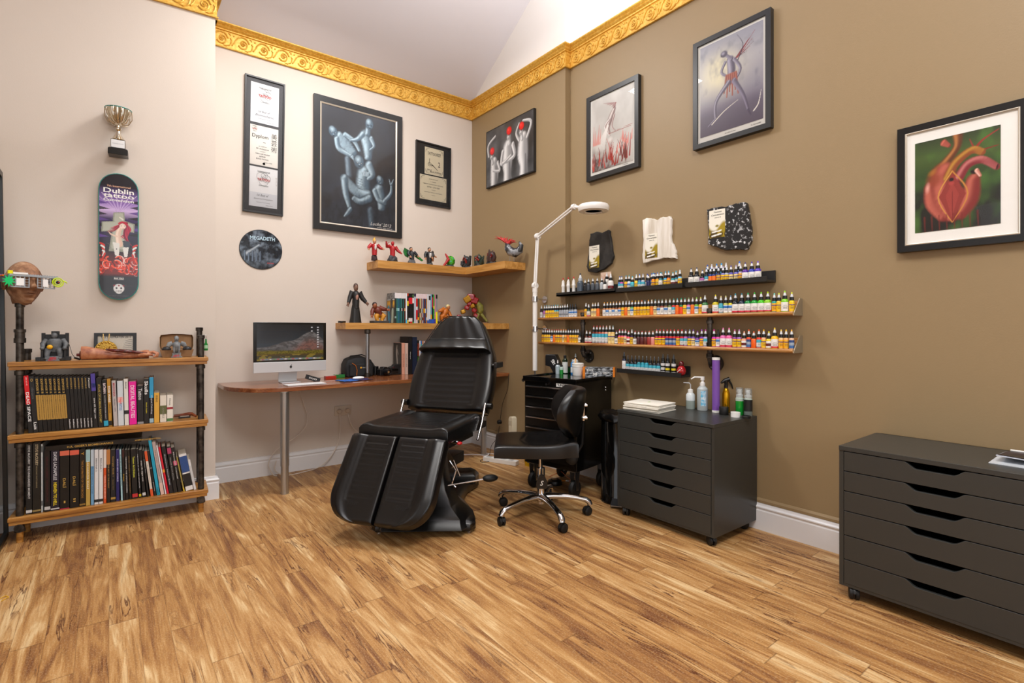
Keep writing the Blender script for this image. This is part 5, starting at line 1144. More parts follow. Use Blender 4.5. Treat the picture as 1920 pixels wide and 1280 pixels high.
for q in range(4):   # fingers curled under towards the viewer, unequal
    y = .018 - .012 * q; ln = (.90, 1, .97, .85)[q]
    mb.tube([(Lr * .84, y, zf + .012), (Lr * (.84 + .075 * ln), y - .002, zf + .016), (Lr * (.84 + .13 * ln), y - .008, zf + .006), (Lr * (.84 + .12 * ln), y - .014, zf - .010), (Lr * (.84 + .08 * ln), y - .016, zf - .012)], [.0095, .009, .0085, .0075, .006], 10)
mb.tube([(Lr * .72, -.022, zf), (Lr * .79, -.034, zf + .004), (Lr * .86, -.034, zf + .002), (Lr * .90, -.028, zf - .002)], [.012, .011, .009, .007], 10)
mb.build('forearm', M_skin, t, smooth=70)
rr = random.Random(2); mb = MB(); pts = [(Lr * (.30 + .044 * q), -.030 + .004 * math.sin(q * 2), .058 - .0022 * q + .002 * rr.random()) for q in range(13)]; mb.tube(pts, [.004 + .006 * math.sin(PI * q / 12) + .002 * rr.random() for q in range(13)], 8); mb.build('open_wound', M_gore, t, smooth=50)
mb = MB(); mb.lathe([(.001, -.006), (.020, -.007), (.026, -.001), (.030, .006), (.028, .008), (.001, .006)], (0, 0, .031), 20, 'x'); mb.tube([(-.022, .004, .03), (0, .004, .03)], [.008, .010], 8); mb.build('cut_end', M_gore, t, smooth=40)

# framed diploma with gold medal, cardboard tray, bust, bottle opener
c0 = bloc(176, 650, .225); c1 = bloc(256, 650, .225); zt1 = bloc(216, 624, .225).z
t, yy = frame_thing('small black framed tattoo diploma leaning on wall behind severed arm', BO + BU * ((c0.x + c1.x) / 2) + BV * .235 + Vector((0, 0, (zt + zt1) / 2)), c1.x - c0.x, zt1 - zt, BZ, .018, .014, pitch=-.06, mcol=mat('#ddd5c6', .6))
ptext(t, 'TATTOOFRATEN 2011', 0, .052, .150, .013, yy - .001)
mb = MB()
for q in range(6): mb.tube([(.05 - .004 * q, yy - .001, .03 - .012 * q), (.07, yy - .001, .035 - .012 * q), (.095, yy - .001, .032 - .014 * q)], .0008, 4)
mb.build('ink_drawing', M_inkg, t)
mc = bloc(199, 652, .205)
t = thing('gold_medal', 'round gold medal with cords hanging before the framed diploma', 'medal', BO + BU * mc.x + BV * .205 + Vector((0, 0, mc.z - .012)), BZ)
MG = mat('#c9a24a', .28, .9, bump=.9, scale=110)
MB().lathe([(.001, -.004), (.048, -.004), (.050, -.006), (.055, -.006), (.056, -.002), (.055, .002), (.001, .002)], (0, 0, 0), 40, 'y').build('medal_disc', MG, t, smooth=35)
mb = MB()
for a in range(16): mb.ball((.045 * math.cos(a * .3927), -.006, .045 * math.sin(a * .3927)), (.006, .003, .006), 6, 4)
mb.tube([(-.02, -.006, -.02), (-.01, -.007, .01), (.01, -.007, .0), (.02, -.006, .022)], .005, 6, flat=.5); mb.build('medal_relief', MG, t, smooth=50)
for s_ in (-1, 1): mb = MB(); mb.tube([(s_ * .012, 0, .050), (s_ * .014, .002, .075), (s_ * .015, .012, .098)], .003, 6); mb.build('cord', mat('#c8a868', .6), t)
b0_ = bloc(300, 655, .19); b1_ = bloc(362, 655, .19)
t = thing('cardboard_tray', 'open brown moulded cardboard box with raised lid behind the grey bust', 'box', BO + BU * ((b0_.x + b1_.x) / 2) + BV * .172 + Vector((0, 0, zt)), BZ)
Wc = (b1_.x - b0_.x) / 2; KB = mat('#a07c58', .85, bump=.4, scale=60); KD = mat('#8a6848', .85, bump=.4, scale=60)
mb = MB(); mb.loft([[Vector((x * k_, y * k_, z)) for x, y in ((-Wc, -.07), (Wc, -.07), (Wc, .05), (-Wc, .05))] for k_, z in ((.86, 0), (1.0, .045), (1.03, .046), (.97, .043), (.84, .006))]); mb.build('tray_base', KB, t, bevel=.003)
mb = MB(); oz = [(-Wc * .95, .048), (-Wc, .07), (-Wc, .125), (-Wc * .93, .140), (-Wc * .3, .147), (Wc * .3, .146), (Wc * .93, .140), (Wc, .125), (Wc, .07), (Wc * .95, .048)]
mb.loft([[Vector((x * k_, .05 + d_ , .095 + (z - .095) * k_)) for x, z in oz] for k_, d_ in ((1.0, 0), (1.03, -.002), (1.0, .020), (.96, .026), (.93, .006), (.95, .0))], cap=False); mb.prism([(x * .94, .095 + (z - .095) * .94) for x, z in oz], .068, .072, 'xz'); mb.build('tray_lid', KB, t, smooth=40)
for q in range(6): ptext(t, 'CAREFULLY PACKED EGGS FREE RANGE' if q % 2 else 'OPEN THIS WAY UP KEEP DRY', 0, .122 - .009 * q, .085 - .006 * (q % 3), .0045, .0665, KD)
for s_ in (-1, 1): mb = MB(); mb.ball((s_ * Wc * .62, -.01, .048), (.026, .022, .020), 12, 8); mb.build('dark_egg', mat('#1c1b1d', .5), t, smooth=60)
bc = bloc(331, 668, .055)
t = thing('grey_bust', 'small pale grey bust of broad man in open coat on plinth', 'figurine', BO + BU * bc.x + BV * .05 + Vector((0, 0, zt)), BZ)
GR = mat('#85898c', .6, var='#5b5f62', scale=40)
mb = MB(); mb.tube([(0, 0, .03), (0, 0, .050), (0, 0, .075), (0, 0, .092), (0, 0, .100)], [.016, .024, .032, .030, .014], 16, flat=.7); mb.tube([(0, 0, .098), (0, -.002, .108)], [.011, .010], 10); mb.ball((0, -.004, .119), (.0125, .014, .0165), 14, 10); mb.ball((0, .001, .124), (.0125, .0135, .014)); mb.ball((0, -.018, .117), (.003, .004, .004), 6, 4)
for s_ in (-1, 1): mb.tube([(s_ * .022, 0, .091), (s_ * .036, 0, .086), (s_ * .046, -.002, .070)], [.013, .016, .012], 10); mb.tube([(s_ * .010, -.022, .094), (s_ * .014, -.024, .060), (s_ * .012, -.020, .032)], [.004, .007, .006], 6)
mb.build('bust', GR, t, smooth=70)
mb = MB(); mb.loft([[Vector((x, y, z)) for x, y in ((-a_, -.022), (a_, -.022), (a_, .02), (-a_, .02))] for a_, z in ((.030, 0), (.030, .004), (.022, .012), (.024, .030))]); pl = mb.build('name_plinth', GR, t, bevel=.001)
sincity(pl, .002, -.0245)
bt = bloc(385, 645, .26)
t = thing('green_bottle', 'tiny green glass bottle hanging from hook beside right bookcase posts', 'bottle', BO + BU * bt.x + BV * .2 + Vector((0, 0, bloc(385, 657, .2).z)), BZ)
MB().lathe([(.001, 0), (.011, 0), (.012, .004), (.012, .040), (.006, .055), (.005, .078), (.001, .078)], n=18).build('glass_body', mat('#0c7a30', .12, coat=.5), t, smooth=50)
MB().lathe([(.0125, .014), (.0127, .016), (.0127, .034), (.0125, .036)], n=18).build('label', mat('#9cc8a0', .5), t, smooth=50)
mb = MB(); mb.tube([(0, 0, .078), (.002, 0, .092), (-.002, 0, .102), (.003, .0, .110)], .0016, 6); mb.build('hook', M_chrome, t)
# wooden pipe-like piece and card tray on the middle shelf
pz = SZ[1] + .0006; pp = bloc(335, 776, 0, z=pz)
t = thing('wooden_gavel', 'small reddish wooden turned piece lying at right end of middle shelf', 'ornament', BO + BU * pp.x + BV * .17 + Vector((0, 0, pz)), BZ)
MW = wood('red_wood', '#5a2410', '#7c3a1c', '#a05a30', 0, 1, .3)
mb = MB(); mb.tube([(-.03, .0, .013), (.02, .0, .015), (.055, -.005, .018), (.075, -.01, .02)], [.008, .010, .013, .009], 12); mb.tube([(.065, -.008, .02), (.082, -.02, .012), (.09, -.05, .006)], [.010, .008, .006], 10); mb.build('turned_wood', MW, t, smooth=60)
pp = bloc(345, 783, 0, z=pz)
t = thing('card_holder', 'small dark tray holding printed card near middle shelf right edge', 'card tray', BO + BU * pp.x + BV * max(.02, pp.y) + Vector((0, 0, pz)), BZ + .25)
mb = MB(); mb.prism([(-.035, -.012), (.030, -.026), (.040, .018), (-.020, .030)], 0, .010, 'xy'); mb.build('tray', mat('#1a1210', .4), t, bevel=.001); mb = MB(); mb.prism([(-.025, -.009), (.024, -.020), (.032, .014), (-.014, .024)], .0102, .0110, 'xy'); mb.build('printed_card', mat('#cdbfae', .6), t)

# ------------------------------------------------------------------ ink shelves on the right wall
M_plank = wood('bamboo_plank', '#8a5a2a', '#b57f45', '#d8a86a', 1, 1.2, 0.35, .2)
ZU, ZLo = 1.272, 1.067
YS0, YS1 = 1.282, 3.385
def plank(z, label):
    t = thing('plank_shelf', label, 'shelf', (0, 0, 0), 0, 'long wooden ink shelves')
    MB().prism([(2.928, YS0), (WBX - .002, YS0), (WBX - .002, PILY - .004), (PIL - .002, PILY - .004), (PIL - .002, YS1), (2.928, YS1)], z - .020, z, 'xy').build('board', M_plank, t, bevel=.002)
    mb = MB(); mb.cyl((2.926, YS0, z - .008), (2.926, YS1, z - .008), .0105, n=12); mb.build('rounded_lip', M_plank, t, smooth=50)
    MB().box(3.006, 3.018, YS0 + .01, PILY - .01, z, z + .062).build('back_rail', M_plank, t, bevel=.002)
    MB().box(2.9745, 2.9785, PILY, YS1, z, z + .05).build('back_rail', M_plank, t)
    mb = MB(); mb.prism([(2.926, z - .02), (WBX - .003, z - .02), (WBX - .003, z + .075), (3.0, z + .075), (2.935, z)], YS0 - .004, YS0, 'xz'); mb.build('end_plate', mat('#a59a85', .4, .6), t)
plank(ZU, 'upper long wooden ink shelf on pipe brackets, full of small bottles'); plank(ZLo, 'lower long wooden ink shelf on pipe brackets, full of small bottles')
for px_, ds in ((1093, 'left dark iron pipe bracket holding both wooden ink shelves'), (1331, 'right dark iron pipe bracket holding both wooden ink shelves, behind purple tube')):
    y = at(px_, 620, X=2.962).y; t = thing('pipe_bracket', ds, 'bracket', (2.962, y, 0), 0, 'iron pipe brackets')
    mb = MB(); mb.cyl((0, 0, 1.0), (0, 0, ZU + .03), .0155, n=18); mb.tube([(0, 0, 1.01), (.002, 0, .985), (.012, 0, .968), (.03, 0, .962), (WBX - 2.962 - .012, 0, .962)], .0165, 14); mb.build('pipe', M_pipe, t, smooth=50)
    for z in (ZU + .012, ZU - .062, ZLo + .005, ZLo - .065, .995): mb = MB(); mb.lathe([(.0155, 0), (.0215, .002), (.0215, .022), (.0155, .024)], (0, 0, z), 18); mb.build('coupling', M_pipe, t, smooth=40)
    mb = MB(); mb.lathe([(.001, WBX - 2.962 - .002), (.052, WBX - 2.962 - .002), (.052, WBX - 2.962 - .010), (.022, WBX - 2.962 - .014), (.022, WBX - 2.962 - .03), (.001, WBX - 2.962 - .03)], (0, 0, .962), 30, 'x')
    fl = mb.build('wall_flange', M_pipe, t, smooth=35)
    for q in range(4): a = .785 + PI / 2 * q; m2 = MB(); m2.ball((WBX - 2.962 - .013, .037 * math.cos(a), .962 + .037 * math.sin(a)), .006, 8, 5); m2.build('screw', M_steel, fl)
# black picture ledges
M_ledge = mat('#1c1b1a', .45)
def ledge(y0, y1, zb, label, xf=2.920):
    t = thing('black_ledge', label, 'shelf', (0, 0, 0), 0, 'black picture ledges')
    mb = MB(); mb.prism([(xf, zb), (WBX - .002, zb), (WBX - .002, zb + .070), (WBX - .014, zb + .070), (WBX - .014, zb + .012), (xf + .010, zb + .012), (xf + .010, zb + .030), (xf, zb + .030)], min(y0, y1), max(y0, y1), 'xz'); mb.build('ledge', M_ledge, t, bevel=.001)
    return t
YL = [at(1043, 548, X=2.92).y, at(1152, 548, X=2.92).y, at(1155, 548, X=2.92).y, at(1279, 548, X=2.92).y, at(1285, 548, X=2.92).y, at(1437, 525, X=2.92).y]
ZL = 1.446
t = thing('black_ledge', 'left black ledge holding white tube bottles and grey washes', 'shelf', (0, 0, 0), 0, 'black picture ledges')
mb = MB(); mb.box(2.920, 2.930, YL[1], YL[0], ZL, ZL + .030); mb.box(2.920, PIL - .001, YL[1], YL[0], ZL, ZL + .012); mb.box(PIL - .001, WBX - .002, YL[1], PILY - .004, ZL, ZL + .012); mb.box(3.02, WBX - .002, YL[1], PILY - .004, ZL + .012, ZL + .07); mb.build('ledge', M_ledge, t)
ledge(YL[2], YL[3], ZL, 'middle black ledge of blue and teal ink bottles under pale stone plaque')
ledge(YL[4], YL[5], ZL, 'right black ledge of violet and orange ink bottles under granite plaque')
YLL = (at(1156, 700, X=2.92).y, at(1276, 700, X=2.92).y); ledge(YLL[0], YLL[1], .862, 'low black ledge of dark blue ink bottles above grey cabinet')

# ---- bottles
_BM = {}
def prof_mesh(key, fn):
    if key not in _BM: _BM[key] = fn()
    return _BM[key]
KIND = {  # radius, body height, shoulder, cap h, cap r, nozzle h
    's': (.0132, .056, .006, .020, .0116, .026), 't': (.0145, .080, .008, .020, .0120, .028), 'h': (.0150, .048, .007, .019, .0122, .024),
    'b': (.0190, .060, .012, .019, .0128, .027), 'g': (.0165, .060, .014, .014, .0110, .022), 'm': (.0138, .060, .010, .017, .0095, .028)}
LAB = {'Y': ((.0, .70, '#f0c010'), (.70, .80, '#41307e'), (.80, 1, '#f4c81c')), 'D': ((0, .70, '#eeae16'), (.70, .80, '#41307e'), (.80, 1, '#f0b418')), 'O': ((0, .45, '#ea6a1c'), (.45, 1, '#ee7a20')), 'A': ((0, 1, '#e84a1c'),),
       'W': ((0, .60, '#ececec'), (.60, .92, '#3f80c8'), (.92, 1, '#e6e6e6')), 'C': ((0, .16, '#9fa4a8'), (.16, .60, '#e9ebeb'), (.60, 1, '#46b0c8')), 'S': ((0, .18, '#cf3044'), (.18, 1, '#ecebe8')), 'G': ((0, .4, '#b4b8be'), (.4, .5, '#6c7077'), (.5, 1, '#a6abb3')),
       'B': ((0, .35, '#3c68a4'), (.35, .7, '#9aa8b8'), (.7, 1, '#2c4880')), 'R': ((0, .66, '#ecd590'), (.66, .76, '#41307e'), (.76, 1, '#ecd48c')), 'H': ((0, .25, '#ecebe8'), (.25, .65, '#7a1c20'), (.65, 1, '#ecebe8')), 'P': ((0, 1, '#ecebe6'),),
       'K': ((0, .2, '#d8d8d8'), (.2, .35, '#151515'), (.35, .6, '#c8c8c8'), (.6, .75, '#151515'), (.75, 1, '#d0d0d0')), 'Q': ((0, .2, '#c8c8c8'), (.2, .35, '#151515'), (.35, .55, '#d8c420'), (.55, .75, '#151515'), (.75, 1, '#cfcfcf')),
       'L': ((0, .4, '#e0e2e2'), (.4, 1, '#54b4c4')), 'V': ((0, .55, '#e8e4ea'), (.55, 1, '#c06ab0')), 'N': ()}
LW = {'Y': 'yellow label', 'D': 'amber label', 'O': 'orange label', 'A': 'red orange label', 'W': 'blue and white label', 'C': 'cyan and white label', 'S': 'red edged white label', 'G': 'grey label', 'B': 'dark blue label', 'R': 'cream label', 'H': 'dark red marked label', 'P': 'plain white label', 'K': 'black and white label', 'Q': 'black and yellow label', 'L': 'pale cyan label', 'V': 'pink and white label', 'N': 'no label'}
def bottle(X_, y, z, kind, tip, body, lab, label, group, capc='#131313', noz='#d9dde0', sc=1.0, lean=0.0, name='ink_bottle'):
    r, bh, sh, ch, cr, nh = [q * sc for q in KIND[kind]]
    t = thing(name, label, 'bottle', (X_, y, z), 0, group)
    if lean: t.rotation_euler = (0, lean, 0)
    def mk(nm, key, prof, m, n=14):
        me = _BM.get((nm, key))
        if me is None:
            o = MB().lathe(prof, n=n).build(nm, m, t, smooth=35); _BM[(nm, key)] = o.data; return o
        o = bpy.data.objects.new(nm, me); COL.objects.link(o); o.parent = t; return o
    k0 = (kind, round(sc, 3)); glossy = mat(body, .22)
    mk('bottle_body', k0 + (body,), [(.001, 0), (r * .94, 0), (r, .002), (r, bh - .002), (r * .94, bh + sh * .4), (cr * .9, bh + sh), (.001, bh + sh)], glossy)
    z1 = bh + sh
    mk('cap', k0 + (capc,), [(cr * .9, z1), (cr, z1 + .001), (cr * .94, z1 + ch * .9), (cr * .6, z1 + ch), (.001, z1 + ch)], mat(capc, .4))
    z2 = z1 + ch
    o = mk('nozzle', k0 + (noz,), [(cr * .66, z2 - .001), (cr * .55, z2 + nh * .25), (cr * .34, z2 + nh * .62), (.001, z2 + nh * .63)], mat(noz, .3))
    mk('tip', k0 + (tip,), [(cr * .36, z2 + nh * .6), (cr * .30, z2 + nh * .92), (.001, z2 + nh)], mat(tip, .4), 10)
    if LAB[lab]:
        key = ('label', k0 + (lab,))
        if key not in _BM:
            mb = MB(); ms = []; lo, hi = .005 * sc, bh - .006 * sc
            for i, (a, b, c) in enumerate(LAB[lab]): mb.cur = i; ms.append(mat(c, .4)); za, zb = lo + (hi - lo) * a, lo + (hi - lo) * b; mb.lathe([(r + .0002, za), (r + .0005, za), (r + .0005, zb), (r + .0002, zb)], n=16)
            o = mb.build('label', ms if len(ms) > 1 else ms[0], t, smooth=35); _BM[key] = o.data
            # small lettering lines on the face turned to the room
        else: o = bpy.data.objects.new('label', _BM[key]); COL.objects.link(o); o.parent = t
        key = ('print', k0 + (lab,))
        if lab in 'YDRWCSPGHVL':
            if key not in _BM:
                mb = MB()
                for q, (zz_, wd_) in enumerate(((.62, .5), (.46, .7), (.36, .55), (.26, .6))):
                    za = .005 * sc + (bh - .011 * sc) * zz_
                    for seg in range(6):
                        a0 = PI + .55 - wd_ + seg * wd_ * .33; a1 = a0 + wd_ * .24
                        mb.add([((r + .0008) * math.cos(a), (r + .0008) * math.sin(a), zz2) for a, zz2 in ((a0, za), (a1, za), (a1, za + .0022), (a0, za + .0022))], [(0, 1, 2, 3)])
                o = mb.build('label_print', mat('#3a3430', .6), o); _BM[key] = o.data
            else: o2 = bpy.data.objects.new('label_print', _BM[key]); COL.objects.link(o2); o2.parent = o
    return t
CN = {}
def cname(hx):
    r, g_, b = (int(hx[i:i + 2], 16) for i in (1, 3, 5)); mx_, mn = max(r, g_, b), min(r, g_, b)
    if mx_ < 60: return 'black'
    if mx_ - mn < 22: return 'white' if mx_ > 205 else 'grey'
    import colorsys
    h, l, s_ = colorsys.rgb_to_hls(r / 255, g_ / 255, b / 255); h *= 360
    nm = 'red' if h < 14 or h > 345 else 'orange' if h < 38 else 'yellow' if h < 66 else 'green' if h < 160 else 'teal' if h < 190 else 'blue' if h < 245 else 'violet' if h < 290 else 'pink'
    if nm in ('red', 'orange') and l < .35: nm = 'brown'
    if l > .72: nm = 'pale ' + nm
    elif l < .25 and nm != 'brown': nm = 'dark ' + nm
    return nm
def row(items, X_, z, place, group, px0=0.0, scl=1.0, **kw):
    for i, it in enumerate(sorted(items, key=lambda q: q[0])):
        zx, kind, tip, body, lab = it[:5]; xx = it[5] if len(it) > 5 else X_
        y = at(px0 + zx / scl, 600, X=xx).y; kk = dict(kw); kk.update(it[6] if len(it) > 6 else {})
        lb = ('%s ink bottle with %s, %s from left on %s' % (cname(body), LW[lab], word(i + 1), place)).replace('with no label', 'without label')
        bottle(xx, y, z, kind, tip, body, lab, lb, group, **kk)
S3, S6 = 9.846, 9.844
def px(base, zx): return base + zx / 9.846
U = []
def A(base, lst, out):
    for it in lst: out.append((base + it[0] / 9.846,) + tuple(it[1:]))
dk = {'capc': '#131313', 'noz': '#2a2a2a'}
A(1000, [(150, 's', '#c8ccd0', '#3a2430', 'P'), (207, 's', '#5a8aa0', '#a06ab0', 'V'), (248, 's', '#4a8ab0', '#e8b820', 'Y'), (289, 's', '#7ab0b8', '#e8b820', 'Y'), (330, 's', '#3a5a70', '#e8b820', 'Y'), (371, 's', '#3a7890', '#e8b820', 'Y'), (412, 's', '#4aa0b8', '#58b0c8', 'Y'), (453, 's', '#58b8c8', '#48a0c0', 'Y'),
         (500, 's', '#3c4048', '#9a9ea6', 'G'), (542, 's', '#50545c', '#9a9ea6', 'G'), (586, 's', '#c8b4b0', '#a9adb4', 'G'), (630, 's', '#e0e0e0', '#b4b8be', 'G'), (682, 's', '#2a3038', '#8a929c', 'W', 2.955, dk), (727, 's', '#2a3038', '#9aa2ac', 'W', 2.955, dk), (780, 's', '#1c1c20', '#a8aeb8', 'W', 2.955, dk),
         (973, 's', '#d8d8d8', '#e0a820', 'D'), (1022, 'h', '#e8e8e8', '#46604a', 'S'), (1098, 's', '#d8b888', '#e8b860', 'R'), (1145, 's', '#e0d0a8', '#e8c070', 'R'), (1198, 's', '#ece4d8', '#e86a1c', 'O')], U)
A(1120, [(130, 's', '#d89838', '#a87048', 'P'), (187, 's', '#e8a028', '#b8783c', 'W'), (245, 's', '#e0b058', '#c0844a', 'P'), (300, 's', '#d8a870', '#b8783c', 'W'), (355, 's', '#d8a058', '#8a4a2a', 'P'), (415, 's', '#d89858', '#c07a48', 'W'), (475, 's', '#e8e0d0', '#e8b81c', 'Y'), (532, 's', '#d8d8d8', '#e8801c', 'O'), (590, 's', '#e0e0e0', '#e8c878', 'R'),
         (643, 's', '#e8a030', '#58a868', 'W'), (703, 's', '#e8b820', '#f0a818', 'Y'), (763, 's', '#e8c850', '#f0a01c', 'D'), (822, 's', '#d87840', '#e8b01c', 'Y'), (880, 's', '#3a7080', '#e8b81c', 'Y'), (945, 's', '#f0a830', '#e8b81c', 'Y'), (1007, 's', '#e8dcc0', '#d87a28', 'O'), (1070, 's', '#5a8a88', '#d8b880', 'R'), (1135, 's', '#4a5a5a', '#6a4a3a', 'W'), (1198, 's', '#7a8a70', '#8a3a2a', 'P')], U)
A(1230, [(185, 's', '#b8a888', '#8a6a4a', 'W'), (257, 's', '#a8b088', '#6a7a40', 'P'), (328, 's', '#3a9080', '#c82a34', 'C'), (395, 's', '#4a9898', '#e8601c', 'O'), (467, 's', '#2aa878', '#1c7a48', 'A'), (535, 's', '#3a9070', '#e8b81c', 'Y'), (605, 's', '#7a9a6a', '#c86ab0', 'W'), (678, 's', '#b8a890', '#e8781c', 'O'), (750, 's', '#8ac83c', '#70b030', 'W'), (827, 's', '#d8d040', '#e8b838', 'D'), (905, 'b', '#c8ccc0', '#3f7a44', 'S'),
         (1100, 'b', '#e8d428', '#c8b41c', 'S'), (1200, 's', '#d8c890', '#48a8b8', 'C')], U)
A(1350, [(107, 's', '#d8d890', '#b8c060', 'W'), (197, 's', '#5a88a8', '#e0d020', 'W'), (285, 'b', '#3a90a0', '#1a2024', 'S'), (402, 'b', '#3a7888', '#14283c', 'S'), (517, 'b', '#18a868', '#108038', 'S'), (637, 'b', '#30b838', '#1c9a30', 'S'), (760, 'b', '#78d020', '#4ac01c', 'S'), (882, 'b', '#b8d81c', '#88c81c', 'S'), (1003, 's', '#78d0c0', '#28a098', 'D'), (1087, 's', '#d8e048', '#e8c038', 'Y'), (1197, 'b', '#98d830', '#80c828', 'P'), (1325, 's', '#d8e030', '#e8d020', 'Y')], U)
row(U, 2.955, ZU + .0006, 'upper ink plank', 'ink bottles on the upper wooden shelf')
Lw = []
A(1000, [(180, 's', '#b8bcc0', '#e8b01c', 'D'), (222, 's', '#d8c0b8', '#e8b01c', 'Y'), (262, 's', '#b84848', '#e8b01c', 'Y'), (300, 's', '#b89098', '#e8b01c', 'Y'), (345, 's', '#c86858', '#58302a', 'W'), (390, 's', '#c85048', '#e8801c', 'O'), (430, 's', '#d83838', '#e8a030', 'D'), (470, 's', '#c85858', '#e8b01c', 'Y'), (512, 's', '#f08038', '#e88838', 'D'), (558, 's', '#f0a068', '#e8c090', 'R'), (602, 's', '#f08838', '#e8a050', 'D'), (648, 's', '#585868', '#d86828', 'O'), (690, 's', '#38385a', '#e8b01c', 'D'), (738, 's', '#485868', '#e8b01c', 'D'), (783, 's', '#788898', '#e8b01c', 'Y'), (827, 's', '#c8ccd0', '#e8a838', 'D'), (862, 'h', '#201c1c', '#2a2020', 'P', 2.955, dk),
         (985, 'h', '#d8d0cc', '#4a1c1c', 'S'), (1047, 'h', '#a84848', '#781c20', 'S'), (1117, 't', '#c84848', '#68281c', 'C'), (1175, 't', '#d84a4a', '#8a3a28', 'C'), (1232, 't', '#e05848', '#b85038', 'C')], Lw)
A(1120, [(110, 't', '#e89090', '#c87a60', 'C'), (170, 't', '#e8b0a0', '#e0a898', 'C'), (232, 't', '#e8e0d0', '#e8c888', 'R'), (290, 't', '#8aa8a8', '#e8c070', 'R'), (355, 'h', '#884868', '#2c1830', 'P'), (412, 's', '#e84868', '#e05a78', 'D'), (465, 's', '#e85878', '#e8607a', 'D'), (520, 's', '#e89098', '#e890a0', 'R'), (578, 'h', '#e86a78', '#e8485c', 'H'), (638, 's', '#d0d0d0', '#401c50', 'Y'), (698, 'h', '#c84858', '#381c20', 'P'), (763, 'h', '#8a4848', '#50282c', 'N'), (827, 'h', '#b84848', '#60282a', 'N'), (892, 'h', '#a85048', '#683028', 'N'), (958, 'h', '#d86a60', '#a03c38', 'N'), (1027, 'h', '#e8a090', '#e09088', 'N'), (1097, 's', '#e86878', '#a8244c', 'Y'), (1158, 's', '#e83048', '#d01c30', 'Y'), (1225, 's', '#e83848', '#d01c30', 'Y')], Lw)
A(1230, [(207, 's', '#d84850', '#c02838', 'B'), (272, 's', '#e83840', '#d83028', 'B'), (340, 's', '#e83840', '#d02830', 'B'), (408, 's', '#e83840', '#d02030', 'Y'), (480, 's', '#e83040', '#c8182c', 'C'), (550, 's', '#584878', '#c060b0', 'C'), (622, 's', '#8898a8', '#584090', 'Y'), (690, 's', '#7848a8', '#7850a8', 'R'), (767, 'h', '#8838a0', '#6a2a90', 'W'), (845, 's', '#9848c8', '#7028a8', 'D'), (915, 's', '#c848a8', '#b8a0d0', 'C'),
         (1072, 's', '#e838a8', '#c828b0', 'D'), (1147, 's', '#181818', '#d84aa0', 'W', 2.955, dk), (1240, 'b', '#f088c0', '#d868a8', 'S')], Lw)
A(1350, [(168, 'b', '#f078b0', '#e860a0', 'S'), (273, 's', '#d870a8', '#8a3a90', 'Y'), (355, 's', '#c888c8', '#a068c0', 'Y'), (447, 'h', '#f0a888', '#e8a080', 'H'), (533, 's', '#f06028', '#e04820', 'B'), (625, 'h', '#e86838', '#f0641c', 'N'), (720, 's', '#f06830', '#e83c28', 'C'), (808, 's', '#f0b830', '#e8b088', 'Y'), (903, 'h', '#f0e020', '#e8c81c', 'H'), (1010, 'b', '#f0c838', '#f0b81c', 'S'), (1130, 's', '#f0d070', '#e8c088', 'D'), (1222, 's', '#f0c030', '#e8b070', 'D'), (1322, 's', '#f0b850', '#e0b898', 'B')], Lw)
row(Lw, 2.955, ZLo + .0006, 'lower ink plank', 'ink bottles on the lower wooden shelf')
# ledges
zl = ZL + .0126; z7 = lambda q: 1030 + q / 7.385; z8 = lambda q: 1270 + q / 9.6
L1 = [(z7(543), 'g', '#9aa0a8', '#3c434c', 'N'), (z7(603), 'g', '#a8aeb4', '#485058', 'N'), (z7(664), 'g', '#a0a6ac', '#50575f', 'N'), (z7(729), 'g', '#b8bcc0', '#a8b0b6', 'N'), (z7(497), 's', '#8a9098', '#17181c', 'N'), (z7(770), 'h', '#2a2a2a', '#e4e2de', 'N', 2.944, dk)]
row(L1, 2.950, zl, 'left ledge', 'ink bottles on the left black ledge')
for q, zx in enumerate((187, 258, 333)):
    y = at(z7(zx), 520, X=2.948).y; t = thing('squeeze_tube', '%s of three tall white squeeze bottles with red tips on left black ledge' % ('leftmost', 'middle one', 'rightmost')[q], 'bottle', (2.952, y, zl + .006), 0, 'tall white squeeze bottles')
    MB().lathe([(.001, 0), (.013, 0), (.013, .055), (.0155, .060), (.0155, .072), (.0125, .080), (.0125, .094), (.001, .094)], n=18).build('tube_body', M_whitep, t, smooth=35)
    MB().lathe([(.011, .094), (.011, .104), (.005, .108), (.003, .122), (.001, .122)], n=14).build('cap', M_whitep, t, smooth=35); MB().lathe([(.0045, .118), (.0045, .132), (.001, .134)], n=10).build('red_tip', mat('#c8202c', .4), t, smooth=35)
tr0, tr1 = at(z7(105), 540, X=2.94).y, at(z7(385), 540, X=2.94).y
o = MB().box(2.934, 2.972, tr1, tr0, zl, zl + .0055).build('clear_tray', mat('#cfd6e0', .15), None, bevel=.001); tag(o, 'clear plastic strip tray under the tall white squeeze bottles', 'tray')
bottle(2.962, at(z7(430), 600, X=2.962).y, zl, 'b', '#2a3040', '#46525f', 'N', 'largest dark grey-blue ink bottle on left black ledge beside white tubes', 'ink bottles on the left black ledge', sc=1.38, capc='#a8b0b8')
bottle(2.995, at(z7(797), 600, X=2.995).y, zl, 't', '#d0d0d0', '#e2e0dc', 'N', 'tall white ink bottle standing behind others on left black ledge', 'ink bottles on the left black ledge', sc=1.1)
bottle(2.952, at(z7(850), 530, X=2.952).y, zl, 'b', '#e8e8e8', '#e6e4e0', 'H', 'large white bottle with dark red heart label at right end of left black ledge', 'ink bottles on the left black ledge', sc=1.12)
y0, y1 = at(z7(712), 520, X=3.01).y, at(z7(855), 520, X=3.01).y
t = thing('sketch_card', 'pinkish card with red line sketch standing behind white bottles', 'card', (3.012, (y0 + y1) / 2, zl), RB)
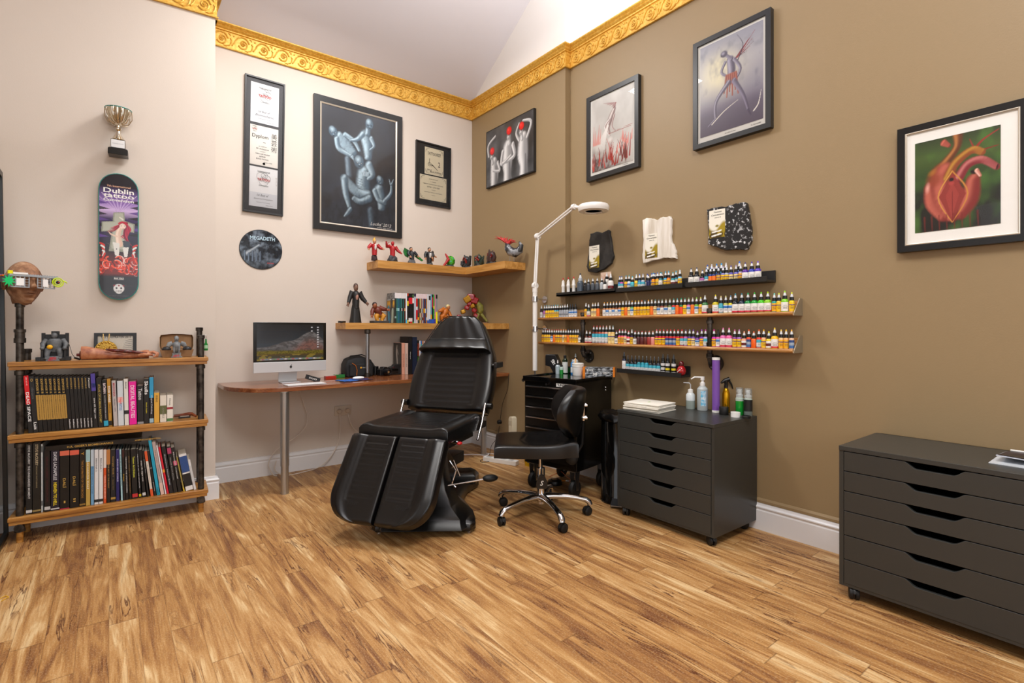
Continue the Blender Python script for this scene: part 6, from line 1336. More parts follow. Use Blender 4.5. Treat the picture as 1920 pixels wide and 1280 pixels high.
hw_ = (y0 - y1) / 2; MB().box(-hw_, hw_, -.003, 0, 0, .155).build('card', mat('#d9bda8', .7), t)
mb = MB()
for q in range(7): mb.tube([(-.05 + .016 * q, -.0035, .04 + .01 * (q % 3)), (-.04 + .014 * q, -.0035, .09), (-.045 + .016 * q, -.0035, .135 - .01 * (q % 2))], .0012, 4)
mb.build('red_sketch', mat('#a8503c', .7), t)
L2 = [(z7(975), 's', '#2a50a0', '#3058a8', 'C'), (z7(1003), 's', '#3868b8', '#b84a9a', 'C'), (z7(1063), 's', '#38a0c0', '#e8b01c', 'D'), (z7(1105), 's', '#30a0a8', '#d8dce0', 'W'), (z7(1150), 'h', '#38b8d0', '#30b8d0', 'L'), (z7(1205), 's', '#c8e0e4', '#e8c838', 'Y'), (z7(1250), 's', '#3868c8', '#3878b0', 'C'), (z7(1297), 's', '#a8b4c8', '#b8c0c8', 'C'), (z7(1372), 'h', '#283898', '#141c50', 'N'), (z7(1440), 's', '#38a0c8', '#e88820', 'D'), (z7(1497), 's', '#3060a8', '#e8981c', 'Y'), (z7(1540), 's', '#308888', '#2a7a7c', 'P'), (z7(1610), 's', '#28a0d8', '#38a8d8', 'Y'), (z7(1653), 's', '#28a8d8', '#e8781c', 'D'), (z7(1712), 'h', '#48b8c8', '#2a9098', 'H'), (z7(1808), 's', '#c8dce8', '#88c0e0', 'Y', 2.944)]
L2b = [(z7(1357), 's', '#2840a0', '#1c2860', 'P'), (z7(1418), 's', '#2858c0', '#2850a8', 'W'), (z7(1462), 's', '#4058a8', '#e8901c', 'D'), (z7(1507), 's', '#d8b8b8', '#d8a8a8', 'P'), (z7(1557), 's', '#38a0c8', '#1c6a70', 'Y'), (z7(1755), 's', '#38b8d8', '#2890a8', 'H')]
row(L2, 2.948, zl, 'middle ledge front', 'ink bottles on the middle black ledge', sc=.98); row(L2b, 2.990, zl, 'middle ledge back', 'ink bottles on the middle black ledge', sc=1.0)
L3 = [(z8(250), 'b', '#384868', '#18181c', 'P'), (z8(350), 'b', '#404868', '#18181c', 'P'), (z8(452), 'h', '#3a4a78', '#201820', 'V'), (z8(525), 's', '#3a70b8', '#1c3040', 'C'), (z8(597), 's', '#2a50a8', '#20408c', 'O'), (z8(660), 's', '#b8a8c8', '#203a7c', 'O'), (z8(742), 's', '#2c3c78', '#3a3a68', 'D'), (z8(825), 's', '#b8a8d8', '#7a7ac0', 'Y'), (z8(890), 's', '#c8c0c8', '#a0a8b8', 'Y'), (z8(967), 's', '#5848a8', '#5a58b8', 'R'), (z8(1057), 's', '#a8a0d0', '#6a68c8', 'R'), (z8(1140), 's', '#c8b8c8', '#b8a8b8', 'D'), (z8(1223), 'b', '#402c78', '#5a2c98', 'S'), (z8(1340), 'b', '#5038a8', '#2838a8', 'P'), (z8(1450), 'b', '#7850d0', '#4a30b0', 'P')]
L3b = [(z8(543), 's', '#3858a8', '#2850a0', 'W'), (z8(620), 's', '#c8c8d0', '#a8b0c0', 'P'), (z8(707), 's', '#2880d0', '#2870c0', 'Y'), (z8(795), 's', '#28a0e0', '#3890c8', 'Y'), (z8(877), 's', '#d8d0c8', '#b8b8c0', 'P'), (z8(1118), 's', '#3868d0', '#3060c0', 'W')]
row(L3, 2.948, zl, 'right ledge front', 'ink bottles on the right black ledge', sc=.94)
for i, b_ in enumerate(L3b): pass
row(L3b, 2.995, zl, 'right ledge back', 'ink bottles on the right black ledge', sc=1.18)
zq = lambda q: 1140 + q / 3.2
L4 = [(zq(97), 't', '#5a6070', '#141c3c', 'S'), (zq(120), 'm', '#5a6268', '#181c22', 'C'), (zq(143), 'm', '#5a6268', '#181c22', 'C'), (zq(165), 'm', '#5a6268', '#1a2228', 'C'), (zq(186), 'm', '#6a7a80', '#2a8898', 'C'), (zq(209), 'm', '#6a7a80', '#2a98a8', 'C'), (zq(232), 'm', '#6a7a80', '#2a98b0', 'C'), (zq(256), 'm', '#5a6268', '#20242a', 'C'), (zq(279), 'm', '#5a6268', '#20242a', 'C'), (zq(303), 'm', '#5a6268', '#2a3a50', 'C'), (zq(330), 't', '#404040', '#18181a', 'K'), (zq(358), 't', '#404040', '#18181a', 'Q'), (zq(394), 't', '#404040', '#18181a', 'Q')]
row(L4, 2.950, .862 + .0126, 'low ledge', 'ink bottles on the low black ledge', capc='#0d0d0d', noz='#3a3e42')
t = thing('red_round_bottle', 'rounded glossy red and black bottle at right end of low ledge', 'bottle', (2.962, at(zq(440), 690, X=2.962).y, .8746))
MB().lathe([(.001, 0), (.016, 0), (.026, .012), (.030, .030), (.024, .050), (.014, .062), (.001, .062)], n=26).build('red_body', mat('#a8141c', .12, coat=.4), t, smooth=60)
MB().ball((0, 0, .074), (.017, .017, .020), 18, 12).build('round_cap', mat('#5a0c12', .15, coat=.4), t, smooth=60)
mb = MB(); mb.tube([(-.028, -.012, .040), (-.0305, .0, .030), (-.026, .014, .020)], .0025, 6); mb.build('white_mark', M_whitep, t)

# ------------------------------------------------------------------ things on the trolley
ct = Matrix.Translation(CT0) @ Matrix.Rotation(cta, 4, 'Z'); zt2 = .8226
def onc(px_, py_): p = at(px_, py_, Z=zt2); return Vector((p.x, p.y, zt2))
def simple_bottle(label, p, parts, name='bottle', cat='bottle', group=None):
    t = thing(name, label, cat, p, 0, group)
    for nm, prof, m in parts: MB().lathe(prof, n=20).build(nm, m, t, smooth=35)
    return t
M_green = mat('#128a2c', .15, coat=.3); z2 = lambda q: 1020 + q / 12; y2_ = lambda q: 650 + q / 12
cp_ = onc(z2(310), y2_(605)); simple_bottle('small frosted dropper bottle left of green one on tool trolley', cp_, [('frosted_body', [(.001, 0), (.018, 0), (.019, .06), (.010, .072), (.001, .072)], mat('#a8b6bc', .25)), ('cap', [(.012, .072), (.012, .084), (.001, .084)], M_blackp), ('nozzle', [(.006, .084), (.003, .108), (.001, .108)], M_whitep)])
cp_ = onc(z2(395), y2_(612)); simple_bottle('small bottle of bright green liquid on tool trolley', cp_, [('green_liquid', [(.001, 0), (.014, 0), (.0145, .034), (.001, .034)], M_green), ('clear_top', [(.0145, .034), (.0145, .052), (.008, .058), (.001, .058)], mat('#b8d0c4', .2)), ('cap', [(.010, .058), (.010, .072), (.001, .072)], M_blackp)])
cp_ = onc(z2(400), y2_(560)) + Vector((.05, .02, 0)); simple_bottle('clear nozzle bottle with green label behind on tool trolley', cp_, [('clear_body', [(.001, 0), (.024, 0), (.025, .095), (.012, .112), (.001, .112)], mat('#c3d4d4', .2)), ('label', [(.0253, .03), (.0256, .03), (.0256, .075), (.0253, .075)], mat('#a8b890', .5)), ('cap', [(.013, .112), (.013, .126), (.001, .126)], M_blackp), ('nozzle', [(.008, .126), (.004, .158), (.001, .158)], mat('#b8c4c8', .3))])
cp_ = onc(z2(472), y2_(598)); simple_bottle('dark green bottle with large white label on tool trolley', cp_, [('dark_body', [(.001, 0), (.021, 0), (.022, .102), (.012, .122), (.001, .122)], mat('#0e2414', .12, coat=.3)), ('white_label', [(.0222, .006), (.0226, .006), (.0226, .092), (.0222, .092)], mat('#d8dcd8', .5)), ('flip_cap', [(.012, .122), (.012, .142), (.008, .146), (.001, .146)], M_blackp)])
cp_ = onc(z2(565), y2_(590)); simple_bottle('short dark green jar behind bottles on tool trolley', cp_, [('green_body', [(.001, 0), (.016, 0), (.016, .044), (.001, .044)], mat('#0c4a1c', .15)), ('lid', [(.017, .044), (.017, .054), (.001, .054)], M_blackp)], 'jar', 'jar')
cp_ = onc(z2(640), y2_(610)); simple_bottle('slim blue and white printed bottle beside tub on tool trolley', cp_, [('printed_body', [(.001, 0), (.014, 0), (.014, .085), (.007, .095), (.001, .095)], mat('#2c7ec0', .3)), ('white_label', [(.0143, .012), (.0146, .012), (.0146, .055), (.0143, .055)], mat('#dfe4ea', .5)), ('nozzle', [(.006, .095), (.003, .115), (.001, .115)], mat('#a8bcc8', .3))])
cp_ = onc(z2(690), y2_(590)) + Vector((.03, .02, 0)); simple_bottle('white nozzle bottle behind the white tub on tool trolley', cp_, [('white_body', [(.001, 0), (.021, 0), (.022, .098), (.012, .112), (.001, .112)], M_whitep), ('cap', [(.013, .112), (.013, .126), (.001, .126)], M_blackp), ('nozzle', [(.008, .126), (.004, .156), (.001, .156)], mat('#b8c4c8', .3))])
cp_ = onc(z2(762), y2_(645)); t = simple_bottle('large white plastic tub with screw lid and wooden stick on trolley', cp_, [('tub_body', [(.001, 0), (.038, 0), (.040, .004), (.042, .070), (.001, .070)], M_whitep), ('lid', [(.045, .070), (.045, .076), (.044, .078), (.045, .080), (.045, .092), (.042, .096), (.001, .096)], mat('#e6e4dc', .4))], 'white_tub', 'tub')
o = thing('wooden_spatula', 'flat wooden stick standing up behind rim of white tub', 'stick', cp_ + Vector((-.014, .012, .0965))); mb = MB(Matrix.Rotation(-.9, 4, 'Z')); mb.prism([(-.0065, 0), (.0065, 0), (.0065, .030), (.004, .036), (-.004, .036), (-.0065, .030)], -.001, .001, 'xz'); mb.build('stick', mat('#d2a878', .6), o)
# glove box
g0 = onc(z2(845), y2_(668)); g1 = onc(z2(1380), y2_(690))
ga = cta; t = thing('glove_box', 'grey camouflage printed cardboard box with orange ends on tool trolley', 'box', g0 + Vector((.008, -.004, 0)), math.radians(-52))
k = NT('camo_card'); tc = k.n('TexCoord'); n = k.n('TexNoise', {'Vector': k.n('Mapping', {0: tc.outputs['Object'], 3: (14.0, 14.0, 40.0)}), 'Scale': 2.5, 'Detail': 3.0}); k.set(k.b.inputs['Base Color'], k.ramp(n.outputs[0], [(.38, '#1c1e20'), (.47, '#3c4044'), (.54, '#8a9096'), (.62, '#b8bcc0')])); k.b.inputs['Roughness'].default_value = .35
MB().box(.018, .222, -.0, .105, 0, .068).build('carton', k.m, t, bevel=.001)
MB().box(.0, .018, -.0005, .1055, -.0, .0685).build('orange_end', mat('#e07c10', .4), t); MB().box(.222, .236, -.0005, .1055, .0, .0685).build('orange_end', mat('#e07c10', .4), t)
ptext(t, 'BLACK', .055, .048, .05, .012, -.001, M_whitep, fat=.03); ptext(t, '30', .09, .020, .035, .022, -.001, M_whitep, fat=.03); ptext(t, 'NITRILE', .165, .046, .05, .010, -.001, mat('#9aa0a6', .5)); ptext(t, '200', .165, .028, .035, .014, -.001, M_whitep); ptext(t, 'GLOVES', .17, .010, .05, .007, -.001, mat('#9aa0a6', .5))
# power supply / screen unit
p = onc(z2(110), y2_(575)); t = thing('power_unit', 'black angular tattoo power supply with small screen at far trolley corner', 'device', (p.x - .0, p.y + .03, zt2), math.radians(-62))
mb = MB(); mb.prism([(.055, 0), (.098, 0), (.125, .04), (.075, .145), (-.008, .145), (-.012, .055), (.03, .045)], -.0, .075, 'xz'); mb.build('housing', mat('#141416', .3), t, bevel=.004)
mb = MB(); mb.box(-.0145, -.0105, .012, .062, .078, .130); mb.T = Matrix.Identity(4); mb.build('screen', mat('#2c2a24', .12), t); 
for q in range(2): MB().ball((-.012, .025 + .024 * q, .066), (.004, .006, .004), 10, 6).build('button', mat('#2a2c30', .3), t)
ptext(t, 'HP', .062, .085, .028, .042, -.0012, M_whitep, rot=.6, fat=.03)

# ------------------------------------------------------------------ things on the first grey cabinet
zc = .6656
def onk(px_, py_):
    p = at(px_, py_, Z=zc); x = 2.565 + (p.x - 2.565) * .70; return Vector((x, at(px_, py_, X=x).y, zc))
a_, b_ = onk(1163, 765), onk(1272, 762); c_ = onk(1225, 774)
def zz3(q, r): return (1140 + q / 3.2, 640 + r / 3.2)
f0, f1, f2 = onk(*zz3(78, 400)), onk(*zz3(262, 432)), onk(*zz3(425, 398))
for i in range(7):
    j = random.Random(i); s_ = 1 - .012 * (i % 3); cx = (f0 + f2) / 2 + Vector((.06, .0, 0)); 
    o = thing('folded_towel', 'white folded paper towel on grey cabinet, %s from top of stack' % word(7 - i), 'towel', (2.70 + j.uniform(-.006, .006), 2.055 + j.uniform(-.006, .006), zc + .0072 * i), .12 + j.uniform(-.05, .05), 'stacked white towels')
    mb = MB(); nn = 10; vs = []
    hx, hy = .105 * s_, .125 * s_; rg = []
    for z_, k_ in ((0, .99), (.0015, 1), (.0055, 1), (.0068, .985)):
        rg.append([Vector((x * k_, y * k_, z_ + .0009 * math.sin(x * 60 + i) * (0 < z_))) for x, y in [(-hx, -hy), (0, -hy), (hx, -hy), (hx, 0), (hx, hy), (0, hy), (-hx, hy), (-hx, 0)]])
    mb.loft(rg); mb.build('towel', mat('#e2ded2', .9, bump=.3, scale=200), o, bevel=.001)
    if i == 6:
        mb = MB(); mb.prism([(-.01, -.005), (.02, -.002), (.018, .012), (-.008, .010)], .0068, .0074, 'xy'); mb.build('green_print', mat('#b8cc98', .8), o)
p = onk(*zz3(495, 378)); t = simple_bottle('small plastic wash bottle with bent spout half full of grey liquid', p, [('liquid_part', [(.001, 0), (.027, 0), (.028, .003), (.028, .055), (.001, .055)], mat('#8f9a94', .25)), ('frosted_body', [(.0282, .055), (.028, .090), (.020, .102), (.014, .104), (.001, .104)], mat('#cfd6d8', .3)), ('screw_cap', [(.016, .104), (.016, .124), (.006, .128), (.001, .128)], M_whitep)], 'wash_bottle')
dl_ = -_R; mb = MB(); mb.tube([(0, 0, .126), (0, 0, .155), tuple(dl_ * .008 + Vector((0, 0, .166))), tuple(dl_ * .045 + Vector((0, 0, .168)))], [.0035, .0035, .0035, .002], 8); mb.build('bent_spout', mat('#c8ccd0', .3), t, smooth=60)
p = onk(*zz3(567, 385)); t = simple_bottle('clear hand sanitiser pump bottle with blue label on grey cabinet', p, [('clear_body', [(.001, 0), (.031, 0), (.033, .004), (.033, .135), (.020, .150), (.013, .154), (.001, .154)], mat('#b4bcbc', .15)), ('pump_collar', [(.016, .154), (.016, .172), (.010, .176), (.006, .20), (.001, .20)], M_whitep)], 'sanitiser_bottle')
mb = MB(); ca = math.atan2(dl_.y, dl_.x) + .9
for j in range(8): mb.add([(.0336 * math.cos(ca + q), .0336 * math.sin(ca + q), z) for q, z in ((.12 * j, .03), (.12 * j + .12, .03), (.12 * j + .12, .125), (.12 * j, .125))], [(0, 1, 2, 3)])
mb.build('blue_label', mat('#58b4d8', .4, var='#e4eef2', scale=60), t, smooth=60)
mb = MB(); mb.tube([(0, 0, .19), (0, 0, .212)], .013, 14); mb.tube([(0, 0, .207), tuple(dl_ * .05 + Vector((0, 0, .209))), tuple(dl_ * .072 + Vector((0, 0, .196)))], [.006, .005, .0035], 10); mb.build('pump_head', M_whitep, t, smooth=50)
p = onk(*zz3(648, 398)); t = simple_bottle('tall purple cylindrical tube with white caps on grey cabinet', p, [('purple_tube', [(.001, .012), (.0225, .012), (.0225, .325), (.001, .325)], mat('#7a4fa8', .3)), ('end_cap', [(.001, 0), (.0235, 0), (.0235, .014), (.001, .014)], M_whitep), ('end_cap', [(.0235, .322), (.0235, .338), (.001, .338)], M_whitep)], 'purple_tube', 'tube')
p = onk(*zz3(708, 395)); t = simple_bottle('gold spray bottle with black trigger behind black tape roll', p, [('gold_body', [(.001, 0), (.022, 0), (.023, .004), (.023, .115), (.016, .14), (.009, .15), (.001, .15)], mat('#c8940e', .18, .8)), ('collar', [(.011, .15), (.011, .168), (.001, .168)], M_blackp)], 'spray_bottle')
rt_ = _R; mb = MB(); mb.tube([(0, 0, .165), (0, 0, .185), tuple(rt_ * -.004 + Vector((0, 0, .198)))], [.009, .011, .012], 12); mb.tube([tuple(rt_ * -.03 + Vector((0, 0, .180))), tuple(rt_ * -.01 + Vector((0, 0, .195))), tuple(rt_ * .020 + Vector((0, 0, .205)))], [.006, .011, .013], 12); mb.tube([tuple(rt_ * .014 + Vector((0, 0, .20))), tuple(rt_ * .032 + Vector((0, 0, .175))), tuple(rt_ * .042 + Vector((0, 0, .145)))], [.007, .006, .003], 8); mb.build('trigger_head', M_blackp, t, smooth=50)
for (zx, zy), nm, liq, fill in ((((790, 412)), 'foam pump bottle of bright green liquid on grey cabinet', M_green, .085), (((841, 418)), 'foam pump bottle with black printed label on grey cabinet', mat('#6a7470', .2), .03)):
    p = onk(*zz3(zx, zy)); t = simple_bottle(nm, p, [('liquid', [(.001, 0), (.022, 0), (.0235, .003), (.0235, fill), (.001, fill)], liq), ('clear_wall', [(.0236, fill), (.0236, .100), (.017, .106), (.001, .106)], mat('#aebdb4', .15)), ('white_pump', [(.018, .106), (.018, .118), (.009, .124), (.009, .136), (.011, .138), (.010, .152), (.001, .152)], M_whitep)], 'foam_bottle', 'bottle', 'foam pump bottles')
    MB().lathe([(.0205, .108), (.0205, .158), (.017, .163), (.001, .163)], n=24).build('clear_overcap', mat('#dfe6e8', .08, trans=.85), t, smooth=40)
    if fill < .05:
        MB().lathe([(.0238, .03), (.0241, .03), (.0241, .098), (.0238, .098)], n=24).build('black_label', mat('#171717', .4), t, smooth=40)
p = onk(*zz3(695, 413)); simple_bottle('roll of black tape lying flat on front of grey cabinet', p, [('tape_roll', [(.013, 0), (.026, 0), (.0265, .001), (.0265, .046), (.026, .047), (.013, .047)], M_blackm)], 'black_tape_roll', 'tape')
p = onk(*zz3(765, 428)); simple_bottle('roll of white tape lying flat on grey cabinet edge', p, [('tape_roll', [(.011, 0), (.0265, 0), (.0265, .028), (.011, .028)], M_whitep)], 'white_tape_roll', 'tape')
p = onk(*zz3(829, 434)); simple_bottle('low black round lid lying beside white tape roll', p, [('lid', [(.001, 0), (.027, 0), (.027, .012), (.025, .014), (.018, .014), (.018, .011), (.001, .011)], M_blackp)], 'round_lid', 'lid')

# ------------------------------------------------------------------ magazines on the second cabinet
zk = at(1840, 851, X=2.6).z
t = thing('white_folder', 'flat white folder lying under open magazine on right cabinet', 'folder', (2.545 + .115, .262, .6655), 0)
MB().box(0, .24, .0, .185, 0, .003).build('sheet', mat('#ccd2d8', .25), t)
t = thing('magazine', 'glossy dark covered magazine curling up on right cabinet', 'magazine', (2.545 + .150, .262, .6695), 0)
mb = MB(); rings = []
for i in range(13):
    a = i / 12; x = .25 * a; z = .016 * (1 - a) ** 3 + .004 + .006 * math.sin(a * PI); rings.append([Vector((x, 0, z)), Vector((x, .17, z + .006 * (1 - a))), Vector((x, .17, z + .006 * (1 - a) - .004)), Vector((x, 0, z - .004))])
mb.loft(rings); mb.build('pages', mat('#c4c8d2', .3), t, smooth=40)
mb = MB(); mb.loft([[r[0] + Vector((.004, 0, .0016)), r[1] + Vector((.004, -.004, .0016)), r[1] + Vector((.004, -.004, .0008)), r[0] + Vector((.004, 0, .0008))] for r in rings]); mb.build('dark_cover', mat('#0e0b10', .3, var='#1c1430', scale=9, spec=.2), t, smooth=40)
mb = MB(); mb.tube([(.25, .165, .008), (.25, .09, .008)], .004, 8); mb.tube([(.25, .08, .008), (.25, .0, .008)], .004, 8); mb.build('white_binding', M_whitep, t, smooth=40)

# ------------------------------------------------------------------ desk things
zd = .7655
imx = 1.0995; IY = 4.235
t = thing('desktop_computer', 'silver all-in-one computer showing mountain landscape on wooden desk', 'computer', (imx, IY, zd))
M_al = mat('#c9cbce', .32, .35)
mb = MB(); mb.prism([(-.264, .085), (.264, .085), (.264, .165), (-.264, .165)], -.075, -.060, 'xz'); mb.build('chin', M_al, t, bevel=.003)
mb = MB(); mb.prism([(-.264, .165), (.264, .165), (.264, .462), (-.264, .462)], -.075, -.062, 'xz'); mb.build('black_bezel', mat('#070808', .15), t, bevel=.003)
mb = MB(); rings = []
for k_, y in ((1.0, -.0615), (1.0, -.058), (.9, -.045), (.55, -.030)): rings.append([Vector((x * k_, y, .2735 + z * k_)) for x, z in ((-.264, -.188), (.264, -.188), (.264, .188), (-.264, .188))])
mb.loft(rings); mb.build('back_shell', M_al, t, bevel=.003)
P_ = Paint(220, 126, '#223'); n1 = P_.noise(6, 3); n2 = P_.noise(22, 4); n3 = P_.noise(10, 8)
P_.vgrad([(0, '#151a20'), (.35, '#232b33'), (.6, '#323b42'), (1, '#2c2c1c')])
rid = .62 - .42 * np.exp(-((P_.x - .80) / .22) ** 2) - .12 * np.exp(-((P_.x - .42) / .2) ** 2) + .05 * (n1 - .5) + .03 * (n2 - .5)
P_.put((P_.y > .50 + .04 * n1).astype(float), '#2f3a44'); P_.put(np.clip((P_.y - rid) * 40, 0, 1), '#4a4a4c'); P_.put(np.clip((P_.y - rid) * 40, 0, 1) * np.clip((n2 - .42) * 5, 0, 1), '#7c7e82', .5); P_.put(np.clip((P_.y - rid - .12) * 5, 0, 1) * np.clip((P_.x - .45) * 6, 0, 1) * n2, '#7c3c22', .85); P_.put(np.clip((P_.y - rid - .05) * 10, 0, 1) * np.clip((.6 - P_.x) * 3, 0, 1), '#33363a', .7)
P_.put(np.clip((P_.y - .70 - .03 * n3) * 25, 0, 1), '#6a6220'); P_.put(np.clip((P_.y - .70) * 25, 0, 1) * np.clip((P_.noise(60, 5) - .45) * 6, 0, 1), '#3a3a14', .8); P_.put(np.clip((P_.y - .80 - .02 * n2) * 40, 0, 1), '#4a3c22'); P_.put(np.clip((P_.y - .86) * 40, 0, 1), '#3a3c30'); P_.put(np.clip((P_.y - .82) * 40, 0, 1) * (n3 > .55), '#9a8a30', .5)
P_.rect(.05, .95, .94, .985, '#8a8c96', .6)
for q in range(16): P_.rect(.07 + .055 * q, .10 + .055 * q, .945, .98, ('#a8404a', '#4a78a8', '#c8c8c8', '#508a50')[q % 4], .8)
for q in range(9): P_.rect(.895, .925, .07 + .07 * q, .10 + .07 * q, '#c8ccd4', .8)
for q in range(2): P_.rect(.80, .83, .07 + .10 * q, .10 + .10 * q, '#c8ccd4', .8)
P_.build('screen', t, .484, .272, rough=.12, coat=.3, T=Matrix.Translation((0, -.0762, .3115)))
mb = MB(); mb.ball((-.003, -.0762, .124), (.0085, .0008, .0105), 14, 8); mb.ball((.002, -.0762, .139), (.0022, .0008, .004), 8, 5, R=Matrix.Rotation(.6, 3, 'Y')); mb.build('logo', M_ink, t)
mb = MB(); pr_ = [(-.055, .004), (.02, .004), (.030, .012), (.030, .030), (.012, .19), (.006, .19), (.020, .03), (.016, .0)]
mb.loft([[Vector((x, -.03 - y0 + .03, z)) for y0, z in [(q[0] * -1 if False else -q[0], q[1]) for q in [(-.085, 0), (-.085, .005), (.020, .007), (.026, .02), (-.015, .19), (-.008, .19), (.034, .02), (.030, 0)]]] for x in (-.068, .068)]); mb.build('stand', M_al, t, bevel=.002)
kc = at(573, 719, Z=zd)
t = thing('keyboard', 'slim white keyboard lying before computer on desk', 'keyboard', (kc.x - .02, 3.985, zd), 0.04)
MB().box(-.14, .14, -.055, .055, 0, .006).build('keyboard_body', M_al, t, bevel=.002)
mb = MB()
for r_ in range(6):
    for q in range(14): mb.box(-.134 + q * .0192, -.134 + q * .0192 + .0168, -.050 + r_ * .0172, -.050 + r_ * .0172 + .0148, .006, .0078)
o = mb.build('keys', M_white, t); o['kind'] = 'stuff'
def desk_at(px_, py_, Y): p = at(px_, py_, Y=Y); return Vector((p.x, Y, zd))
p = desk_at(585, 705, 4.20); t = thing('black_card_box', 'small black printed carton tilted beside computer stand', 'box', p + Vector((0, 0, .006)), -.2); t.rotation_euler = (0, .33, -.2)
MB().box(-.055, .055, -.02, .02, 0, .034).build('carton', M_blackp, t, bevel=.001); ptext(t, 'DUO', .0, .017, .06, .012, -.0215, M_whitep, fat=.03)
p = desk_at(619, 708, 4.30); t = thing('red_glass_box', 'small red translucent box on desk near camera bag', 'box', p, .05); MB().box(-.045, .045, -.02, .02, 0, .026).build('red_box', mat('#a8301c', .15, coat=.4), t, bevel=.002)
p = desk_at(636, 707, 4.36); t = thing('green_glass_box', 'small green translucent box right of red one on desk', 'box', p, .05); MB().box(-.042, .042, -.02, .02, 0, .028).build('green_box', mat('#2c7a3c', .15, coat=.4), t, bevel=.002)
p = desk_at(622, 712, 4.14); t = thing('steel_ruler', 'short clear ruler lying on desk between boxes and keyboard', 'ruler', p, -.05); MB().box(-.09, .09, -.012, .012, 0, .002).build('ruler', mat('#c0b8b0', .2), t)
p = at(660, 712, Z=zd); t = thing('mouse_mat', 'crumpled blue and purple cloth mouse mat on desk', 'mouse mat', (at(665, 714, Y=4.06).x, 4.06, zd), .1)
mb = MB(); vs = []; fs = []; nx_, ny_ = 20, 12
for j in range(ny_ + 1):
    for i in range(nx_ + 1): x = -.125 + .25 * i / nx_; y = -.075 + .15 * j / ny_; vs.append((x + .006 * math.sin(j), y + .006 * math.sin(i * 1.3), .003 + .004 * max(0, math.sin(i * .8 + j * .5)) * (.3 + i / nx_)))
for j in range(ny_):
    for i in range(nx_): a = j * (nx_ + 1) + i; mb.mi; fs.append((a, a + 1, a + nx_ + 2, a + nx_ + 1))
mb.add(vs, fs); o = mb.build('cloth', [mat('#1f5cae', .7), mat('#2c1c4a', .6)], t, smooth=80); 
for p_ in o.data.polygons:
    if (p_.index % nx_) > 9 + (p_.index // nx_) % 3: p_.material_index = 1
so = o.modifiers.new('thickness', 'SOLIDIFY'); so.thickness = .002; so.offset = 1
p = desk_at(672, 712, 4.07); t = thing('computer_mouse', 'white rounded computer mouse on crumpled blue mat', 'mouse', (p.x, 4.07, zd + .0095), .2); mb = MB(); mb.ball((0, 0, .008), (.052, .028, .013), 24, 12); mb.build('mouse_body', M_white, t, smooth=80)
# camera bag
xa, xb = at(649, 700, Y=4.33).x, at(700, 700, Y=4.36).x; zb_ = at(675, 667, Y=4.36).z - zd
t = thing('camera_bag', 'black padded camera bag with orange curved stripe behind desk pole', 'bag', ((xa + xb) / 2, 4.40, zd)); hw_ = (xb - xa) / 2
mb = MB(); rings = []
for k_, y, zt_ in ((.90, -.06, .82), (1.0, -.045, .93), (1.0, .05, 1.0), (.9, .075, .95)):
    rings.append([Vector((x * hw_ * k_, y, z * zb_ * zt_)) for x, z in ((-.9, 0), (.9, 0), (1, .1), (1, .6), (.82, .86), (.3, 1), (-.3, 1.0), (-.82, .86), (-1, .6), (-1, .1))])
mb.loft(rings); mb.build('bag_body', mat('#111214', .75, bump=.3, scale=200), t, bevel=.006)
MB().box(-hw_ * .75, hw_ * .75, -.078, -.055, .01, zb_ * .62).build('front_pocket', mat('#17181b', .7), t, bevel=.006)
mb = MB(); mb.tube([(-hw_ * .62, -.0795, zb_ * .68), (-hw_ * .38, -.081, zb_ * .56), (-hw_ * .28, -.081, zb_ * .34), (-hw_ * .30, -.080, zb_ * .08)], .0042, 8, flat=.5); mb.build('orange_stripe', mat('#e07c10', .5), t)
mb = MB(); mb.tube([(-hw_ * .6, 0, zb_ * .9), (-hw_ * .5, 0, zb_ * 1.0), (hw_ * .3, 0, zb_ * 1.05), (hw_ * .62, 0, zb_ * .95)], .007, 8, flat=.6); mb.tube([(hw_ * .9, -.02, zb_ * .7), (hw_ * 1.15, -.04, zb_ * .4), (hw_ * 1.1, -.05, zb_ * .1)], .006, 8); mb.build('strap', mat('#0c0c0e', .6), t)
mb = MB(); mb.ball((.0, -.0795, zb_ * .44), (.008, .002, .008), 12, 6); mb.build('yellow_badge', mat('#e8a818', .4), t); ptext(t, 'Lowepro', .032, zb_ * .44, .040, .010, -.0795, M_whitep)
MB().lathe([(.001, 0), (.022, 0), (.024, .01), (.022, .028), (.012, .034), (.001, .034)], (-hw_ - .030, -.03, 0), 18).build('lens_cap', mat('#10161e', .2, coat=.4), t, smooth=50)
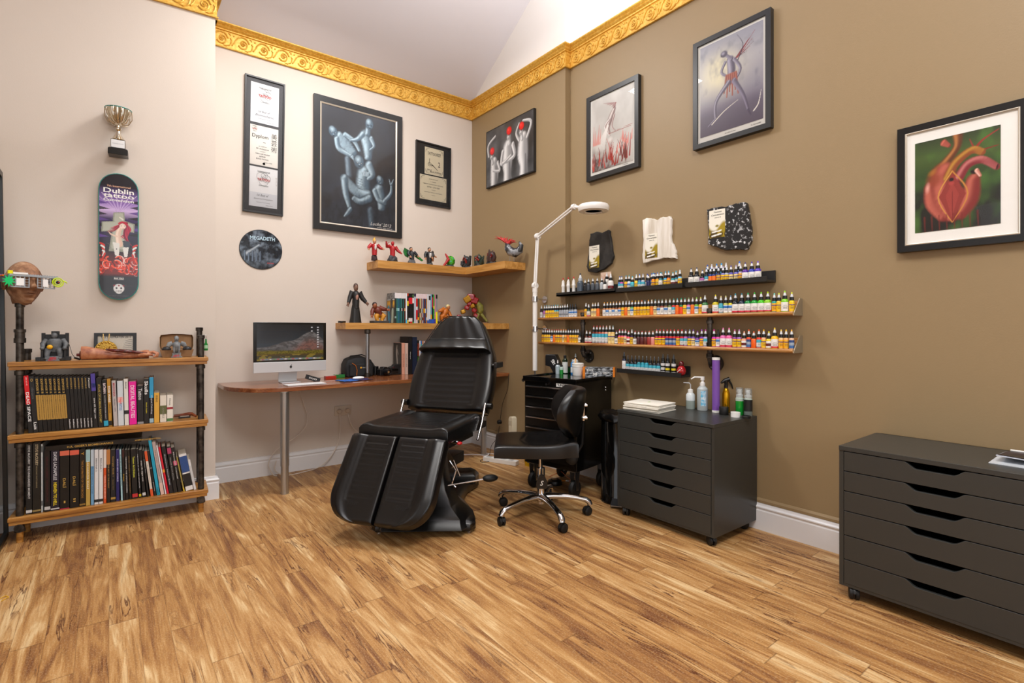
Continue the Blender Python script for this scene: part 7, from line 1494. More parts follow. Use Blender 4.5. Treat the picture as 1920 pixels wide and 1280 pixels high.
# cameras
def camera_thing(x, y, s_, label, rz, lens_dir):
    t = thing('camera', label, 'camera', (x, y, zd), rz)
    MB().prism([(-.068 * s_, 0), (.068 * s_, 0), (.068 * s_, .070 * s_), (.040 * s_, .078 * s_), (.026 * s_, .098 * s_), (-.022 * s_, .098 * s_), (-.034 * s_, .078 * s_), (-.068 * s_, .072 * s_)], -.028, .028, 'xz').build('camera_body', mat('#0e0e10', .45), t, bevel=.005)
    if lens_dir < 0: prof = [(.034 * s_, -.028), (.036 * s_, -.05), (.033 * s_, -.085), (.026 * s_, -.085), (.020 * s_, -.070), (.001, -.070)]
    else: prof = [(.034 * s_, .028), (.036 * s_, .06), (.033 * s_, .11), (.001, .11)]
    MB().lathe(prof, (0, 0, .042 * s_), 26, 'y').build('lens', mat('#121214', .3), t, smooth=35)
    if lens_dir > 0:
        MB().box(-.045 * s_, .015 * s_, -.0305, -.028, .014, .056).build('display', mat('#0c0b0b', .08, coat=.4), t, bevel=.001)
        for q in range(4): MB().ball((.040 * s_, -.029, .020 + .013 * q), (.005, .003, .005), 10, 6).build('button', mat('#8a8c90', .4), t, smooth=60)
        ptext(t, 'O', -.03, .068, .008, .006, -.0295, M_red)
    else: MB().ball((0, -.070, .042 * s_), (.013, .004, .013), 14, 8).build('lens_glass', mat('#b08a60', .1), t, smooth=60)
    MB().cyl((.045 * s_, 0, .072 * s_), (.045 * s_, 0, .086 * s_), .012).build('dial', mat('#1c1c1e', .3), t, smooth=40)
    return t
xc_ = at(713, 700, Y=4.38).x; camera_thing(xc_ + .012, 4.34, .78, 'black camera with lens facing out between bag and books', .25, -1)
xc_ = at(740, 700, Y=4.36).x; camera_thing(xc_, 4.345, .96, 'black camera seen from its back beside sculpture books', -.06, 1)
t = thing('lens_case', 'dark round lens lying just right of camera bag', 'lens', (at(703, 700, Y=4.46).x, 4.46, zd)); MB().lathe([(.001, 0), (.034, 0), (.036, .03), (.032, .075), (.001, .078)], n=24).build('lens_barrel', mat('#101012', .3), t, smooth=40)
# tall books at the back of the desk
def xs(px_, Y=4.29): return at(px_, 680, Y=Y).x
def zpx(px_, py_, Y=4.29): return at(px_, py_, Y=Y).z
z10 = lambda q: 640 + q / 10.667
def dbook(x0, x1, h, col, tx=(), bd=(), label='', group='tall books at the back of the desk', Y=4.29, z=zd, dep=.17, name='book'):
    return book(Vector((0, 0, 0)), 0, x0 + .0004, x1 - .0004, Y, z + .0004, h, dep, 0, col, tx, label, group, bd, name=name)
h0 = zpx(750, 643) - zd
b = dbook(xs(z10(1206)), xs(z10(1270)), h0, '#d79c86', [('SCULPTURE', .45, .42, .3, '#7a5848')], [], 'pinkish book with picture cover, leftmost of tall desk books')
b_ = Paint(40, 60, '#2a2622'); b_.put(np.clip((b_.y - .5) * 2, 0, 1), '#4a4238', .7); b_.limb([(.45, .10), (.42, .3), (.48, .55), (.55, .85)], [.06, .13, .10, .05], '#8a8278', '#d8d0c4', soft=.4); b_.ell(.44, .10, .07, .06, '#a8a094', soft=.4); b_.limb([(.5, .22), (.62, .36)], [.05, .03], '#8a8278', '#c8c0b4')
b_.build('cover_picture', b, .165, h0 - .004, rough=.3, T=Matrix.Translation((-.0009, .086, h0 / 2)) @ Matrix.Rotation(-PI / 2, 4, 'Z'))
dbook(xs(z10(1272)), xs(z10(1336)), h0 - .003, '#cdb3a6', [('SCULPTURE', .45, .42, .3, '#7a6458')], [], 'pale pink tall desk book next to the picture cover one')
dbook(xs(z10(1340)), xs(z10(1418)), zpx(770, 631) - zd, '#101215', [('Goya', .5, .2, .14, W0)], [], 'tallest black book at back of desk')
dbook(xs(z10(1420)), xs(z10(1516)), zpx(775, 632) - zd, '#15233c', [], [], 'tall navy book at back of desk beside black one')
dbook(xs(z10(1518)), xs(z10(1556)), zpx(787, 638) - zd, '#151410', [('STUDIO BOOK', .72, .38, .6, '#d8502c'), ('URBAN ART', .34, .34, .6, '#5aa83c')], [], 'slim black desk book with orange and green lettering')
cc = ['#dcdce0', '#3a6ab0', '#c88a5a', '#b8b0b4', '#c02040', '#c86a98', '#8a98b0', '#e0d8d0', '#38a098', '#c8281c', '#d02830', '#b0b4bc', '#202028']
xx = 1558
for q, c in enumerate(cc): dbook(xs(z10(xx)), xs(z10(xx + 28)), zpx(800, 638.5 + .3 * q) - zd, c, [], [(.75, .9, cc[(q * 5 + 3) % 13])], '%s comic, %s from left of those beside tattoo chair head' % (cname(c), word(q + 1)), 'comics on the desk'); xx += 29
t = thing('black_clip_box', 'small black box at far right end of desk by corner', 'box', (at(944, 690, Y=4.12).x, 4.12, zd)); MB().box(-.05, .05, -.03, .03, 0, .032).build('box_body', M_blackp, t, bevel=.003)

# ------------------------------------------------------------------ comics and bookends on the lower oak shelf
zs = 1.2305; z12 = lambda q: 710 + q / 12.8; YC = 4.305
hc_ = zpx(740, 548.5, YC) - zs
def cm(q0, q1, col, bd=(), tx=(), ds='', n=0, hh=None): dbook(xs(z12(q0), YC), xs(z12(q1), YC), (hh or hc_), col, tx, bd, '%s, %s from left on lower oak shelf' % (ds, word(n)), 'comics on the lower oak shelf', Y=YC, z=zs, dep=.16, name='comic_book')
L_ = [(385, 424, '#2c3634', [(.82, 1, '#e4dfe0'), (.16, .22, '#8aa8a8')], 'teal grey comic with white and red top')]
tw = [('#2c6a64', '#7ab0a4'), ('#286078', '#88b8c4'), ('#1f5a5c', '#20242a'), ('#3a7a74', '#9ac0b8'), ('#24282c', '#7a3038'), ('#256a60', '#1a2a28'), ('#5a1c14', '#d8a068')]
eg = [424, 462, 500, 540, 566, 590, 616, 646]
for q, (c, c2) in enumerate(tw): L_.append((eg[q], eg[q + 1], c, [(.82, 1, '#e6e0e0'), (.4, .5, c2)], '%s comic with white top panel' % cname(c)))
L_ += [(646, 684, '#dfe6ea', [(.0, .12, '#48b8e0')], 'white comic with blue foot'), (684, 718, '#181614', [(.0, .1, '#d8b820'), (.58, .74, '#e8d020'), (.9, 1, '#b83c20')], 'black comic with yellow panel'), (718, 750, '#141416', [(.65, .85, '#c81828'), (.05, .17, '#e0e0e0')], 'black comic with narrow red panel'), (750, 810, '#141416', [(.65, .86, '#d01828'), (.05, .17, '#e0c8c8'), (0, .04, '#c81828')], 'thick black comic with red panel'), (810, 846, '#131515', [(.67, .85, '#e4e4e4'), (.0, .04, '#1c9a3c'), (.88, .96, '#4a7a40')], 'black comic with green foot'), (846, 898, '#b4b8c6', [(.9, 1, '#3a3448')], 'pale grey thick comic'), (898, 936, '#d8141c', [(.45, .56, '#e8e0e0'), (.84, 1, '#e0d0d0'), (0, .12, '#d8c0c0')], 'red comic')]
mc_ = ['#33503a', '#4a3c5c', '#c8a81c', '#c8ccc0', '#8a3420', '#cfd2d6', '#1c2a5c', '#7a3c2c', '#24406c', '#d08a28']
for q in range(10): L_.append((936 + 22.5 * q, 936 + 22.5 * (q + 1), mc_[q], [(.84, 1, '#e2ced0'), (.35, .5, mc_[(q * 3 + 1) % 10]), (.1, .2, mc_[(q * 7 + 2) % 10])], 'thin %s comic with pale pink top' % cname(mc_[q])))
L_ += [(1162, 1204, '#d5d8de', [(.0, .1, '#3a5ca8')], 'white comic'), (1204, 1246, '#dcdce0', [(.8, .95, '#2a2a2a'), (0, .14, '#2c5ab0')], 'white comic with black marks'), (1246, 1276, '#7ab4cc', [(.0, .14, '#2858b0'), (.14, .3, '#e0a828')], 'light blue comic'), (1276, 1310, '#15151c', [(.55, .9, '#b01c2c'), (0, .15, '#3054c0')], 'black comic with red top'), (1310, 1340, '#2cae3c', [(.0, .15, '#2850b8'), (.5, .6, '#c8d820')], 'bright green comic'), (1340, 1370, '#d88aa0', [(0, .15, '#503080')], 'pink comic'), (1370, 1412, '#8a8c90', [(0, .40, '#f0e010'), (.86, 1, '#1a1a14')], 'grey comic with yellow lower half')]
for i, r in enumerate(L_): cm(r[0], r[1], r[2], r[3], (), r[4], i + 1, hc_ - .0006 * (i % 3))
fcov = Paint(40, 60, '#3a3a30'); nn_ = fcov.noise(6, 2); fcov.rect(0, 1, 0, .22, '#8a8c8c'); fcov.put((fcov.y < .20) * (fcov.noise(20, 4) > .5), '#5a5c5c', .8); fcov.rect(0, 1, .205, .225, '#e8e8e8'); fcov.put((fcov.y > .24) * np.clip(1.2 - abs(fcov.y - .34) * 7, 0, 1), '#e0a820'); fcov.limb([(.6, .30), (.58, .5), (.5, .8)], [.2, .14, .10], '#262420', '#4a4640'); fcov.limb([(.2, .5), (.3, .9)], [.16, .2], '#2a6a8c', '#48a0c0'); fcov.limb([(.75, .6), (.7, 1)], [.16, .16], '#8a9a88', '#c8d8c8')
x_ = xs(z12(385), YC); fcov.build('cover_picture', [o for o in bpy.data.objects if o.name.startswith('comic_book')][0], .155, hc_ - .004, rough=.25, T=Matrix.Translation((-.0009, .08, hc_ / 2)) @ Matrix.Rotation(-PI / 2, 4, 'Z'))

# generic collectible figurines: plain human forms with flat garments, nothing else
def fig_body(t, J, skin, cloth, trous, hair, s=1.0, nm=''):
    """J joints in metres: pelvis chest neck head, shoulders/elbows/hands L R, knees, feet"""
    V = {k_: Vector(v) * s for k_, v in J.items()}
    lo = [] if 'knL' in V else [V['pel'] - Vector((0, 0, .025 * s))]
    mb = MB(); mb.tube(lo + [V['pel'], V['mid'], V['che'], V['nec']], [.018 * s] * len(lo) + [.020 * s, .019 * s, .025 * s, .010 * s], 12, flat=.85)
    for a in 'LR': mb.tube([V['sh' + a], V['el' + a], V['wr' + a]], [.0125 * s, .0105 * s, .0075 * s], 10)
    mb.build('torso', cloth, t, smooth=80)
    if 'knL' in V:
        mb = MB()
        for a in 'LR': mb.tube([V['pel'] + Vector(((-.008 if a == 'L' else .008) * s, 0, 0)), V['kn' + a], V['ft' + a]], [.016 * s, .012 * s, .009 * s], 10); mb.ball(V['ft' + a] + Vector((0, -.006 * s, -.001)), (.007 * s, .013 * s, .006 * s), 8, 5)
        mb.build('legs', trous, t, smooth=80)
    mb = MB(); mb.tube([V['nec'] - Vector((0, 0, .004)), V['hed']], .006 * s, 8); mb.ball(V['hed'], (.0108 * s, .012 * s, .0145 * s), 14, 10); mb.ball(V['hed'] + Vector((0, -.011, -.001)) * s, (.002 * s, .003 * s, .003 * s), 6, 4)
    mb.build('head', skin, t, smooth=80)
    for a in 'LR':
        mb = MB(); w_ = V['wr' + a]; d_ = (w_ - V['el' + a]).normalized(); mb.ball(w_ + d_ * .004 * s, .0062 * s, 8, 6)
        for q in range(4): o2 = Vector((0, 1, 0)).cross(d_) * (.003 * (q - 1.5)) * s; mb.tube([w_ + d_ * .006 * s + o2, w_ + d_ * (.014 + .001 * (q % 2)) * s + o2 * 1.3], .0016 * s, 5)
        mb.build('hand', skin, t, smooth=80)
    if hair: MB().ball(V['hed'] + Vector((0, .002, .004)) * s, (.0118 * s, .0124 * s, .013 * s), 12, 8).build('hair', hair, t, smooth=80)
def mj(**k_):
    J = dict(pel=(0, 0, .06), mid=(0, 0, .075), che=(0, 0, .095), nec=(0, 0, .110), hed=(0, -.002, .124), shL=(-.019, 0, .104), shR=(.019, 0, .104), elL=(-.030, -.004, .084), elR=(.030, -.004, .084), wrL=(-.030, -.016, .068), wrR=(.030, -.016, .068)); J.update(k_); return J
def base_rock(t, r, h, col, seed=0):
    rr = random.Random(seed); mb = MB(); rings = []
    for k_, z in ((1, 0), (1.02, h * .3), (.9, h * .7), (.6, h)): rings.append([Vector((r * k_ * math.cos(a) * rr.uniform(.85, 1.1), r * .8 * k_ * math.sin(a) * rr.uniform(.85, 1.1), z * rr.uniform(.9, 1.0))) for a in [2 * PI * q / 12 for q in range(12)]])
    mb.loft(rings); mb.build('base', mat(col, .6, bump=.6, scale=60), t)
zu = 1.7765; SK_ = mat('#c08a68', .5); MR = mat('#a81c22', .35); MW_ = mat('#d8d4d0', .4); MK = mat('#17171a', .4)
def place_fig(px_, Y, z, name, label, group, rz=0.0, cat='figurine', sc=1.35):
    p = at(px_, 600, Y=Y); t = thing(name, label, cat, (p.x, Y, z), rz, group); t.scale = (sc,) * 3; return t
GP = 'small figurines on the upper oak shelf'
t = place_fig(702, 4.33, zu, 'figurine', 'red and white costumed figurine bust with gold hair at shelf left end', GP); base_rock(t, .020, .040, '#2a1416', 1)
fig_body(t, mj(elL=(-.040, -.004, .082), wrL=(-.046, -.02, .070), elR=(.040, -.004, .084), wrR=(.048, -.02, .078)), SK_, MR, MK, mat('#d8a030', .4), 1.0)
MB().tube([(0, -.016, .105), (0, -.019, .085), (0, -.015, .07)], [.006, .009, .005], 8).build('white_chest', MW_, t, smooth=60); MB().tube([(0, 0, .13), (-.002, .0, .142), (.004, 0, .150)], [.007, .006, .003], 8).build('hair_knot', mat('#d8a030', .4), t, smooth=60)
t = place_fig(736, 4.33, zu, 'figurine', 'all red figurine bust on dark rocks holding a rod', GP); base_rock(t, .034, .045, '#303236', 2)
fig_body(t, mj(elL=(-.042, -.004, .100), wrL=(-.048, -.012, .118), elR=(.034, -.006, .08), wrR=(.046, -.02, .065)), MR, MR, MK, None, 1.0); MB().cyl((-.056, -.014, .112), (-.030, -.016, .125), .0016, n=8).build('rod', MR, t)
mb = MB(); mb.tube([(-.05, -.012, .116), (-.08, -.01, .112), (-.075, -.01, .135), (-.01, -.01, .148)], .0006, 5); mb.tube([(.046, -.02, .066), (.07, -.02, .055), (.068, -.02, .085), (.045, -.02, .095)], .0006, 5); mb.build('wire', M_steel, t)
t = place_fig(772, 4.33, zu, 'figurine', 'two-person figurine with sweeping green capes on grey rock', GP); base_rock(t, .026, .035, '#55585c', 3)
fig_body(t, mj(pel=(0, 0, .04), mid=(0, 0, .055), che=(-.002, 0, .078), nec=(-.004, 0, .09), hed=(-.006, -.002, .103), shL=(-.02, 0, .088), shR=(.016, 0, .086), elL=(-.03, -.006, .068), wrL=(-.022, -.018, .052), elR=(.03, -.006, .072), wrR=(.04, -.012, .06)), SK_, mat('#20262c', .5), MK, MK, .95)
for sx_, pts in ((-1, [(-.018, .004, .09), (-.050, .008, .105), (-.058, .010, .080), (-.045, .010, .050), (-.022, .008, .040)]), (1, [(.012, .004, .062), (.040, .0, .040), (.075, -.004, .022), (.085, -.004, .030), (.060, .0, .050)])):
    mb = MB(); ff = [Vector(q) for q in pts]; mb.loft([[v + Vector((0, -.003, 0)) for v in ff], [v + Vector((0, .003, 0)) for v in ff]]); mb.build('green_cape', mat('#1c7a30', .4, var='#0f4a1c', scale=60), t, smooth=30)
t = place_fig(806, 4.33, zu, 'figurine', 'two dark clothed figurines standing back to back on shelf', GP); base_rock(t, .022, .030, '#4a5050', 4)
fig_body(t, mj(pel=(-.006, 0, .04), mid=(-.006, 0, .055), che=(-.006, 0, .08), nec=(-.006, 0, .094), hed=(-.005, -.002, .108), shL=(-.026, 0, .088), shR=(.012, 0, .088), elL=(-.038, -.004, .068), wrL=(-.040, -.012, .048), elR=(.02, -.012, .07), wrR=(.01, -.02, .055)), SK_, mat('#1c1e22', .5), MK, MK, 1.0)
MB().tube([(-.006, -.019, .082), (-.006, -.020, .068), (-.006, -.016, .052)], [.009, .010, .006], 8).build('pale_shirt', MW_, t, smooth=60)
mb = MB(); mb.tube([(.022, .004, .03), (.024, .004, .05), (.022, .004, .07), (.022, .004, .082)], [.009, .010, .012, .006], 10); mb.tube([(.03, .002, .072), (.044, -.002, .062), (.052, -.006, .060)], [.006, .005, .004], 8); mb.build('second_torso', mat('#a06a44', .5), t, smooth=70); MB().ball((.022, .002, .092), (.009, .010, .012), 12, 8).build('second_head', mat('#3a2a22', .5), t, smooth=70)
t = place_fig(842, 4.34, zu, 'abstract_ornament', 'green and blue swirled rounded ornament with red arm-like twist', GP, cat='ornament')
k = NT('swirled_green'); tc = k.n('TexCoord'); n = k.n('TexNoise', {'Vector': tc.outputs['Object'], 'Scale': 38.0, 'Detail': 3.0, 'Distortion': 1.5}); k.set(k.b.inputs['Base Color'], k.ramp(n.outputs[0], [(.40, '#1a5c18'), (.48, '#58c020'), (.56, '#30a818'), (.64, '#6aa0b8')])); k.b.inputs['Roughness'].default_value = .3
rr = random.Random(5); mb = MB(); rings = []
for j in range(13):
    a = -PI / 2 + PI * j / 12; rings.append([Vector((.012 + .036 * math.cos(a) * math.cos(q) * rr.uniform(.9, 1.06), .028 * math.cos(a) * math.sin(q) * rr.uniform(.9, 1.06), .044 + .038 * math.sin(a))) for q in [2 * PI * i / 20 for i in range(20)]])
mb.loft(rings); mb.build('swirled_boulder', k.m, t, smooth=70)
mb = MB(); mb.tube([(-.06, -.02, .0), (-.04, -.024, .025), (-.022, -.028, .05), (-.028, -.02, .07), (-.04, -.014, .092)], [.006, .009, .012, .009, .004], 10); mb.build('red_twist', MR, t, smooth=70); base_rock(t, .042, .016, '#3c4448', 6)
def dark_lump(px_, X, z, label, c1, c2, s_, seed, group=GP):
    p = at(px_, 600, X=X); t = thing('dark_ornament', label, 'ornament', (X, p.y, z), RB, group); t.scale = (1.75, 1.4, 1.5); rr = random.Random(seed)
    base_rock(t, .03 * s_, .028 * s_, '#26282a', seed)
    mb = MB()
    for q in range(9):
        a = rr.uniform(0, 2 * PI); r = rr.uniform(.0, .018) * s_; x, y = r * math.cos(a), r * math.sin(a); hh = rr.uniform(.04, .085) * s_
        mb.tube([(x, y, .02 * s_), (x * 1.6 + rr.uniform(-.008, .008), y * 1.4, hh * .6), (x * 2.2, y * 1.8, hh)], [.014 * s_, .012 * s_, .003 * s_], 9)
    mb.ball((0, 0, .05 * s_), (.024 * s_, .02 * s_, .022 * s_), 12, 8); mb.build('jagged_form', mat(c1, .4, bump=.6, scale=70), t, smooth=50)
    mb = MB()
    for q in range(4): a = rr.uniform(0, 6.28); mb.tube([(.02 * s_ * math.cos(a), -.016 * s_, .03 * s_ + .008 * q), (.028 * s_ * math.cos(a + .5), -.024 * s_, .04 * s_ + .008 * q)], [.006 * s_, .003 * s_], 8)
    mb.build('coloured_detail', mat(c2, .4), t, smooth=60)
dark_lump(874, 2.80, zu, 'jagged near-black ornament at inner corner of upper oak shelf', '#26292e', '#8a2420', 1.15, 11)
dark_lump(897, 2.84, zu, 'dark green and black knobbly ornament with red parts on upper shelf', '#27352a', '#8a2a24', 1.15, 12)
dark_lump(921, 2.83, zu, 'dark brown and red shard-like ornament on upper oak shelf', '#3a2422', '#7a1c20', 1.2, 13)
p = at(958, 600, X=2.85); t = thing('wire_mounted_ornament', 'black and grey curved ornament with red ragged top on two wires', 'ornament', (2.86, p.y, zu), RB + .5, GP); t.scale = (1.4,) * 3
for s_ in (-.014, .016): MB().cyl((s_, 0, 0), (s_, 0, .055), .0014, n=8).build('wire_support', M_steel, t)
MB().box(-.03, .03, -.015, .015, 0, .004).build('base', MK, t)
mb = MB(); mb.tube([(-.032, 0, .125), (-.028, 0, .095), (-.008, 0, .070), (.025, 0, .060), (.055, 0, .075), (.065, 0, .105), (.052, 0, .128)], [.014, .024, .030, .030, .024, .015, .006], 16); mb.build('curved_form', mat('#2c2e32', .35, var='#8a8c90', scale=26, p0=.42, p1=.52), t, smooth=80)
rr = random.Random(8); mb = MB()
for q in range(13):
    a = -.4 + q * .2; mb.tube([(-.025, rr.uniform(-.01, .01), .118), (-.035 + .045 * math.cos(a + .9) , rr.uniform(-.015, .015), .140 + .016 * math.sin(a)), (-.04 + .085 * math.cos(a + .75), rr.uniform(-.02, .02), .135 + .030 * math.sin(a * 1.1) + .01 * (q % 2))], [.008, .005, .001], 7)
mb.build('red_ragged_top', mat('#b82c28', .45), t, smooth=60)

GP2 = 'figurines on the lower oak shelf'
t = place_fig(667, 4.37, zs, 'robed_figurine', 'tall black robed figurine with bare pale chest at shelf left', GP2, sc=1.38); t.scale = (1.02, 1.02, 1.36)
mb = MB(); n_ = 20; rings = []
for r, z in ((.052, 0), (.045, .03), (.034, .09), (.024, .125), (.020, .14)): rings.append([Vector(((r + .003 * math.sin(5 * a)) * math.cos(a), (r + .003 * math.sin(5 * a)) * .75 * math.sin(a), z)) for a in [2 * PI * q / n_ for q in range(n_)]])
mb.loft(rings); mb.build('long_robe', mat('#131313', .5, bump=.3, scale=50), t, smooth=60)
fig_body(t, mj(pel=(0, 0, .078), mid=(0, 0, .088), che=(0, 0, .106), nec=(0, 0, .118), hed=(0, -.002, .130), shL=(-.019, 0, .113), shR=(.019, 0, .113), elL=(-.032, -.004, .090), elR=(.032, -.004, .092), wrL=(-.042, -.014, .072), wrR=(.048, -.014, .076)), mat('#7a5a4a', .5), mat('#191818', .5), MK, mat('#4a342a', .5), 1.72)
MB().tube([(0, -.030, .185), (0, -.030, .165), (0, -.024, .145)], [.010, .014, .008], 10).build('bare_chest', mat('#b88a7a', .5), t, smooth=60)
t = place_fig(641, 4.36, zs, 'black_puck', 'flat round black disc at left end of lower oak shelf', None, sc=.85); MB().lathe([(.001, 0), (.037, 0), (.038, .002), (.038, .016), (.036, .018), (.001, .018)], n=30).build('disc', M_blackp, t, smooth=40)
def bookend(px_, label, cloth, skin, hair, mir, z=zs):
    t = place_fig(px_, 4.345, z, 'figurine_bookend', label, GP2, sc=1.4); m_ = -1 if mir else 1
    MB().box(-.055 if not mir else -.045, .045 if not mir else .055, -.035, .04, 0, .014).build('plinth', mat('#34383a', .6, bump=.3, scale=80), t, bevel=.002)
    fig_body(t, {k_: (v[0] * m_, v[1], v[2]) for k_, v in dict(pel=(-.004, 0, .040), mid=(-.010, 0, .052), che=(-.018, -.002, .068), nec=(-.024, -.004, .078), hed=(-.032, -.008, .086), shL=(-.030, .004, .072), shR=(-.008, -.004, .076), elL=(-.042, -.002, .056), elR=(.012, -.012, .068), wrL=(-.048, -.012, .038), wrR=(.026, -.018, .066), knL=(-.026, -.012, .034), ftL=(-.018, -.006, .012), knR=(.014, -.014, .036), ftR=(.004, -.004, .012)).items()}, skin, cloth, mat('#c88a28', .4) if not mir else cloth, hair, 1.28)
bookend(713, 'crouching brown and ochre figurine bookend left of comics', mat('#6a2c1c', .45), mat('#9a5a3a', .5), mat('#2a1814', .5), False)
bookend(829, 'crouching orange figurine bookend with pale hair right of comics', mat('#c06a20', .45), mat('#b8743c', .5), mat('#d8c890', .6), True)
p = at(890, 600, Y=4.2)
t = thing('abstract_sculpture', 'large glossy red and gold block sculpture leaning against olive twisted form', 'sculpture', (2.86, 4.29, zs), -.55, GP2); t.scale = (1.3,) * 3
MB().prism([(-.10 + .2 * q / 11, -.05 + (.006 if q % 2 else 0)) for q in range(12)] + [(.10 - .2 * q / 11, .05 - (.006 if q % 2 else 0)) for q in range(12)], 0, .008, 'xy').build('base', mat('#8a6a4c', .8), t)
rr = random.Random(21); mb = MB(); mg = MB()
path = [(-.13, 0, .014), (-.115, 0, .05), (-.085, 0, .09), (-.055, 0, .12), (-.035, 0, .15), (-.05, 0, .185), (-.02, 0, .20), (.005, 0, .175), (-.01, 0, .135), (.0, 0, .10), (.012, 0, .06), (.012, 0, .022)]
for i, q in enumerate(path):
    sz = (.034, .04, .030) if i not in (5, 6, 7) else (.052, .056, .044)
    R_ = Matrix.Rotation(rr.uniform(-.6, .6), 3, 'Y') @ Matrix.Rotation(rr.uniform(-.3, .3), 3, 'Z'); mb = MB(); mb.cbox(q, [v * 1.12 for v in sz], R_)
    mb.build('gold_block' if i % 3 == 2 else 'red_block', mat('#b08020', .3, .5) if i % 3 == 2 else mat('#8e0e16', .2, coat=.4), t, bevel=.011, seg=3)
mb = MB(); mb.tube([(-.01, -.01, .175), (.02, -.01, .160), (.045, 0, .130), (.05, 0, .10), (.04, 0, .075)], [.012, .016, .027, .024, .018], 14); mb.tube([(.035, -.005, .075), (.022, -.01, .045), (.022, -.01, .012)], [.014, .012, .012], 10); mb.tube([(.052, 0, .075), (.075, -.005, .045), (.098, -.005, .016)], [.014, .011, .009], 10); mb.build('olive_twist', mat('#8f8a3c', .45, var='#6a6a2c', scale=50), t, smooth=80)

# ------------------------------------------------------------------ left wall: trophy and skateboard
WCR = -math.atan(.073)
def onC(px_, py_, off=0.0):
    d = ray(px_, py_); # plane y = 4.158 - .073 x - off
    t_ = (4.158 - off) / (d.y + .073 * d.x); return Vector((0, 0, CAMH)) + d * t_
p0 = onC(222, 293, .06); p1 = onC(222, 200, .06); hT = p1.z - p0.z
t = thing('trophy', 'silver trophy cup on black stepped base mounted high on cream wall', 'trophy', p0, WCR)
mb = MB(); mb.prism([(-.050, 0), (.050, 0), (.050, .034), (.044, .040), (-.044, .040), (-.050, .034)], -.045, .045, 'xz'); mb.build('base_step', mat('#0d0c0b', .2), t, bevel=.003)
MB().box(-.036, .036, -.036, .036, .040, .096).build('base_block', mat('#1a1918', .15), t, bevel=.002)
MB().box(-.034, .034, -.0375, -.036, .044, .092).build('engraved_plate', mat('#d8d8d8', .3, .3), t); ptext(t, 'KONWENCJA TATUAŻU', 0, .068, .056, .008, -.0382, mat('#8a8a90', .5))
M_silver = mat('#d8cfbf', .10, 1.0)
mb = MB(); mb.lathe([(.001, .096), (.034, .096), (.036, .102), (.022, .122), (.013, .142), (.009, .156), (.015, .165), (.016, .172), (.009, .180), (.009, .192), (.014, .196), (.001, .197)], n=30); mb.build('stem', M_silver, t, smooth=40)
rings = []
for r, z in ((.004, .190), (.022, .198), (.040, .216), (.053, .240), (.060, .268), (.064, .290), (.060, .291), (.054, .262), (.04, .225), (.004, .205)): rings.append([Vector((r * (1 + .05 * math.cos(12 * a)) * math.cos(a), r * (1 + .05 * math.cos(12 * a)) * math.sin(a), z)) for a in [2 * PI * q / 72 for q in range(72)]])
mb = MB(); mb.loft(rings, cap=False, closed=True); mb.build('cup', M_silver, t, smooth=60)
mb = MB(); mb.tube([(.068 * math.cos(a), .068 * math.sin(a), .292) for a in [2 * PI * q / 40 for q in range(40)]], .0028, 8, closed=True); mb.build('rim', mat('#1e8a84', .15, .7), t, smooth=60)
for q in range(10): a = q * .628; mb = MB(); mb.tube([(.024 * math.cos(a), .024 * math.sin(a), .196), (.052 * math.cos(a), .052 * math.sin(a), .206), (.070 * math.cos(a), .070 * math.sin(a), .240), (.068 * math.cos(a), .068 * math.sin(a), .29)], .0028, 6); mb.build('cage_bar', M_silver, t, smooth=60)
MB().box(-.012, .012, .045, .052 + .006, .01, .03).build('wall_bracket', M_blackm, t)

s0, s1 = onC(222, 325, .03), onC(222, 562, .03); sw0, sw1 = onC(184.5, 440, .03), onC(260, 440, .03); HS = s0.z - s1.z; WS = (sw1 - sw0).length
t = thing('skateboard_deck', 'printed skateboard deck hanging upright on cream wall under trophy', 'skateboard', ((sw0 + sw1) / 2).to_3d() * 1, WCR); t.location.z = (s0.z + s1.z) / 2
def sk_out(k_=1.0, n=20):
    a_, b_ = WS / 2, HS / 2; pts = []
    for q in range(n): an = PI * q / (n - 1); pts.append((a_ * math.cos(an) * k_, b_ - .115 + .115 * math.sin(an) ** .9 - (1 - k_) * .1 * math.sin(an)))
    for q in range(n): an = PI + PI * q / (n - 1); pts.append((a_ * math.cos(an) * k_, -b_ + .115 - .115 * (-math.sin(an)) ** .9 + (1 - k_) * .1 * -math.sin(an)) if abs(math.sin(an)) > 1e-6 else (a_ * math.cos(an) * k_, -b_ + .115))
    return pts
mb = MB(); mb.prism(sk_out(), .0, .010, 'xz'); mb.build('deck', mat('#15837c', .4), t, bevel=.002)
P_ = Paint(110, 400, '#131217'); n1 = P_.noise(6, 4); n2 = P_.noise(30, 7)
P_.vgrad([(0, '#14131a'), (.10, '#1c1826'), (.16, '#5a4a80'), (.24, '#9a7cc0'), (.29, '#cdb4e0'), (.36, '#3a2c58'), (.6, '#15131c'), (.80, '#7a2018'), (.83, '#15121a'), (1, '#100f14')])
for q in range(15):
    a = -1.15 + 2.3 * q / 14; P_.poly([(.5 + .02 * a, .31), (.5 + .62 * math.sin(a), .31 - .17 * math.cos(a * .6)), (.5 + .62 * math.sin(a + .08), .31 - .17 * math.cos(a * .6))], ('#d9c4ec', '#6a3c98')[q % 2], .6)
for q in range(14): y = .20 + .022 * q; s_ = -1 if q % 2 else 1; P_.poly([(.5 + s_ * .52, y), (.5 + s_ * (.22 + .03 * (q % 3)), y + .018), (.5 + s_ * .52, y + .030)], ('#131018', '#5a3c8a', '#1a1420')[q % 3], .9)
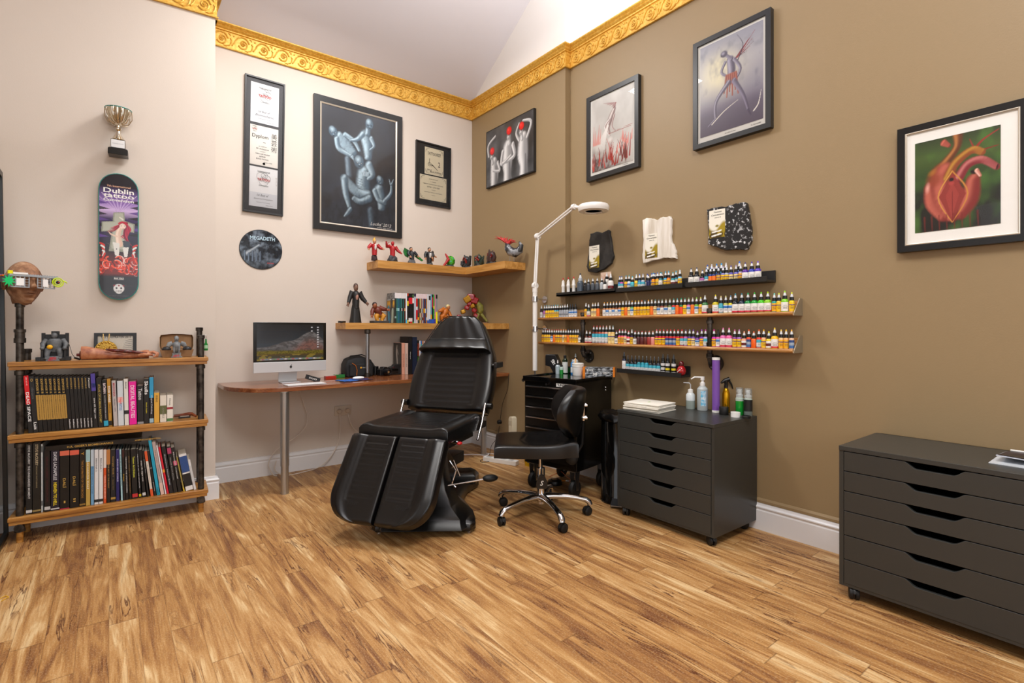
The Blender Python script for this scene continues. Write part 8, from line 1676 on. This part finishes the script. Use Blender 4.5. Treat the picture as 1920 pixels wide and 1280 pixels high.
P_.poly([(.36, .31), (.64, .30), (.66, .37), (.92, .39), (.90, .46), (.66, .45), (.70, .62), (.24, .62), (.32, .46), (.05, .47), (.06, .39), (.34, .38)], '#8f9384'); P_.poly([(.39, .315), (.61, .308), (.63, .38), (.88, .395), (.87, .45), (.62, .44), (.65, .60), (.3, .60), (.36, .45), (.09, .462), (.10, .395), (.38, .385)], '#adb0a2')
for q in range(12): rr = random.Random(q); x, y = rr.uniform(.12, .85), rr.uniform(.33, .6); P_.limb([(x, y), (x + .05, y + .012)], [.006, .004], '#6a6e60', soft=.6)
P_.limb([(.55, .42), (.48, .48), (.52, .56)], [.07, .08, .10], '#d8b8a4', '#f0dccc', soft=.3); P_.limb([(.45, .50), (.30, .485), (.24, .465)], [.03, .025, .015], '#e0c4b0', soft=.4); P_.limb([(.60, .36), (.52, .345)], [.03, .02], '#d8d8cc', soft=.4)
for q in range(9): P_.limb([(.62 + .012 * q, .385), (.80 - .02 * q, .44 + .006 * q), (.55 + .035 * q, .50 + .008 * q)], [.03, .035, .012], ('#a81c3c', '#cc2c4c', '#7a1430')[q % 3], soft=.35)
for q in range(4): P_.limb([(.56, .40), (.38, .425 + .01 * q), (.28 - .03 * q, .435 + .012 * q)], [.03, .018, .004], ('#b8203c', '#8a1830')[q % 2], soft=.4)
P_.ell(.60, .415, .095, .085, '#ead2c4', .1, .25); P_.ell(.56, .413, .016, .012, '#2a2024', soft=.4); P_.ell(.65, .411, .016, .012, '#2a2024', soft=.4); P_.ell(.61, .432, .018, .010, '#b8284a', soft=.5); P_.limb([(.50, .395), (.60, .382), (.72, .40)], [.03, .035, .03], '#b8203c', soft=.4)
P_.poly([(.34, .545), (.52, .555), (.50, .66), (.40, .65)], '#dcdcd6'); P_.poly([(.60, .53), (.80, .535), (.78, .585), (.62, .58)], '#3c4450'); P_.poly([(.60, .585), (.76, .58), (.72, .66), (.64, .66)], '#dddcd8'); P_.ell(.44, .60, .02, .02, '#303038', soft=.4)
for q in range(46):
    rr = random.Random(100 + q); x, y = rr.uniform(.0, 1.0), rr.uniform(.665, .795); y += .0; r = rr.uniform(.05, .12); a0 = rr.uniform(0, 6)
    if abs(x - .5) < .3 and y < .68: continue
    P_.limb([(x + r * math.cos(a0 + .5 * j), y + r * .28 * math.sin(a0 + .5 * j)) for j in range(8)], [.026] * 8, ('#d83820', '#a82418', '#e85030')[q % 3], soft=.3); P_.limb([(x + r * 1.15 * math.cos(a0 + .5 * j), y + r * .32 * math.sin(a0 + .5 * j)) for j in range(6)], [.007] * 6, ('#e8e4de', '#1c1414')[q % 2], soft=.4)
for s_ in (0, 1):
    for q in range(5): P_.limb([(s_ + (1 - 2 * s_) * (.02 + .03 * q), .56 + .02 * q), (s_ + (1 - 2 * s_) * (.12), .575 + .02 * q), (s_ + (1 - 2 * s_) * .08, .60 + .02 * q)], [.03, .03, .02], ('#c8281c', '#e0e0dc')[q % 2], soft=.4)
P_.put(np.clip((P_.y - .795) * 30, 0, 1), '#16131a'); P_.rect(.37, .63, .825, .845, '#8f9094'); P_.rect(.385, .615, .828, .842, '#17171a')
P_.ell(.5, .915, .15, .14, '#d9d9d9', soft=.15); P_.ell(.5, .935, .10, .09, '#d9d9d9', soft=.2)
for s_ in (-1, 1): P_.ell(.5 + s_ * .06, .912, .032, .032, '#17171a', soft=.3)
for q in range(5): P_.ell(.38 + .06 * q, .892, .03, .03, ('#8a2a38', '#c9c9c9')[q % 2], soft=.3); P_.rect(.43 + .03 * q, .44 + .03 * q, .928, .945, '#17171a')
def skm(x, y):
    X = (x - .5) * (WS - .010); Z = (.5 - y) * (HS - .010); a_, b_ = WS / 2 - .005, HS / 2 - .005
    zc_ = np.clip(np.abs(Z) - (b_ - .11), 0, None); return (np.abs(X) / a_) ** 2 + (zc_ / .11) ** 2.2 < 1.0
pn = P_.build('printed_face', t, WS - .010, HS - .010, rough=.22, coat=.2, T=Matrix.Translation((0, -.0008, 0)), mask=skm)
TW = mat('#eeeeea', .4)
for s_, y, w_, h_, m_ in (('7th International', .100, .12, .012, mat('#d8a888', .4)), ('Dublin', .136, .155, .030, TW), ('tattoo', .177, .155, .023, TW), ('Convention', .210, .155, .018, TW), ('Bob Clad', .835, .046, .009, TW)): ptext(t, s_, 0, (.5 - y) * (HS - .010), w_, h_, -.0018, m_, fat=.018)
ptext(t, 'THE COMICON TATTOO CONVENTION', 0, (.5 - .975) * (HS - .01) , .10, .006, -.0018, mat('#6a6a70', .5))
for z in (-.25, .25): MB().box(-.03, .03, .010, .0285, z - .02, z + .02).build('wall_mount', M_blackm, t)

# ------------------------------------------------------------------ left edge: standing mirror against an olive cupboard side
o = MB().box(-1.10, -.502, 3.45, yc(-.482) - .004, 0, 2.29).build('cupboard', M_olive, None, bevel=.003); tag(o, 'plain tall brown-olive cupboard side at left edge behind mirror', 'cupboard')
t = thing('standing_mirror', 'tall black framed mirror leaning on cupboard at left edge of view', 'mirror', (-.452, 3.74, .0)); t.rotation_euler = (0, -.012, 0)
mb = MB()
hy = .37
for a in ((-.022, .0, -hy, -hy + .022), (-.022, .0, hy - .022, hy)): mb.box(a[0], a[1], a[2], a[3], .0, 2.07)
mb.box(-.022, 0, -hy, hy, 0, .03); mb.box(-.022, 0, -hy, hy, 2.04, 2.07); mb.build('frame', M_blackp, t, bevel=.002)
MB().box(-.014, -.010, -hy + .02, hy - .02, .03, 2.04).build('mirror_glass', mat('#e8ecec', .01, 1.0), t)

# ------------------------------------------------------------------ sockets, cables, floor clutter
c0, c1 = at(627, 765, Y=WA - .01), at(659, 781, Y=WA - .01)
sc_ = ((c0.x + c1.x) / 2, WA - .001, .462)
t = thing('wall_socket', 'cream double wall socket with two plugs below desk', 'socket', sc_)
MB().box(-.073, .073, -.009, 0, -.043, .043).build('face_plate', mat('#cfc0ae', .4), t, bevel=.002)
def cable(pts, r, m, label, name='cable', cat='cable', n=8):
    # smooth path
    P = [Vector(q) for q in pts]; P = [P[0]] + P + [P[-1]]; out = []
    for i in range(1, len(P) - 2):
        for q in range(6):
            u = q / 6; a, b, c, d = P[i - 1], P[i], P[i + 1], P[i + 2]; out.append(.5 * (2 * b + (c - a) * u + (2 * a - 5 * b + 4 * c - d) * u * u + (3 * b - a - 3 * c + d) * u ** 3))
    out.append(P[-2]); mb = MB(); mb.tube(out, r, n); o = mb.build(name, m, None, smooth=80); tag(o, label, cat); return o
for s_ in (-1, 1): MB().lathe([(.001, -.034), (.016, -.034), (.020, -.028), (.022, -.009), (.001, -.009)], (s_ * .036, 0, -.002), 18, 'y').build('plug', mat('#c9b8a4', .4), t, smooth=40)
sx_, sy_ = sc_[0], WA
cable([(sx_ - .036, sy_ - .03, .44), (sx_ - .036, sy_ - .045, .34), (sx_ - .05, sy_ - .05, .22), (sx_ - .11, sy_ - .055, .10), (sx_ - .22, sy_ - .07, .02), (sx_ - .36, sy_ - .10, .004), (sx_ - .50, sy_ - .11, .004), (sx_ - .575, sy_ - .09, .05), (sx_ - .56, sy_ - .06, .12)], .004, M_cable, 'cream cable hanging from left socket plug and looping along skirting')
cable([(sx_ + .036, sy_ - .03, .44), (sx_ + .05, sy_ - .05, .36), (sx_ + .10, sy_ - .05, .28), (sx_ + .20, sy_ - .05, .20), (sx_ + .35, sy_ - .06, .12)], .004, M_cable, 'cream cable leading right from second socket plug behind chair')
cable([(1.24, WA - .03, .728), (1.25, WA - .04, .66), (1.28, WA - .04, .56), (1.31, WA - .04, .46), (1.29, WA - .05, .36), (1.20, WA - .05, .28), (1.10, WA - .05, .23), (1.03, WA - .06, .17), (1.0, WA - .07, .10), (1.03, WA - .08, .02), (1.06, WA - .09, .005)], .004, M_cable, 'cream cable hanging from desk computer behind the left desk leg')
# extension block on the right wall near the floor
eb = at(957, 800, X=2.93); t = thing('extension_block', 'cream upright extension socket block on pier wall beside stool', 'extension socket', (PIL - .001, at(958, 800, X=2.93).y, .27), RB)
zt_, zb2 = at(957, 781, X=2.93).z, at(957, 822, X=2.93).z
t.location.z = 0; hb = .030
mb = MB(); mb.prism([(-hb, zb2 - .03), (hb, zb2 - .03), (hb, zt_ - .02), (hb * .6, zt_), (-hb * .6, zt_), (-hb, zt_ - .02)], -.055, -.001, 'xz'); mb.build('block_body', mat('#d9cfb6', .35), t, bevel=.004)
for z in (zt_ - .055, zb2 + .0): MB().box(-hb * .7, hb * .7, -.057, -.054, z - .02, z + .02).build('socket_face', mat('#c8bda4', .4), t, bevel=.001)
zpl = at(938, 792, X=2.90).z
o = MB().lathe([(.001, -.03), (.018, -.03), (.022, -.02), (.022, .0), (.001, .0)], (0, 0, 0), 18, 'y').build('black_plug', M_blackp, None, smooth=40, loc=(PIL - .057, at(938, 792, X=2.92).y, zpl)); o.rotation_euler = (0, 0, RB); tag(o, 'black plug in the cream extension block beside stool', 'plug')
ey = at(938, 792, X=2.90).y
dz = at(953, 700, X=2.94)
cable([(2.945, dz.y, .755), (2.93, dz.y - .004, .62), (2.925, (dz.y + ey) / 2 + .03, .48), (2.90, ey, zpl + .03)], .0022, M_blackp, 'thin black cable dropping from desk end to extension block plug')
cable([(2.89, ey, zpl - .03), (2.87, ey + .01, .16), (2.85, ey + .07, .08), (2.80, ey + .03, .015), (2.72, ey - .03, .004), (2.62, ey - .08, .004), (2.60, ey - .14, .004), (2.68, ey - .16, .004), (2.78, ey - .10, .004)], .0022, M_blackp, 'thin black cable lying in loop on floor left of stool seat')
gx_, gy_ = at(905, 852, Z=0).x, 3.99
cable([(gx_ - .50, gy_ + .20, .005), (gx_ - .15, gy_ + .10, .005), (gx_ - .045, gy_ + .01, .005), (gx_ - .02, gy_ - .04, .005), (gx_ + .04, gy_ - .03, .005), (gx_ + .045, gy_ + .02, .005), (gx_ + .1, gy_ - .10, .005), (gx_ + .12, gy_ - .3, .005)], .005, mat('#d8d0cc', .5), 'white cable looping round the right desk leg on floor')
rp = at(856, 862, Z=0); t = thing('red_box', 'dark red box on floor under treatment chair seat', 'box', (2.16, 4.05, 0), .3); MB().box(-.11, .07, -.05, .05, 0, .09).build('red_case', mat('#8a0c14', .4), t, bevel=.003)
p = at(955, 868, Z=0); t = thing('power_strip', 'white multi-way power strip on floor behind stool seat', 'power strip', (2.72, 3.66, 0), -1.2); MB().box(-.17, .17, -.028, .028, 0, .04).build('strip_body', M_whitep, t, bevel=.004)
for q in range(4): MB().box(-.14 + .075 * q, -.095 + .075 * q, -.02, .02, .04, .0412).build('outlet', mat('#b8b6b2', .5), t)
t = thing('yellow_tub', 'yellow plastic tub on floor under the tool trolley far corner', 'tub', (2.53, 3.12, 0)); t.location = (at(992, 880, Z=0).x + .10, at(992, 880, Z=0).y + .10, 0)
MB().lathe([(.001, 0), (.050, 0), (.062, .085), (.066, .09), (.066, .096), (.055, .094), (.046, .006), (.001, .006)], n=30).build('tub_body', mat('#d8b010', .35), t, smooth=35)
sp = at(1068, 903, Z=0); 
cable([tuple(at(1030, 893, Z=.004)), tuple(at(1042, 888, Z=.01)), tuple(at(1052, 884, Z=.05)), tuple(at(1062, 893, Z=.03)), tuple(at(1075, 902, Z=.005))], .0022, mat('#c85a1c', .4), 'thin orange cable curling on floor under tool trolley')
t = thing('clip_lead', 'small red and yellow plug lead on floor in front of trolley caster', 'lead', (sp.x, sp.y, 0), -.9)
mb = MB(); mb.tube([(-.10, 0, .006), (-.03, 0, .006)], .005, 10); mb.build('orange_sleeve', mat('#e0881c', .4), t, smooth=50); mb = MB(); mb.tube([(-.03, 0, .006), (.0, 0, .006)], .004, 10); mb.build('metal_pin', M_chrome, t, smooth=50)
mb = MB(); mb.tube([(.0, 0, .007), (.035, .004, .007)], .007, 10); mb.build('red_grip', M_red, t, smooth=50); MB().ball((.045, -.012, .007), .007, 10, 6).build('yellow_end', mat('#e0b81c', .4), t, smooth=60)
p = at(1030, 915, Z=0); t = thing('foot_switch', 'round black foot pedal switch on floor behind stool column', 'foot switch', (p.x + .10, p.y + .05, 0))
MB().lathe([(.001, 0), (.055, 0), (.058, .012), (.050, .030), (.030, .036), (.001, .036)], n=30).build('switch_body', M_blackp, t, smooth=40); MB().lathe([(.028, .036), (.030, .042), (.001, .046)], n=24).build('metal_top', mat('#8a7a68', .25, .9), t, smooth=40)
cable([tuple(at(2, 1127, Z=.003)), tuple(at(10, 1122, Z=.003)), tuple(at(16, 1119, Z=.003)), tuple(at(10, 1117, Z=.003)), tuple(at(2, 1121, Z=.003)), tuple(at(-12, 1131, Z=.003))], .0016, mat('#d8a818', .5), 'thin yellow wire loop lying on floor at left edge')
